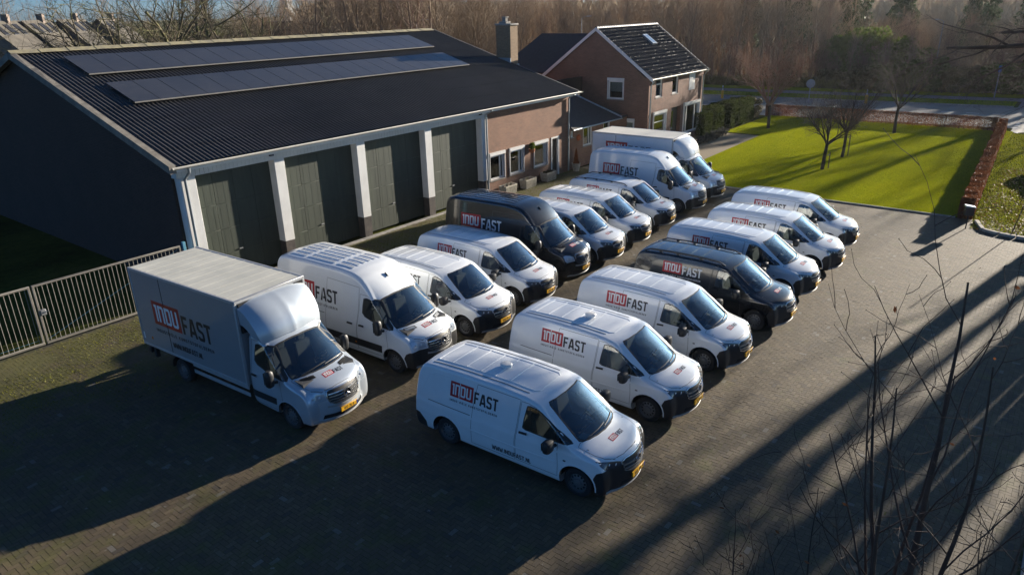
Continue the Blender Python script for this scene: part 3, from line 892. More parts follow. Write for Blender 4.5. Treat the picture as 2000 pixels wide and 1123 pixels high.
# ---------------------------------------------------------------- the house
HX0, HX1, HY0, HY1, HE, HRZ, HRY = 43.0, 51.45, 22.25, 30.35, 4.85, 7.88, 26.3
house = empty('house', (HX0, HY0, 0), 0, 'two-storey red brick house with dark tiled gable roof and white bargeboards', 'house')
fo = [(43.98, 44.92, 3.52, 4.72), (46.40, 47.32, 3.52, 4.72), (49.05, 50.02, 3.52, 4.72), (43.75, 45.55, 0.55, 2.45), (46.45, 47.95, 0.05, 2.60), (48.40, 50.95, 0.55, 2.55)]
wchild(wall_mb(HX0, HX1, 0, HE, fo, HY0, HY0 + 0.3).build('front_wall', MATS['brick_house'], house))
for k, h in enumerate(fo):
    if k in (0, 1): window(house, *h, HY0 + 0.08, -1, frame=0.09, rail=4.35 if k == 0 else None)
    if k == 2:
        wchild(box_obj('closed_shutter', MATS['trim_white'], house, h[0], h[1], HY0 + 0.0, HY0 + 0.05, h[2], h[3]))
        for j in range(17):
            z = h[2] + 0.02 + j * 0.07
            wchild(box_obj('shutter_slat', MATS['trim_white'], house, h[0] + 0.02, h[1] - 0.02, HY0 - 0.014, HY0 - 0.0005, z, z + 0.06, 0.004))
    if k == 3: window(house, *h, HY0 + 0.02, -1, frame=0.12, rail=1.9, shutter=True)
    if k == 5: window(house, *h, HY0 + 0.02, -1, frame=0.10, mull=(48.95, 50.3), shutter=True)
    if k == 4:
        d = wchild(box_obj('front_door', MATS['door_dark'], house, h[0] + 0.1, h[1] - 0.1, HY0 + 0.22, HY0 + 0.28, 0.05, 2.5))
        MB().box(h[0] + 0.2, h[0] + 0.7, HY0 + 0.195, HY0 + 0.218, 1.1, 2.3).build('door_glass', MATS['window_glass'], d)
        wchild(box_obj('porch_step', MATS['concrete'], house, h[0], h[1], HY0 - 0.5, HY0 + 0.2, -0.01, 0.12, 0.01))
go = [(24.12, 25.30, 3.42, 4.62), (23.25, 24.25, 0.9, 2.05)]
gtop = [(HY0 + 0.3 - 0.0, HE), (HRY, HRZ - 0.14)]
gm = wall_mb(HY0 + 0.301, HY1, 0, HE, go, HX0, HX0 + 0.3, 'x', top=[(HRY, HRZ - 0.16)])
wchild(gm.build('gable_wall', MATS['brick_house'], house))
window(house, *go[0], HX0 + 0.06, -1, 'x', frame=0.10, shutter=True)
window(house, *go[1], HX0 + 0.06, -1, 'x', frame=0.10, shutter=True)
gm = wall_mb(HY0 + 0.301, HY1, 0, HE, [], HX1 - 0.3, HX1, 'x', top=[(HRY, HRZ - 0.16)])
wchild(gm.build('gable_wall', MATS['brick_house'], house))
wchild(box_obj('rear_wall', MATS['brick_house'], house, HX0 + 0.3, HX1 - 0.3, HY1 - 0.3, HY1, 0, HE))
# tiled roof: every tile a small curved piece, one joined mesh a slope
def tile_mat():
    m, nt, b = new_mat('glazed_tile')
    p = geo_pos(nt)
    at = N(nt, 'ShaderNodeAttribute', attribute_name='tone')
    c = ramp(nt, at.outputs['Fac'], [(0, (0.016, 0.018, 0.026)), (1, (0.034, 0.036, 0.046))])
    nt.links.new(c, b.inputs['Base Color']); b.inputs['Roughness'].default_value = 0.62
    b.inputs['Coat Weight'].default_value = 0.06; b.inputs['Coat Roughness'].default_value = 0.3
    b.inputs['Specular IOR Level'].default_value = 0.35
tile_mat()
def tile_slope(y_e, z_e, y_r, z_r, xa, xb, parent, rows=15, tw=0.23):
    L = math.hypot(y_r - y_e, z_r - z_e); sg = 1 if y_r > y_e else -1
    t = Vector((0, (y_r - y_e) / L, (z_r - z_e) / L)); n = Vector((0, -sg * t.z, abs(t.y)))
    h = L / rows; cols = int((xb - xa) / tw); tw = (xb - xa) / cols
    prof = [(0.0, 0.028), (0.12, 0.045), (0.25, 0.05), (0.38, 0.04), (0.5, 0.018), (0.75, 0.008), (1.0, 0.014)]
    v = []; f = []; tn = []
    rng = random.Random(5)
    for r in range(rows):
        for c in range(cols):
            b = len(v); q = rng.random()
            for (l, up) in ((r * h - 0.03, 0.036), (r * h + 0.005, 0.041), ((r + 1) * h, 0.008)):
                for i_, (u, d) in enumerate(prof):
                    up_ = 0.012 if (up == 0.036 and i_ in (1, 2) and q < 0.22) else up
                    v.append(Vector((xa + (c + u) * tw, y_e, z_e)) + t * l + n * (d + up_))
            for (u, d) in prof:
                v.append(Vector((xa + (c + u) * tw, y_e, z_e)) + t * (r * h - 0.03) + n * (d + 0.012))
            k = len(prof)
            for i in range(k - 1):
                f.append((b + i, b + i + 1, b + k + i + 1, b + k + i))
                f.append((b + k + i, b + k + i + 1, b + 2 * k + i + 1, b + 2 * k + i))
                f.append((b + i + 1, b + i, b + 3 * k + i, b + 3 * k + i + 1)); tn += [q, q, q]
    me = mesh('roof_tiles', v, f)
    bm = bmesh.new(); bm.from_mesh(me); bmesh.ops.recalc_face_normals(bm, faces=bm.faces); bm.to_mesh(me); bm.free()
    at = me.attributes.new('tone', 'FLOAT', 'FACE'); at.data.foreach_set('value', tn)
    me.polygons.foreach_set('use_smooth', [True] * len(me.polygons)); me.set_sharp_from_angle(angle=R(22))
    o = link('roof_tiles', me, MATS['glazed_tile'], parent); o['kind'] = 'stuff'
    wchild(o)
TX0, TX1 = HX0 - 0.06, HX1 + 0.12
tile_slope(22.02, 4.86, HRY, HRZ, TX0, TX1, house)
tile_slope(30.58, 4.86, HRY, HRZ, TX0, TX1, house)
for (ye, yr) in ((22.05, HRY), (30.55, HRY)):
    slab_roof('roof_deck', [(TX0 + 0.05, ye, 4.84), (TX1 - 0.05, ye, 4.84), (TX1 - 0.05, yr, HRZ - 0.02), (TX0 + 0.05, yr, HRZ - 0.02)], 0.06, 'dark_void', house)
x = TX0
while x < TX1 - 0.1:
    v = []; n = 6
    for (q, rr) in ((x, 0.125), (x + 0.33, 0.11)):
        for k in range(n + 1):
            t = math.pi * k / n
            v.append((q, HRY + rr * math.cos(t), HRZ + 0.02 + rr * math.sin(t)))
    wchild(link('ridge_tile', mesh('ridge_tile', v, [(k, k + 1, n + 2 + k, n + 1 + k) for k in range(n)] + [tuple(range(n + 1))], True), MATS['glazed_tile'], house)); x += 0.32
for (ya, za, yb, zb) in ((21.95, 4.72, HRY, HRZ - 0.02), (30.65, 4.72, HRY, HRZ - 0.02)):
    for xx in (TX0 - 0.05, TX1 + 0.002):
        m = MB(); v = [(xx, ya, za - 0.12), (xx + 0.045, ya, za - 0.12), (xx + 0.045, ya, za + 0.12), (xx, ya, za + 0.12), (xx, yb, zb - 0.12), (xx + 0.045, yb, zb - 0.12), (xx + 0.045, yb, zb + 0.10), (xx, yb, zb + 0.10)]
        m.add(v, [(0, 1, 2, 3), (7, 6, 5, 4), (3, 2, 6, 7), (0, 4, 5, 1), (0, 3, 7, 4), (1, 5, 6, 2)])
        wchild(m.build('bargeboard', MATS['trim_white'], house))
gutter(TX0, TX1 + 0.15, 21.93, 4.80, 0.07, 'gutter_cream', house)
wchild(MB().box(TX0 + 0.1, TX1 - 0.05, 22.02, HY0 - 0.003, 4.70, 4.735).build('soffit', MATS['trim_white'], house))
downpipe(house, [(43.14, 21.93, 4.74), (43.14, 21.97, 4.62), (43.14, 22.17, 4.38), (43.14, 22.17, 0.02)])
downpipe(house, [(51.33, 21.93, 4.74), (51.33, 21.97, 4.62), (51.33, 22.17, 4.38), (51.33, 22.17, 0.02)])
hs = (HRZ - 4.86) / (HRY - 22.02)
def rp(x, y, h): return (x, y - h * hs / math.hypot(1, hs), 4.86 + (y - 22.02) * hs + h / math.hypot(1, hs))
v = [rp(*q, h) for h in (0.05, 0.17) for q in ((47.5, 24.5), (48.1, 24.5), (48.1, 25.35), (47.5, 25.35))]
sk = wchild(MB().add(v, [(3, 2, 1, 0), (4, 5, 6, 7), (0, 1, 5, 4), (1, 2, 6, 5), (2, 3, 7, 6), (3, 0, 4, 7)]).build('roof_window', MATS['zinc'], house))
v = [rp(*q, 0.174) for q in ((47.57, 24.6), (48.03, 24.6), (48.03, 25.27), (47.57, 25.27))]
link('pane', mesh('pane', v, [(0, 1, 2, 3)]), MATS['chrome'], sk)
# rear wing
wing = empty('rear_wing', (44.5, 31.5, 0), 0, 'low dark-roofed rear wing behind the brick house', 'outbuilding')
wchild(MB().box(43.5, 49.8, 30.36, 34.6, 0, 4.9).build('wall', MATS['brick_house'], wing))
slab_roof('roof', [(43.1, 30.2, 4.95), (46.6, 29.2, 7.42), (46.6, 33.3, 7.42), (43.1, 35.0, 4.95)], 0.1, 'slate_dark', wing)
slab_roof('roof', [(50.1, 30.2, 4.95), (50.1, 35.0, 4.95), (46.62, 33.3, 7.41), (46.62, 29.2, 7.41)], 0.1, 'slate_dark', wing)
slab_roof('roof', [(43.1, 35.02, 4.94), (46.61, 33.32, 7.40), (50.1, 35.02, 4.94)], 0.1, 'slate_dark', wing)
# ---------------------------------------------------------------- stroke lettering
GLY = {
 'I': (0.14, [[(0.07, 0), (0.07, 1)]]), 'i': (0.24, [[(0.0, 0.93), (0.17, 0.93), (0.17, 0)]]),
 'N': (0.56, [[(0.05, 0), (0.05, 1)], [(0.05, 0.96), (0.51, 0.04)], [(0.51, 0), (0.51, 1)]]),
 'n': (0.56, [[(0.07, 0), (0.07, 0.93), (0.43, 0.93), (0.49, 0.86), (0.49, 0)]]),
 'D': (0.56, [[(0.07, 0.07), (0.07, 0.93), (0.43, 0.93), (0.49, 0.86), (0.49, 0.14), (0.43, 0.07), (0.0, 0.07)]]),
 'U': (0.56, [[(0.07, 1), (0.07, 0.14), (0.13, 0.07), (0.43, 0.07), (0.49, 0.14), (0.49, 1)]]),
 'F': (0.5, [[(0.07, 0), (0.07, 0.93), (0.48, 0.93)], [(0.07, 0.5), (0.42, 0.5)]]),
 'A': (0.62, [[(0.06, 0), (0.25, 0.93), (0.37, 0.93), (0.56, 0)], [(0.14, 0.27), (0.48, 0.27)]]),
 'S': (0.52, [[(0.45, 0.78), (0.45, 0.87), (0.39, 0.93), (0.13, 0.93), (0.07, 0.86), (0.07, 0.62), (0.13, 0.54), (0.39, 0.46), (0.45, 0.38), (0.45, 0.14), (0.39, 0.07), (0.13, 0.07), (0.07, 0.13), (0.07, 0.22)]]),
 'T': (0.54, [[(0.0, 0.93), (0.54, 0.93)], [(0.27, 0.93), (0.27, 0)]]),
 'R': (0.54, [[(0.07, 0), (0.07, 0.93), (0.41, 0.93), (0.47, 0.86), (0.47, 0.58), (0.41, 0.5), (0.07, 0.5)], [(0.28, 0.5), (0.47, 0)]]),
 'L': (0.46, [[(0.07, 1), (0.07, 0.07), (0.44, 0.07)]]),
 'E': (0.48, [[(0.46, 0.93), (0.07, 0.93), (0.07, 0.07), (0.46, 0.07)], [(0.07, 0.5), (0.4, 0.5)]]),
 'K': (0.54, [[(0.07, 0), (0.07, 1)], [(0.1, 0.45), (0.47, 1)], [(0.2, 0.55), (0.48, 0)]]),
 'O': (0.54, [[(0.07, 0.2), (0.07, 0.86), (0.13, 0.93), (0.41, 0.93), (0.47, 0.86), (0.47, 0.14), (0.41, 0.07), (0.13, 0.07), (0.07, 0.2)]]),
 'V': (0.56, [[(0.05, 1), (0.24, 0.04), (0.32, 0.04), (0.51, 1)]]),
 'W': (0.8, [[(0.04, 1), (0.16, 0.04), (0.26, 0.04), (0.4, 0.8), (0.54, 0.04), (0.64, 0.04), (0.76, 1)]]),
 'P': (0.52, [[(0.07, 0), (0.07, 0.93), (0.41, 0.93), (0.47, 0.86), (0.47, 0.52), (0.41, 0.45), (0.07, 0.45)]]),
 'Z': (0.52, [[(0.05, 0.93), (0.46, 0.93), (0.07, 0.07), (0.48, 0.07)]]),
 'X': (0.54, [[(0.05, 1), (0.49, 0)], [(0.05, 0), (0.49, 1)]]),
 '7': (0.5, [[(0.03, 0.93), (0.45, 0.93), (0.2, 0)]]),
 '6': (0.52, [[(0.45, 0.9), (0.13, 0.93), (0.07, 0.86), (0.07, 0.14), (0.13, 0.07), (0.39, 0.07), (0.45, 0.14), (0.45, 0.45), (0.39, 0.52), (0.07, 0.52)]]),
 '2': (0.52, [[(0.07, 0.85), (0.13, 0.93), (0.39, 0.93), (0.45, 0.86), (0.45, 0.6), (0.07, 0.07), (0.48, 0.07)]]),
 '4': (0.52, [[(0.38, 0), (0.38, 0.95), (0.04, 0.3), (0.5, 0.3)]]),
 '.': (0.18, [[(0.09, 0.0), (0.09, 0.16)]]), '-': (0.36, [[(0.06, 0.48), (0.3, 0.48)]]), ' ': (0.3, []), '"': (0.0, [])}
def text_ribbons(txt, x, z, h, wsc, th, track=0.12):
    """strokes of a line of text: list of 2D polylines, returns strokes and end x"""
    out = []
    for ch in txt:
        dots = ch == '#'
        wd, st = GLY['E' if dots else ch]
        for s in st: out.append([(x + p[0] * h * wsc, z + p[1] * h) for p in s])
        if dots:
            for q in (0.12, 0.34): out.append([(x + q * h * wsc, z + 1.10 * h), (x + q * h * wsc, z + 1.24 * h)])
        x += (wd + track) * h * wsc
    return out, x
def text_width(txt, h, wsc, track=0.12):
    return sum((GLY['E' if c == '#' else c][0] + track) * h * wsc for c in txt) - track * h * wsc

# ---------------------------------------------------------------- vehicle shells
def lerp_tab(tab, x):
    if x <= tab[0][0]: return tab[0][1]
    for (a, b), (c, d) in zip(tab, tab[1:]):
        if x <= c: return b + (d - b) * (x - a) / (c - a)
    return tab[-1][1]

def resample(sil, ds=0.055):
    pts = []
    n = len(sil)
    for i in range(n):
        a, b = np.array(sil[i]), np.array(sil[(i + 1) % n])
        m = max(1, int(math.hypot(*(b - a)[:2]) / ds))
        for k in range(m): pts.append(a + (b - a) * k / m)
    P = np.array(pts)
    for _ in range(2): P = (np.roll(P, 1, 0) + 2 * P + np.roll(P, -1, 0)) / 4
    return P

class Shell:
    """half-section lofted around the side silhouette, mirrored; faces are labelled by cutting polygons through it"""
    def __init__(s, sil, wtab, front_taper, rear_taper, L, tz, tx0, tx1):
        s.wtab, s.ft, s.rt, s.L = wtab, front_taper, rear_taper, L
        P = resample(sil)
        T = [0, 0.18, 0.36, 0.52, 0.66, 0.78, 0.86, 0.91, 0.955, 1.0]
        FI = [18, 36, 54, 72, 90]
        SD = [k / 18 for k in range(1, 19)]
        rows = []
        for (x, z, c, b, fd, fw) in P:
            t = Vector((min(max(x, tx0), tx1), 0, tz)); p = Vector((x, 0, z))
            d = t - p; Ld = d.length; d /= Ld
            row = []
            # end of fillet
            dd = c + fd
            pe = p + d * dd; pe.x -= b
            We = s.W(pe.x, pe.z); ye = We - fw
            for q in T:
                v = p + d * (c * q ** 2.4); v.x -= b * q ** 2; v.y = ye * q
                row.append(v.copy())
            for a in FI:
                a = R(a)
                v = p + d * (c + fd * (1 - math.cos(a))); v.x -= b
                v.y = ye + fw * math.sin(a) if a < R(89) else s.W(v.x, v.z)
                row.append(v.copy())
            for q in SD:
                v = pe + (t - pe) * q
                v.y = s.W(v.x, v.z)
                row.append(v.copy())
            rows.append(row)
        n, m = len(rows), len(rows[0])
        bm = bmesh.new()
        V = {}
        for sg in (1, -1):
            for i in range(n):
                for j in range(m):
                    if sg == -1 and j == 0: V[(sg, i, j)] = V[(1, i, 0)]; continue
                    p = rows[i][j]; V[(sg, i, j)] = bm.verts.new((p.x, p.y * sg, p.z))
        lay = bm.faces.layers.int.new('lab')
        for sg in (1, -1):
            for i in range(n):
                i2 = (i + 1) % n
                for j in range(m - 1):
                    q = [V[(sg, i, j)], V[(sg, i2, j)], V[(sg, i2, j + 1)], V[(sg, i, j + 1)]]
                    if sg == 1: q.reverse()
                    f = bm.faces.new(q)
        bmesh.ops.remove_doubles(bm, verts=bm.verts, dist=0.0015)
        bmesh.ops.dissolve_degenerate(bm, edges=bm.edges, dist=0.0005)
        bmesh.ops.recalc_face_normals(bm, faces=bm.faces)
        s.bm = bm
        s.lay = bm.faces.layers.int['lab']
        s.bvh = BVHTree.FromBMesh(bm)
        s.names = ['body']
    def W(s, x, z):
        w = lerp_tab(s.wtab, z)
        x0, k = s.ft
        if x > x0: w -= k * ((x - x0) / -x0) ** 2
        x1, k = s.rt
        if x < x1: w -= k * ((x1 - x) / (s.L + x1)) ** 2
        return w
    def hit(s, a, b, axis):
        if axis == 'side-': o, d = Vector((a, -3, b)), Vector((0, 1, 0))
        elif axis == 'side+': o, d = Vector((a, 3, b)), Vector((0, -1, 0))
        elif axis == 'top': o, d = Vector((a, b, 6)), Vector((0, 0, -1))
        elif axis == 'front': o, d = Vector((3, a, b)), Vector((-1, 0, 0))
        else: o, d = Vector((-s.L - 3, a, b)), Vector((1, 0, 0))
        p, n, _, _ = s.bvh.ray_cast(o, d)
        if p is None: return None, None
        if n.dot(d) > 0: n = -n
        return p, n
    def label(s, name, poly, axis='y', cond=lambda c: True):
        """cut the shell along a polygon (x,z for axis y; x,y for z; y,z for x) and give the faces inside a label"""
        bm = s.bm
        ax = {'y': (0, 2), 'z': (0, 1), 'x': (1, 2)}[axis]
        n = len(poly)
        for i in range(n):
            p, q = Vector(poly[i]), Vector(poly[(i + 1) % n])
            d = q - p
            if d.length < 1e-6: continue
            nr = Vector((-d.y, d.x)).normalized()
            co = [0, 0, 0]; no = [0, 0, 0]
            co[ax[0]], co[ax[1]] = p; no[ax[0]], no[ax[1]] = nr
            m = 0.13
            lo = (min(p.x, q.x) - m, min(p.y, q.y) - m); hi = (max(p.x, q.x) + m, max(p.y, q.y) + m)
            fs = []
            for f in bm.faces:
                c = f.calc_center_median()
                if lo[0] < c[ax[0]] < hi[0] and lo[1] < c[ax[1]] < hi[1] and cond(c): fs.append(f)
            g = set(fs)
            for f in fs: g.update(f.edges); g.update(f.verts)
            bmesh.ops.bisect_plane(bm, geom=list(g), dist=0.0008, plane_co=co, plane_no=no)
        if name not in s.names: s.names.append(name)
        k = s.names.index(name)
        def inside(x, y):
            c = False
            for i in range(n):
                (x1, y1), (x2, y2) = poly[i], poly[(i + 1) % n]
                if (y1 > y) != (y2 > y) and x < (x2 - x1) * (y - y1) / (y2 - y1) + x1: c = not c
            return c
        for f in bm.faces:
            c = f.calc_center_median()
            if cond(c) and inside(c[ax[0]], c[ax[1]]): f[s.lay] = k
    def part(s, name, side=0):
        """mesh of one label (side -1/+1 keeps one flank)"""
        k = s.names.index(name)
        vi = {}; v = []; f = []
        for fc in s.bm.faces:
            if fc[s.lay] != k: continue
            if side and fc.calc_center_median().y * side < 0: continue
            q = []
            for vt in fc.verts:
                if vt.index not in vi: vi[vt.index] = len(v); v.append(tuple(vt.co))
                q.append(vi[vt.index])
            f.append(tuple(q))
        me = mesh(name, v, f, True)
        me.set_sharp_from_angle(angle=R(38))
        return me
    def ribbon(s, pts, axis, width, height, closed=False, step=0.09, base=0.0012):
        """raised strip draped over the body along a projected polyline"""
        P = []
        q = list(pts) + ([pts[0]] if closed else [])
        for a, b in zip(q, q[1:]):
            a, b = Vector(a), Vector(b); m = max(1, int((b - a).length / step))
            for k in range(m): P.append(a + (b - a) * k / m)
        P.append(Vector(q[-1]))
        v = []; f = []; rows = 0; prev = None
        for i, p in enumerate(P):
            d = (P[min(i + 1, len(P) - 1)] - P[max(i - 1, 0)])
            if closed and i in (0, len(P) - 1): d = P[1] - P[-2]
            d.normalize(); nr = Vector((-d.y, d.x))
            row = []
            ok = True
            for (o, h) in ((-0.5, 0), (-0.38, 1), (0.38, 1), (0.5, 0)):
                pp = p + nr * o * width
                c, n = s.hit(pp.x, pp.y, axis)
                if c is None: ok = False; break
                row.append(c + n * (base + h * height))
            if not ok: prev = None; continue
            b = len(v); v += row
            if prev is not None:
                for k in range(3): f.append((prev + k, prev + k + 1, b + k + 1, b + k))
            prev = b
        return v, f
    def ribbons(s, name, lines, axis, width, height, closed=False, step=0.09, base=0.0012):
        m = MB()
        for i, l in enumerate(lines):
            v, f = s.ribbon(l, axis, width, height, closed, step, base)
            if f: m.add(v, f)
        return m.mesh(name)
    def strokes(s, name, strokes, axis, th, base=0.003, tf=None):
        """flat lettering: mitred strokes laid on the body; tf maps text plane to projection plane"""
        m = MB()
        for si, st in enumerate(strokes):
            P = []
            for a, b in zip(st, st[1:]):
                a, b = Vector(a), Vector(b); k = max(1, int((b - a).length / 0.12))
                for j in range(k): P.append(a + (b - a) * j / k)
            P.append(Vector(st[-1]))
            L = []; Rr = []
            for i, p in enumerate(P):
                d1 = (P[i] - P[i - 1]).normalized() if i else (P[1] - P[0]).normalized()
                d2 = (P[i + 1] - P[i]).normalized() if i < len(P) - 1 else d1
                n1 = Vector((-d1.y, d1.x)); n2 = Vector((-d2.y, d2.x)); nn = (n1 + n2)
                nn = nn.normalized() if nn.length > 0.2 else n1
                k = th / 2 / max(0.45, nn.dot(n1))
                L.append(p + nn * k); Rr.append(p - nn * k)
            v = []
            for p in [q for pr in zip(L, Rr) for q in pr]:
                a = tf(p) if tf else p
                c, n = s.hit(a[0], a[1], axis)
                if c is None: c, n = Vector((0, 0, 0)), Vector((0, 0, 1))
                v.append(c + n * (base + 0.0003 * (si % 4)))
            m.add(v, [(2 * i, 2 * i + 2, 2 * i + 3, 2 * i + 1) for i in range(len(P) - 1)])
        return m.mesh(name, False)
    def patch(s, name, poly, axis, off, step=0.1, tf=None, height=0.0):
        """polygon laid on the body"""
        bm = bmesh.new()
        vs = [bm.verts.new((p[0], p[1], 0)) for p in poly]
        bm.faces.new(vs)
        xs = [p[0] for p in poly]; ys = [p[1] for p in poly]
        for k in (0, 1):
            lo, hi = (min(xs), max(xs)) if k == 0 else (min(ys), max(ys))
            for i in range(1, int((hi - lo) / step) + 1):
                co = [0, 0, 0]; no = [0, 0, 0]; co[k] = lo + i * step; no[k] = 1
                bmesh.ops.bisect_plane(bm, geom=bm.verts[:] + bm.edges[:] + bm.faces[:], plane_co=co, plane_no=no)
        for v in bm.verts:
            a = tf(v.co) if tf else v.co
            c, n = s.hit(a[0], a[1], axis)
            if c is None:
                for q in range(1, 30):
                    c, n = s.hit(a[0] * (1 - 0.012 * q), a[1], axis)
                    if c is not None: break
            if c is not None: v.co = c + n * off
        me = bpy.data.meshes.new(name)
        bmesh.ops.recalc_face_normals(bm, faces=bm.faces)
        bm.to_mesh(me); bm.free()
        me.polygons.foreach_set('use_smooth', [True] * len(me.polygons))
        return me

def circle(cx, cz, r, n=28): return [(cx + r * math.cos(2 * math.pi * k / n), cz + r * math.sin(2 * math.pi * k / n)) for k in range(n)]

def wheel_meshes(r, wd):
    t = MB().lathe([(r * 0.62, wd / 2 - 0.01), (r * 0.70, wd / 2), (r * 0.93, wd / 2 - 0.012), (r, wd / 2 - 0.05), (r, -wd / 2 + 0.05), (r * 0.93, -wd / 2 + 0.012), (r * 0.7, -wd / 2), (r * 0.62, -wd / 2 + 0.01)], 32, 'y')
    tread = MB()
    rim = MB().lathe([(r * 0.66, wd / 2 + 0.001), (r * 0.63, wd / 2 - 0.02), (r * 0.60, wd / 2 - 0.06), (r * 0.52, wd / 2 - 0.05), (r * 0.40, wd / 2 - 0.035), (r * 0.26, wd / 2 - 0.03), (r * 0.22, wd / 2 - 0.005), (r * 0.10, wd / 2 + 0.004), (0.001, wd / 2 + 0.006)], 32, 'y')
    sl = MB()
    for k in range(12):
        a = 2 * math.pi * k / 12; da = 0.14
        v = [(rr * math.cos(a + s_ * da), wd / 2 - 0.034 + 0.001 * (rr > r * .45) - 0.012 * (rr > r * 0.45), rr * math.sin(a + s_ * da)) for rr in (r * 0.40, r * 0.515) for s_ in (-1, 1)]
        sl.add(v, [(0, 1, 3, 2)])
    return t.mesh('wheel'), rim.mesh('rim'), sl.mesh('rim_holes')

def star_mb(r, x):
    m = MB()
    m.lathe([(r, -0.006), (r * 1.0, 0.006), (r * 0.86, 0.006), (r * 0.86, -0.006), (r, -0.006)], 28, 'x', (x, 0, 0))
    for k in range(3):
        a = math.pi / 2 + k * 2 * math.pi / 3
        t = (x + 0.004, r * 0.92 * math.cos(a), r * 0.92 * math.sin(a))
        l = (x + 0.004, r * 0.14 * math.cos(a + 1.047), r * 0.14 * math.sin(a + 1.047)); q = (x + 0.004, r * 0.14 * math.cos(a - 1.047), r * 0.14 * math.sin(a - 1.047))
        m.add([t, l, (x + 0.018, 0, 0), q], [(0, 1, 2), (0, 2, 3)])
    return m

def logo(sh, root, x0, zt, h, mats, axis='side-', tag_line=True, sub=True, tf=None, fast_mat='dark_print', pref='side'):
    """red box with INDU, FAST beside it, small line below; x0 rear edge, zt top"""
    bw = 1.86 * h
    box = [(x0, zt - h), (x0 + bw, zt - h), (x0 + bw, zt), (x0, zt)]
    big = h > 0.2
    pn = link('logo_panel', sh.patch('logo_panel', box, axis, 0.0025, 0.12, tf), MATS['red_print'], root)
    lh = h * 0.70
    w1 = text_width('inDU', lh, 0.95, 0.13)
    st, _ = text_ribbons('inDU', x0 + (bw - w1) / 2 - 0.01 * h, zt - h * 0.85, lh, 0.95, 0, 0.13)
    link('logo_lettering', sh.strokes('logo_lettering', st, axis, lh * 0.165, 0.0045, tf), MATS['white_print'], pn)
    fh = h * 0.76
    st, xe = text_ribbons('FAST', x0 + bw + 0.10 * h, zt - h * 0.98, fh, 0.98, 0, 0.10)
    link('name_lettering', sh.strokes('name_lettering', st, axis, fh * 0.175, 0.003, tf), MATS[fast_mat], root)
    if sub:
        th = h * 0.135
        s1 = 'INDUSTRI#LE'; s2 = 'KUNSTSTOFVLOEREN'
        tw = text_width(s1 + ' ' + s2, th, 1.0, 0.34)
        sc = (xe - 0.1 * h - x0) / tw
        st, _ = text_ribbons(s1 + ' ' + s2, x0, zt - h * 1.32, th, sc, 0, 0.34)
        link('tagline_lettering', sh.strokes('tagline_lettering', st, axis, th * 0.22, 0.003, tf), MATS[fast_mat], root)
    return xe

def cab_interior(root, sh, xd, zd, xs, zs, hw, xb, zroof):
    """dashboard, seats, wheel, bulkhead"""
    m = MB()
    m.prism([(xd + 0.55, zd - 0.30), (xd + 0.50, zd - 0.02), (xd + 0.10, zd + 0.02), (xd, zd - 0.06), (xd - 0.06, zd - 0.28), (xd, zd - 0.5)], 'y', -hw + 0.06, hw - 0.06)
    m.box(xd - 0.05, xd + 0.1, 0.18, 0.62, zd + 0.0, zd + 0.08, 0.02)
    d = m.build('dashboard', MATS['dash_plastic'], root)
    MB().box(xd + 0.12, xd + 0.35, -0.52, -0.30, zd + 0.022, zd + 0.03).build('papers', MATS['paper_white'], d)
    m = MB()
    pts = []
    for k in range(25):
        a = 2 * math.pi * k / 24
        pts.append((xd - 0.22 + 0.09 * math.sin(a), 0.40 + 0.19 * math.cos(a), zd + 0.02 + 0.17 * math.sin(a)))
    m.tube(pts, 0.016, 6, False); m.tube([(xd - 0.22, 0.40, zd + 0.02), (xd, 0.40, zd - 0.08)], 0.03, 6)
    m.box(xd - 0.24, xd - 0.21, 0.24, 0.56, zd + 0.0, zd + 0.05, 0.01)
    m.build('steering_wheel', MATS['black_plastic'], root)
    for (ya, yb) in ((0.16, 0.66), (-0.70, -0.06)):
        m = MB()
        m.box(xs - 0.10, xs + 0.42, ya, yb, zs - 0.12, zs + 0.06, 0.04)
        b = m.build('seat', MATS['seat_fabric'], root)
        m = MB()
        m.add([(xs - 0.02, ya, zs + 0.03), (xs - 0.02, yb, zs + 0.03), (xs - 0.16, ya, zs + 0.03), (xs - 0.16, yb, zs + 0.03), (xs - 0.14, ya + 0.04, zs + 0.58), (xs - 0.14, yb - 0.04, zs + 0.58), (xs - 0.25, ya + 0.04, zs + 0.58), (xs - 0.25, yb - 0.04, zs + 0.58)], [(0, 1, 5, 4), (2, 6, 7, 3), (0, 4, 6, 2), (1, 3, 7, 5), (4, 5, 7, 6), (0, 2, 3, 1)])
        m.build('backrest', MATS['seat_fabric'], b)
        n = 1 if yb - ya < 0.55 else 2
        for k in range(n):
            yc = ya + (yb - ya) * (k + 0.5) / n
            MB().box(xs - 0.26, xs - 0.16, yc - 0.12, yc + 0.12, zs + 0.60, zs + 0.80, 0.035).build('headrest', MATS['seat_fabric'], b)
    MB().box(xb - 0.02, xb, -hw + 0.05, hw - 0.05, 0.4, zroof).build('bulkhead', MATS['bulkhead'], root)
    MB().box(xb, xd + 0.4, -hw + 0.08, hw - 0.08, 0.38, 0.42).build('cab_floor', MATS['dash_plastic'], root)

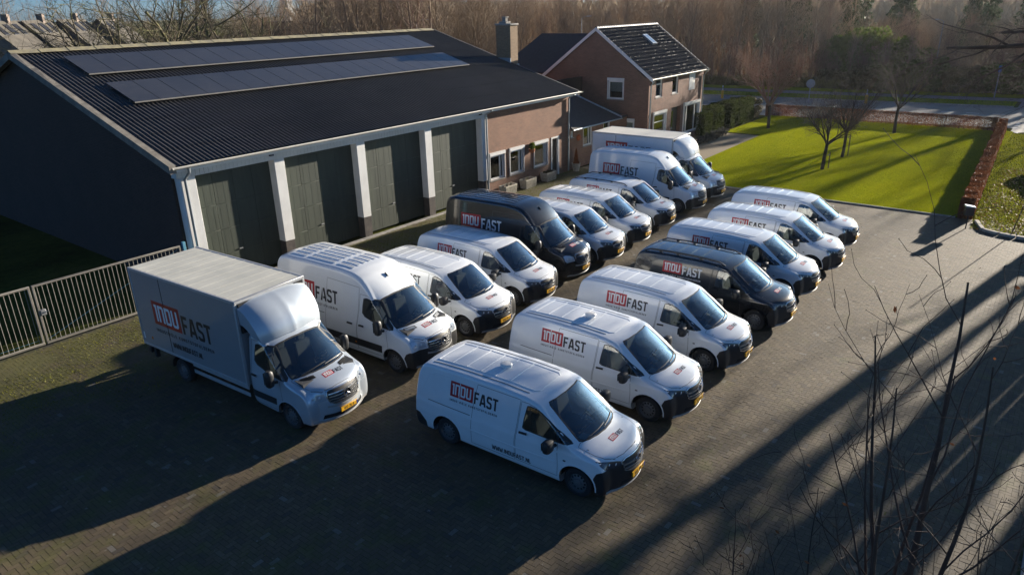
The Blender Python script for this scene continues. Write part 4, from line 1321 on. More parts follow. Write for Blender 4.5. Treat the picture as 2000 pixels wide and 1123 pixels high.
def mirrors(root, x, z, y, big=False):
    for sg in (-1, 1):
        m = MB()
        h, w_, d = (0.42, 0.21, 0.20) if big else (0.25, 0.30, 0.19)
        # rounded housing: lathe-like stack
        v = []; f = []; n = 12
        prof = [(-0.5, 0.55), (-0.42, 0.88), (-0.15, 1.0), (0.2, 1.0), (0.42, 0.85), (0.5, 0.5)]
        for (zz, s_) in prof:
            for k in range(n):
                a = 2 * math.pi * k / n
                cx, cy = math.copysign(abs(math.cos(a)) ** 0.7, math.cos(a)), math.copysign(abs(math.sin(a)) ** 0.7, math.sin(a))
                v.append((x + d / 2 * s_ * cx, sg * (y + 0.14 + w_ / 2) + w_ / 2 * s_ * cy, z + zz * h))
        for i in range(len(prof) - 1):
            for k in range(n):
                f.append((i * n + k, i * n + (k + 1) % n, (i + 1) * n + (k + 1) % n, (i + 1) * n + k))
        f.append(tuple(range(n))); f.append(tuple(range(len(v) - n, len(v))))
        m.add(v, f, True)
        m.tube([(x + 0.03, sg * (y - 0.06), z - h * 0.42), (x, sg * (y + 0.2), z - h * 0.3)], 0.035, 8)
        o = m.build('mirror', MATS['black_plastic'], root)
        q = d / 2 + 0.004
        MB().box(x - q - 0.004, x - q, sg * (y + 0.14 + w_ / 2) - w_ * 0.36, sg * (y + 0.14 + w_ / 2) + w_ * 0.36, z - h * 0.36, z + h * 0.36).build('mirror_glass', MATS['chrome'], o)

def plate(root, sh, z, txt=None, y0=0.0):
    c, n = sh.hit(y0, z, 'front')
    x = c.x + 0.02
    o = MB().box(x - 0.03, x + 0.004, -0.26 + y0, 0.26 + y0, z - 0.055, z + 0.055, 0.004).build('number_plate', MATS['plate_yellow'], root)
    MB().box(x + 0.0042, x + 0.0055, 0.222 + y0, 0.257 + y0, z - 0.05, z + 0.05).build('plate_band', MATS['plate_blue'], o)
    if txt:
        h = 0.075
        w_ = text_width(txt, h, 0.85, 0.14)
        st, _ = text_ribbons(txt, -w_ / 2 - 0.02, z - h / 2, h, 0.85, 0, 0.14)
        m = MB()
        for i, s_ in enumerate(st):
            for a, b in zip(s_, s_[1:]):
                a, b = Vector(a), Vector(b); d = (b - a).normalized(); nn = Vector((-d.y, d.x)) * 0.006
                xx = x + 0.0046 + 0.0003 * (i % 3)
                # text reads from the van's right to left as seen from the front
                m.add([(xx, y0 + p.x, p.y) for p in (a + nn, b + nn, b - nn, a - nn)], [(0, 1, 2, 3)])
        m.build('plate_characters', MATS['dark_print'], o)
    else:
        m = MB()
        for k, wd in enumerate((0.05, 0.05, 0.05, 0.02, 0.05, 0.05, 0.02, 0.05)):
            yy = -0.19 + k * 0.05
            m.box(x + 0.0042, x + 0.0055, y0 + yy, y0 + yy + wd * 0.72, z - (0.032 if wd > 0.03 else 0.004), z + (0.032 if wd > 0.03 else 0.004))
        m.build('plate_characters', MATS['dark_print'], o)

def seams(sh, root, poly, axis, name='door_seam', closed=True, mat='seam_grey', w_=0.009):
    return link(name, sh.ribbons(name, [poly], axis, w_, 0.0006, closed, 0.07, 0.0012), MATS[mat], root)

SHELLS = {}
def mirror_y(poly): return [(x, -y) for x, y in poly]

# ---------------------------------------------------------------- mid-size panel van
def mid_shell(L):
    key = ('mid', L)
    if key in SHELLS: return SHELLS[key]
    D = L - 5.14
    # x, z, crown, sweep, fillet depth, fillet width
    sil = [(-0.10, 0.20, .01, .20, .06, .10), (-0.02, 0.30, .0, .24, .05, .22), (0.0, 0.45, .0, .26, .05, .26), (0.0, 0.60, .0, .26, .05, .26), (-0.025, 0.75, .0, .26, .05, .25),
           (-0.06, 0.87, .01, .26, .06, .22), (-0.13, 0.965, .02, .25, .07, .17), (-0.24, 1.02, .035, .24, .08, .14), (-0.42, 1.075, .045, .24, .09, .12), (-0.60, 1.12, .05, .25, .09, .11), (-0.74, 1.155, .05, .26, .09, .11),
           (-0.80, 1.18, .05, .26, .09, .11), (-1.20, 1.455, .055, .20, .08, .10), (-1.62, 1.735, .055, .14, .08, .10), (-1.70, 1.775, .055, .10, .08, .10), (-1.86, 1.82, .05, .05, .075, .09), (-2.2, 1.865, .04, .0, .07, .08), (-2.9, 1.90, .035, .0, .07, .075),
           (-3.8 - D, 1.905, .035, .0, .07, .075), (-4.55 - D, 1.88, .035, .0, .07, .075), (-4.82 - D, 1.85, .035, .0, .07, .08), (-4.93 - D, 1.79, .03, -.02, .07, .09), (-5.0 - D, 1.60, .01, -.03, .06, .11), (-5.06 - D, 1.2, .0, -.04, .06, .11), (-5.09 - D, 0.85, .0, -.04, .06, .11),
           (-5.13 - D, 0.62, .0, -.05, .06, .12), (-5.14 - D, 0.5, .0, -.05, .06, .12), (-5.10 - D, 0.33, .0, -.05, .05, .1), (-5.0 - D, 0.24, .0, .0, .04, .08), (-3.0, 0.22, .0, .0, .04, .07), (-0.5, 0.20, .0, .0, .04, .07)]
    wt = [(0.15, .90), (0.30, .945), (0.42, .958), (0.62, .960), (0.68, .968), (0.95, .968), (1.02, .946), (1.15, .932), (1.35, .898), (1.55, .858), (1.72, .818), (1.82, .79), (1.95, .75)]
    sh = Shell(sil, wt, (-1.05, .10), (-L + 1.2, .045), L, 0.80, -L + 0.6, -0.55)
    WB = 3.2 + D
    sh.wx = (-0.90, -0.90 - WB); sh.wr = 0.335; sh.D = D
    side = lambda c: abs(c.y) > 0.55
    # front bumper and rear bumper, unpainted
    sh.label('front_bumper', [(0.3, 0.0), (0.3, 0.805), (-0.16, 0.80), (-0.36, 0.80), (-0.46, 0.74), (-0.52, 0.62), (-0.57, 0.45), (-0.60, 0.0)], 'y')
    sh.label('rear_bumper', [(-L - 0.3, 0.0), (-L - 0.3, 0.62), (-L + 0.10, 0.62), (-L + 0.22, 0.60), (-L + 0.42, 0.42), (-L + 0.46, 0.0)], 'y')
    sh.bonnet = [(-0.17, 0.0), (-0.19, 0.3), (-0.27, 0.55), (-0.40, 0.70), (-0.60, 0.775), (-0.95, 0.80), (-0.965, 0.70), (-0.88, 0.52), (-0.80, 0.3), (-0.765, 0.0)]
    full = sh.bonnet + [(x, -y) for x, y in sh.bonnet[-2:0:-1]]
    sh.bonnet_full = full
    sh.label('bonnet', full, 'z', lambda c: c.z > 0.86 and c.x > -1.1)
    ws = [(-0.775, 0.0), (-0.80, 0.25), (-0.865, 0.48), (-0.945, 0.63), (-1.0, 0.685), (-1.10, 0.68), (-1.45, 0.645), (-1.74, 0.605), (-1.79, 0.56), (-1.74, 0.35), (-1.715, 0.0)]
    wf = ws + [(x, -y) for x, y in ws[-2:0:-1]]
    sh.ws_full = wf
    sh.label('windscreen', wf, 'z', lambda c: c.z > 1.1 and -1.9 < c.x < -0.7)
    sh.door = [(-1.36, 0.36), (-1.345, 0.7), (-1.36, 1.12), (-1.30, 1.20), (-1.56, 1.42), (-1.80, 1.62), (-1.95, 1.70), (-2.12, 1.735), (-2.30, 1.735), (-2.345, 1.2), (-2.40, 0.8), (-2.40, 0.36)]
    sh.slide = [(-2.43, 0.34), (-2.425, 0.8), (-2.37, 1.2), (-2.325, 1.76), (-3.46, 1.77), (-3.55, 1.2), (-3.60, 0.7), (-3.60, 0.34)]
    win = [(-1.07, 1.155), (-1.30, 1.31), (-1.60, 1.52), (-1.78, 1.63), (-1.90, 1.672), (-2.08, 1.69), (-2.15, 1.672), (-2.20, 1.4), (-2.225, 1.19), (-2.15, 1.165), (-1.6, 1.15)]
    sh.label('sliding_door', sh.slide, 'y', lambda c: c.y < -0.55)
    sh.label('cab_door', sh.door, 'y', side)
    sh.label('side_window', win, 'y', side)
    sh.win = win
    for cx in sh.wx: sh.label('arch', circle(cx, 0.345, 0.415), 'y', lambda c: abs(c.y) > 0.45)
    SHELLS[key] = sh
    return sh

def common_wheels(root, sh, wd=0.215, dual=False, yo=0.0):
    t, rim, sl = wheel_meshes(sh.wr, wd)
    for m, a in ((t, 'rubber'), (rim, 'steel_rim'), (sl, 'dark_void')): m.materials.append(MATS[a])
    for cx in sh.wx:
        for sg in (1, -1):
            yy = sh.W(cx, 0.5) - wd / 2 - 0.045 + yo
            o = link('wheel', t, None, root, (cx, sg * yy, sh.wr), (0, 0, 0 if sg > 0 else math.pi))
            r_ = link('rim', rim, None, o); link('rim_holes', sl, None, o)
            # wheel well
            m = MB(); n = 12; v = []; r2 = sh.wr + 0.085
            for k in range(n + 1):
                a = math.pi * k / n
                for q in (yy - 0.22, yy + wd / 2 - 0.05): v.append((cx + r2 * math.cos(a), sg * q, sh.wr + r2 * math.sin(a) * 0.97))
            m.add(v, [(2 * k, 2 * k + 2, 2 * k + 3, 2 * k + 1) for k in range(n)])
            m.add([(cx + r2 * math.cos(math.pi * k / n), sg * (yy - 0.22), sh.wr + r2 * math.sin(math.pi * k / n) * 0.97) for k in range(n + 1)] + [(cx - r2, sg * (yy - 0.22), 0.2), (cx + r2, sg * (yy - 0.22), 0.2)], [tuple(range(n + 3))])
            m.build('wheel_arch', MATS['dark_void'], root)
            # arch lip
            lip = [(cx + 0.425 * math.cos(R(a)), 0.345 + 0.425 * math.sin(R(a))) for a in range(-8, 189, 14)]
            link('arch_lip', sh.ribbons('arch_lip', [lip], 'side+' if sg > 0 else 'side-', 0.03, 0.008, False, 0.06), MATS['black_plastic'] if sh.D < -5 else root_paint(root), root)

def root_paint(root): return MATS[root['_paint']]

def mid_van(L, paintname, grille_chrome=True, fast='dark_print', logo_x=None):
    sh = mid_shell(L)
    D = sh.D
    P = MATS[paintname]
    bump_m = MATS['black_plastic']
    root = empty('panel_van')
    root['_paint'] = paintname
    link('body', sh.part('body'), P, root)
    bn = link('bonnet', sh.part('bonnet'), P, root)
    seams(sh, bn, sh.bonnet_full, 'top', 'bonnet_seam')
    ws = link('windscreen', sh.part('windscreen'), MATS['auto_glass'], root)
    link('screen_seal', sh.ribbons('screen_seal', [sh.ws_full], 'top', 0.026, 0.001, True, 0.07, 0.001), MATS['rubber'], ws)
    fb = link('front_bumper', sh.part('front_bumper'), bump_m, root)
    link('rear_bumper', sh.part('rear_bumper'), bump_m, root)
    sd = link('sliding_door', sh.part('sliding_door'), P, root)
    seams(sh, sd, sh.slide, 'side-')
    link('door_rail', sh.ribbons('door_rail', [[(-3.62, 1.02), (-4.62 - D, 1.035)]], 'side-', 0.016, 0.001), MATS['seam_grey'], root)
    for sg, ax in ((-1, 'side-'), (1, 'side+')):
        d = link('cab_door', sh.part('cab_door', sg), P, root)
        seams(sh, d, sh.door, ax)
        link('door_handle', sh.ribbons('door_handle', [[(-2.10, 1.075), (-2.30, 1.065)]], ax, 0.045, 0.03, False, 0.05), MATS['black_plastic'], d)
        w_ = link('side_window', sh.part('side_window', sg), MATS['auto_glass'], root)
        link('window_seal', sh.ribbons('window_seal', [sh.win], ax, 0.022, 0.002, True, 0.06), MATS['black_plastic'], w_)
        link('quarter_pillar', sh.ribbons('quarter_pillar', [[(-1.36, 1.16), (-1.40, 1.37)]], ax, 0.04, 0.003), MATS['black_plastic'], w_)
        # pressed side panel and swage
        link('swage_line', sh.ribbons('swage_line', [[(-1.42, 0.68), (-2.4, 0.655), (-3.50 - D * 0.5, 0.66)]], ax, 0.05, 0.006), P, root)
        pa = [(-3.72 - D, 1.18), (-3.70 - D, 1.72), (-4.4 - D, 1.72), (-4.62 - D, 1.62), (-4.74 - D, 1.42), (-4.78 - D, 1.18)]
        link('panel_pressing', sh.ribbons('panel_pressing', [pa], ax, 0.02, 0.004), P, root)
        # headlight wraps from the grille back over the wing
        hl = [(0.44, 0.79), (0.60, 0.775), (0.76, 0.79), (0.84, 0.83), (0.885, 0.90), (0.892, 0.985), (0.80, 0.955), (0.66, 0.925), (0.52, 0.90), (0.45, 0.875)]
        if sg < 0: hl = mirror_x(hl)
        h = link('headlight', sh.patch('headlight', hl, 'front', 0.004, 0.05), MATS['headlight_dark'], root)
        for (yy, zz, r_) in ((0.56, 0.845, 0.032), (0.68, 0.86, 0.030)):
            c, n = sh.hit(sg * yy, zz, 'front')
            MB().lathe([(0.001, 0.012), (r_ * 0.6, 0.010), (r_, 0.0)], 14, 'x', (c.x + 0.004, c.y, c.z)).build('lens', MATS['lamp_lens'], h)
        tl = [(0.72, 0.72), (0.80, 0.72), (0.76, 1.40), (0.70, 1.40)]
        if sg < 0: tl = mirror_x(tl)
        link('tail_light', sh.patch('tail_light', tl, 'rear', 0.005, 0.08), MATS['tail_red'], root)
        c, n = sh.hit(-1.18, 0.80, ax)
        MB().box(c.x - 0.03, c.x + 0.03, min(c.y, c.y + sg * 0.008), max(c.y, c.y + sg * 0.008), 0.785, 0.812).build('indicator', MATS['orange_lens' if False else 'dark_print'], root)
    # grille with two bright bars and the star
    gp = [(-0.40, 0.66), (-0.43, 0.86), (-0.33, 0.90), (0.33, 0.90), (0.43, 0.86), (0.40, 0.66), (0.28, 0.62), (-0.28, 0.62)]
    g = link('grille', sh.patch('grille', gp, 'front', 0.006, 0.06), MATS['black_plastic'], root)
    cm = MATS['chrome'] if grille_chrome else MATS['grey_metal']
    for z in (0.70, 0.78):
        link('grille_bar', sh.ribbons('grille_bar', [[(-0.41, z), (0.41, z)]], 'front', 0.042, 0.022, False, 0.06, 0.008), cm, g)
    link('grille_surround', sh.ribbons('grille_surround', [gp], 'front', 0.022, 0.014, True, 0.05, 0.006), MATS['grey_metal'] if not grille_chrome else MATS['chrome'], g)
    c, n = sh.hit(0, 0.77, 'front')
    sm = star_mb(0.098, 0); o = sm.build('emblem', MATS['chrome'], g); o.location = (c.x + 0.034, 0, 0.775)
    MB().lathe([(0.001, 0.0), (0.095, -0.004)], 24, 'x', (-0.004, 0, 0)).build('emblem_disc', MATS['dark_print'], o)
    # lower intake and bright lip
    link('air_intake', sh.patch('air_intake', [(-0.5, 0.33), (-0.46, 0.42), (0.46, 0.42), (0.5, 0.33)], 'front', 0.004, 0.07), MATS['dark_void'], fb)
    link('bumper_lip', sh.ribbons('bumper_lip', [[(-0.84, 0.285), (-0.6, 0.26), (-0.3, 0.25), (0.3, 0.25), (0.6, 0.26), (0.84, 0.285)]], 'front', 0.05, 0.02, False, 0.07), MATS['lip_grey'], fb)
    # wipers and cowl
    m = MB()
    for (ya, yb) in ((-0.50, 0.10), (0.05, 0.62)):
        pts = []
        for k in range(7):
            y = ya + (yb - ya) * k / 6
            x = -0.83 - 0.13 * (y / 0.65) ** 2 - 0.05 * (k / 6)
            c, n = sh.hit(x, y, 'top'); pts.append(c + n * 0.018)
        m.tube(pts, 0.011, 5)
    m.build('wiper', MATS['black_plastic'], root)
    # roof pressings
    rl = [[(-2.25, s_ * 0.60), (-4.66 - D, s_ * 0.60)] for s_ in (-1, 1)]
    link('roof_groove', sh.ribbons('roof_groove', rl, 'top', 0.028, 0.004), MATS['seal_grey'], root)
    ribs = [[(-2.45 - k * 0.40, -0.46), (-2.45 - k * 0.40, 0.46)] for k in range(1, 6 if D < 0.1 else 7)]
    link('roof_rib', sh.ribbons('roof_rib', ribs, 'top', 0.035, 0.009), P, root)
    fr = [(-2.12, -0.40), (-2.20, -0.47), (-4.62 - D, -0.47), (-4.62 - D, 0.47), (-2.20, 0.47), (-2.12, 0.40)]
    link('roof_pressing', sh.ribbons('roof_pressing', [fr], 'top', 0.022, 0.007, True), P, root)
    cab_interior(root, sh, -1.25, 1.10, -1.95, 0.80, 0.80, -2.50, 1.66)
    mirrors(root, -1.42, 1.17, 0.90)
    common_wheels(root, sh)
    # lettering
    lx = -4.20 + 0.30 * (0.23 - D) / 0.23 * 0.75 if logo_x is None else logo_x
    logo(sh, root, lx, 1.665, 0.345, None, fast_mat=fast)
    st, _ = text_ribbons('WWW.INDUFAST.NL', -3.02, 0.40, 0.105, 1.02, 0, 0.12)
    link('website_lettering', sh.strokes('website_lettering', st, 'side-', 0.019, 0.004), MATS[fast], root)
    # small logo slanted across the bonnet: text x runs towards the van's left (+y), up is rearwards
    tf = lambda p: Vector((-0.48 - p[1], -0.30 + p[0]))
    logo(sh, root, 0.10, 0.13, 0.125, None, axis='top', sub=False, tf=tf, fast_mat=fast)
    for o in root.children:
        pass
    return root, sh
def mirror_x(poly): return [(-a, b) for a, b in poly][::-1]

simple('headlight_dark', (0.05, 0.06, 0.075), 0.12, coat=1.0)
simple('lamp_lens', (0.75, 0.80, 0.85), 0.1, 0.3, coat=1.0)
simple('lip_grey', (0.34, 0.34, 0.33), 0.5)
simple('seam_grey', (0.05, 0.052, 0.055), 0.7)
simple('seal_grey', (0.16, 0.17, 0.18), 0.5)

# ---------------------------------------------------------------- large high-roof van and its cab
def big_profile(cab_only):
    if cab_only:
        tail = [(-1.62, 2.06, .05, .10, .10, .14), (-1.74, 2.15, .05, .06, .11, .16), (-1.95, 2.22, .05, .0, .11, .16), (-2.28, 2.25, .05, .0, .10, .14), (-2.34, 2.18, .02, -.01, .06, .08), (-2.35, 1.6, .0, .0, .03, .04), (-2.35, 0.8, .0, .0, .03, .04), (-2.33, 0.42, .0, .0, .03, .04), (-2.2, 0.36, .0, .0, .04, .06), (-0.5, 0.26, .0, .0, .04, .07)]
        L = 2.35
    else:
        tail = [(-1.62, 2.06, .05, .10, .10, .14), (-1.72, 2.16, .05, .08, .11, .16), (-1.95, 2.36, .05, .04, .13, .18), (-2.2, 2.53, .05, .0, .13, .15), (-2.5, 2.62, .04, .0, .12, .13), (-3.0, 2.66, .035, .0, .11, .12), (-4.5, 2.66, .035, .0, .11, .12), (-5.45, 2.64, .035, .0, .11, .12), (-5.72, 2.58, .04, .0, .14, .16), (-5.82, 2.42, .02, -.02, .08, .14), (-5.87, 1.8, .0, -.03, .06, .12), (-5.90, 0.9, .0, -.03, .06, .12), (-5.95, 0.62, .0, -.03, .06, .12), (-5.95, 0.45, .0, -.03, .05, .1), (-5.85, 0.33, .0, .0, .04, .08), (-0.5, 0.26, .0, .0, .04, .07)]
        L = 5.95
    head = [(-0.10, 0.24, .01, .22, .06, .12), (-0.02, 0.34, .0, .26, .05, .24), (0.0, 0.50, .0, .28, .05, .28), (0.0, 0.68, .0, .28, .05, .28), (-0.03, 0.85, .0, .28, .05, .27), (-0.07, 1.0, .01, .28, .06, .24), (-0.13, 1.09, .02, .27, .07, .19), (-0.24, 1.155, .035, .26, .08, .16), (-0.45, 1.235, .045, .25, .09, .13), (-0.62, 1.29, .05, .25, .09, .12), (-0.70, 1.315, .05, .25, .09, .12), (-0.76, 1.345, .05, .25, .09, .12), (-1.20, 1.70, .055, .19, .09, .13), (-1.54, 1.99, .055, .13, .10, .14)]
    return head + tail, L

def big_shell(cab_only):
    key = ('big', cab_only)
    if key in SHELLS: return SHELLS[key]
    sil, L = big_profile(cab_only)
    wt = [(0.2, .92), (0.35, .965), (0.52, .985), (0.56, .992), (0.74, .992), (0.80, .998), (1.18, .992), (1.26, .975), (1.6, .935), (1.9, .90), (2.2, .866), (2.5, .83), (2.7, .80)]
    sh = Shell(sil, wt, (-1.15, .11), (-L + (0.9 if not cab_only else 0.2), .03), L, 0.9, -L + (0.7 if not cab_only else 0.45), -0.6)
    sh.wx = (-1.0,) if cab_only else (-1.0, -4.66); sh.wr = 0.345; sh.D = 0
    side = lambda c: abs(c.y) > 0.6
    sh.label('front_bumper', [(0.3, 0.0), (0.3, 0.80), (-0.2, 0.80), (-0.40, 0.775), (-0.53, 0.70), (-0.60, 0.58), (-0.64, 0.0)], 'y')
    if not cab_only:
        sh.label('rear_bumper', [(-L - 0.3, 0), (-L - 0.3, 0.66), (-L + 0.12, 0.66), (-L + 0.4, 0.5), (-L + 0.5, 0.0)], 'y')
        sh.label('side_cladding', [(-1.42, 0.52), (-1.40, 0.745), (-4.2, 0.745), (-4.22, 0.52)], 'y', side)
    else:
        sh.label('side_cladding', [(-1.42, 0.56), (-1.40, 0.745), (-2.40, 0.745), (-2.40, 0.56)], 'y', side)
    bh = [(-0.17, 0.0), (-0.19, 0.3), (-0.27, 0.55), (-0.42, 0.72), (-0.65, 0.80), (-0.93, 0.845), (-0.95, 0.76), (-0.87, 0.58), (-0.76, 0.34), (-0.715, 0.0)]
    sh.bonnet_full = bh + [(x, -y) for x, y in bh[-2:0:-1]]
    sh.label('bonnet', sh.bonnet_full, 'z', lambda c: c.z > 0.98 and c.x > -1.1)
    ws = [(-0.735, 0.0), (-0.76, 0.27), (-0.83, 0.54), (-0.92, 0.72), (-0.97, 0.80), (-1.06, 0.80), (-1.35, 0.76), (-1.57, 0.725), (-1.625, 0.66), (-1.585, 0.40), (-1.56, 0.0)]
    sh.ws_full = ws + [(x, -y) for x, y in ws[-2:0:-1]]
    sh.label('windscreen', sh.ws_full, 'z', lambda c: c.z > 1.2 and -1.75 < c.x < -0.65)
    e = -2.30 if cab_only else -2.36
    sh.door = [(-1.20, 0.42), (-1.17, 0.8), (-1.20, 1.24), (-1.12, 1.31), (-1.40, 1.62), (-1.66, 1.95), (-1.76, 2.03), (-1.90, 2.08), (-2.18, 2.08), (-2.24, 1.6), (e, 1.0), (e, 0.42)]
    sh.slide = [(-2.39, 0.40), (-2.38, 1.0), (-2.27, 1.6), (-2.21, 2.26), (-3.52, 2.30), (-3.60, 1.6), (-3.66, 0.9), (-3.66, 0.40)]
    win = [(-1.00, 1.285), (-1.20, 1.47), (-1.45, 1.76), (-1.60, 1.92), (-1.72, 1.985), (-1.95, 2.0), (-2.05, 1.97), (-2.09, 1.75), (-2.11, 1.56), (-2.02, 1.47), (-1.75, 1.40), (-1.5, 1.33)]
    if not cab_only: sh.label('sliding_door', sh.slide, 'y', lambda c: c.y < -0.6 and not (0.52 < c.z < 0.745))
    sh.label('cab_door', sh.door, 'y', lambda c: abs(c.y) > 0.6 and not (0.52 < c.z < 0.745))
    sh.label('side_window', win, 'y', side)
    sh.win = win
    for cx in sh.wx: sh.label('arch', circle(cx, 0.355, 0.43), 'y', lambda c: abs(c.y) > 0.5)
    SHELLS[key] = sh
    return sh

def big_van(paintname, cab_only=False, bumper='black_plastic', chrome=True, fast='dark_print', box=None):
    sh = big_shell(cab_only)
    P = MATS[paintname]
    root = empty('box_truck' if cab_only else 'panel_van')
    root['_paint'] = paintname
    link('cab' if cab_only else 'body', sh.part('body'), P, root)
    bn = link('bonnet', sh.part('bonnet'), P, root)
    seams(sh, bn, sh.bonnet_full, 'top', 'bonnet_seam')
    ws = link('windscreen', sh.part('windscreen'), MATS['auto_glass'], root)
    link('screen_seal', sh.ribbons('screen_seal', [sh.ws_full], 'top', 0.032, 0.001, True, 0.07, 0.001), MATS['rubber'], ws)
    fb = link('front_bumper', sh.part('front_bumper'), MATS[bumper], root)
    if not cab_only:
        link('rear_bumper', sh.part('rear_bumper'), MATS['black_plastic'], root)
        sd = link('sliding_door', sh.part('sliding_door'), P, root)
        seams(sh, sd, sh.slide, 'side-')
        link('door_handle', sh.ribbons('door_handle', [[(-2.50, 1.15), (-2.72, 1.15)]], 'side-', 0.05, 0.03, False, 0.05), MATS['black_plastic'], sd)
        link('door_rail', sh.ribbons('door_rail', [[(-3.68, 1.22), (-5.2, 1.235)]], 'side-', 0.016, 0.001), MATS['seam_grey'], root)
    for sg, ax in ((-1, 'side-'), (1, 'side+')):
        link('side_cladding', sh.part('side_cladding', sg), MATS['black_plastic'], root)
        d = link('cab_door', sh.part('cab_door', sg), P, root)
        seams(sh, d, sh.door, ax)
        link('door_handle', sh.ribbons('door_handle', [[(-2.05, 1.17), (-2.25, 1.165)]], ax, 0.05, 0.03, False, 0.05), MATS['black_plastic'], d)
        w_ = link('side_window', sh.part('side_window', sg), MATS['auto_glass'], root)
        link('window_seal', sh.ribbons('window_seal', [sh.win], ax, 0.024, 0.002, True, 0.06), MATS['black_plastic'], w_)
        link('quarter_pillar', sh.ribbons('quarter_pillar', [[(-1.30, 1.32), (-1.33, 1.62)]], ax, 0.045, 0.003), MATS['black_plastic'], w_)
        hl = [(0.50, 0.83), (0.68, 0.80), (0.84, 0.83), (0.90, 0.90), (0.905, 1.05), (0.80, 1.07), (0.64, 1.04), (0.52, 0.98)]
        if sg < 0: hl = mirror_x(hl)
        h = link('headlight', sh.patch('headlight', hl, 'front', 0.004, 0.05), MATS['headlight_clear'], root)
        for (yy, zz, r_) in ((0.62, 0.91, 0.045), (0.75, 0.93, 0.04)):
            c, n = sh.hit(sg * yy, zz, 'front')
            MB().lathe([(0.001, 0.014), (r_ * 0.6, 0.011), (r_, 0.0)], 14, 'x', (c.x + 0.004, c.y, c.z)).build('lens', MATS['lamp_lens'], h)
        # black ventilation grille beside the windscreen foot
        vp = [(-0.60, 0.38), (-0.70, 0.70), (-0.84, 0.70), (-0.71, 0.38)]
        if sg < 0: vp = [(a, -b) for a, b in vp][::-1]
        v_ = link('bonnet_vent', sh.patch('bonnet_vent', vp, 'top', 0.006, 0.025), MATS['dark_void'], bn)
        sl = [[(-0.630 - 0.026 * k, sg * 0.41), (-0.735 - 0.031 * k, sg * 0.68)] for k in range(3)]
        link('vent_slat', sh.ribbons('vent_slat', sl, 'top', 0.011, 0.010, False, 0.06, 0.006), MATS['black_plastic'] if paintname == 'van_silver' else P, v_)
        if not cab_only:
            tl = [(0.76, 0.75), (0.83, 0.75), (0.79, 1.5), (0.72, 1.5)]
            if sg < 0: tl = mirror_x(tl)
            link('tail_light', sh.patch('tail_light', tl, 'rear', 0.005, 0.08), MATS['tail_red'], root)
            link('swage_line', sh.ribbons('swage_line', [[(-3.72, 1.36), (-3.74, 2.22), (-5.5, 2.22), (-5.6, 1.36)]], ax, 0.025, 0.005), P, root)
            link('marker_light', sh.patch('marker_light', [(-2.47, 0.60), (-2.47, 0.64), (-2.40, 0.64), (-2.40, 0.60)], ax, 0.006), MATS['orange_lens'], root)
    gp = [(-0.44, 0.78), (-0.48, 0.90), (-0.46, 1.03), (-0.40, 1.06), (0.40, 1.06), (0.46, 1.03), (0.48, 0.90), (0.44, 0.78), (0.33, 0.70), (-0.33, 0.70)]
    g = link('grille', sh.patch('grille', gp, 'front', 0.006, 0.06), MATS['black_plastic'], root)
    cm = MATS['chrome'] if chrome else MATS['grey_metal']
    for z in (0.765, 0.83, 0.895, 0.96):
        link('grille_bar', sh.ribbons('grille_bar', [[(-0.44, z), (0.44, z)]], 'front', 0.032, 0.02, False, 0.06, 0.008), cm if z > 0.8 or chrome else MATS['black_plastic'], g)
    link('grille_surround', sh.ribbons('grille_surround', [gp], 'front', 0.028, 0.016, True, 0.05, 0.006), cm, g)
    c, n = sh.hit(0, 0.88, 'front')
    o = star_mb(0.115, 0).build('emblem', MATS['chrome'], g); o.location = (c.x + 0.036, 0, 0.885)
    MB().lathe([(0.001, 0.0), (0.112, -0.004)], 24, 'x', (-0.004, 0, 0)).build('emblem_disc', MATS['dark_print'], o)
    link('air_intake', sh.patch('air_intake', [(-0.62, 0.36), (-0.58, 0.46), (0.58, 0.46), (0.62, 0.36)], 'front', 0.004, 0.07), MATS['dark_void'], fb)
    link('bumper_lip', sh.ribbons('bumper_lip', [[(-0.84, 0.325), (-0.6, 0.30), (-0.3, 0.29), (0.3, 0.29), (0.6, 0.30), (0.84, 0.325)]], 'front', 0.05, 0.02, False, 0.07), MATS['lip_grey'], fb)
    link('upper_lip', sh.ribbons('upper_lip', [[(-0.5, 0.66), (-0.3, 0.645), (0.3, 0.645), (0.5, 0.66)]], 'front', 0.05, 0.014, False, 0.07), MATS['lip_grey'], fb)
    m = MB()
    for (ya, yb) in ((-0.58, 0.12), (0.06, 0.72)):
        pts = []
        for k in range(7):
            y = ya + (yb - ya) * k / 6
            x = -0.79 - 0.13 * (y / 0.75) ** 2 - 0.05 * (k / 6)
            c, n = sh.hit(x, y, 'top'); pts.append(c + n * 0.018)
        m.tube(pts, 0.011, 5)
    m.build('wiper', MATS['black_plastic'], root)
    cab_interior(root, sh, -1.10, 1.27, -1.85, 0.98, 0.85, -2.33 if cab_only else -2.5, 2.0)
    mirrors(root, -1.30, 1.38, 0.93, True)
    common_wheels(root, sh, 0.23)
    tf = lambda p: Vector((-0.46 - p[1], -0.34 + p[0]))
    logo(sh, root, 0.12, 0.15, 0.15, None, axis='top', sub=False, tf=tf, fast_mat=fast)
    if not cab_only:
        logo(sh, root, -5.02, 2.06, 0.50, None, fast_mat=fast)
        st, _ = text_ribbons('WWW.INDUFAST.NL', -4.05, 0.40, 0.115, 1.02, 0, 0.12)
        link('website_lettering', sh.strokes('website_lettering', st, 'side-', 0.02, 0.004), MATS[fast], root)
        rb = []
        for q in (-0.52, -0.31, -0.10, 0.10, 0.31, 0.52):
            rb += [[(-2.75, q), (-3.35, q)], [(-3.50, q), (-4.60, q)], [(-4.72, q), (-5.35, q)]]
        link('roof_rib', sh.ribbons('roof_rib', rb, 'top', 0.055, 0.012), P, root)
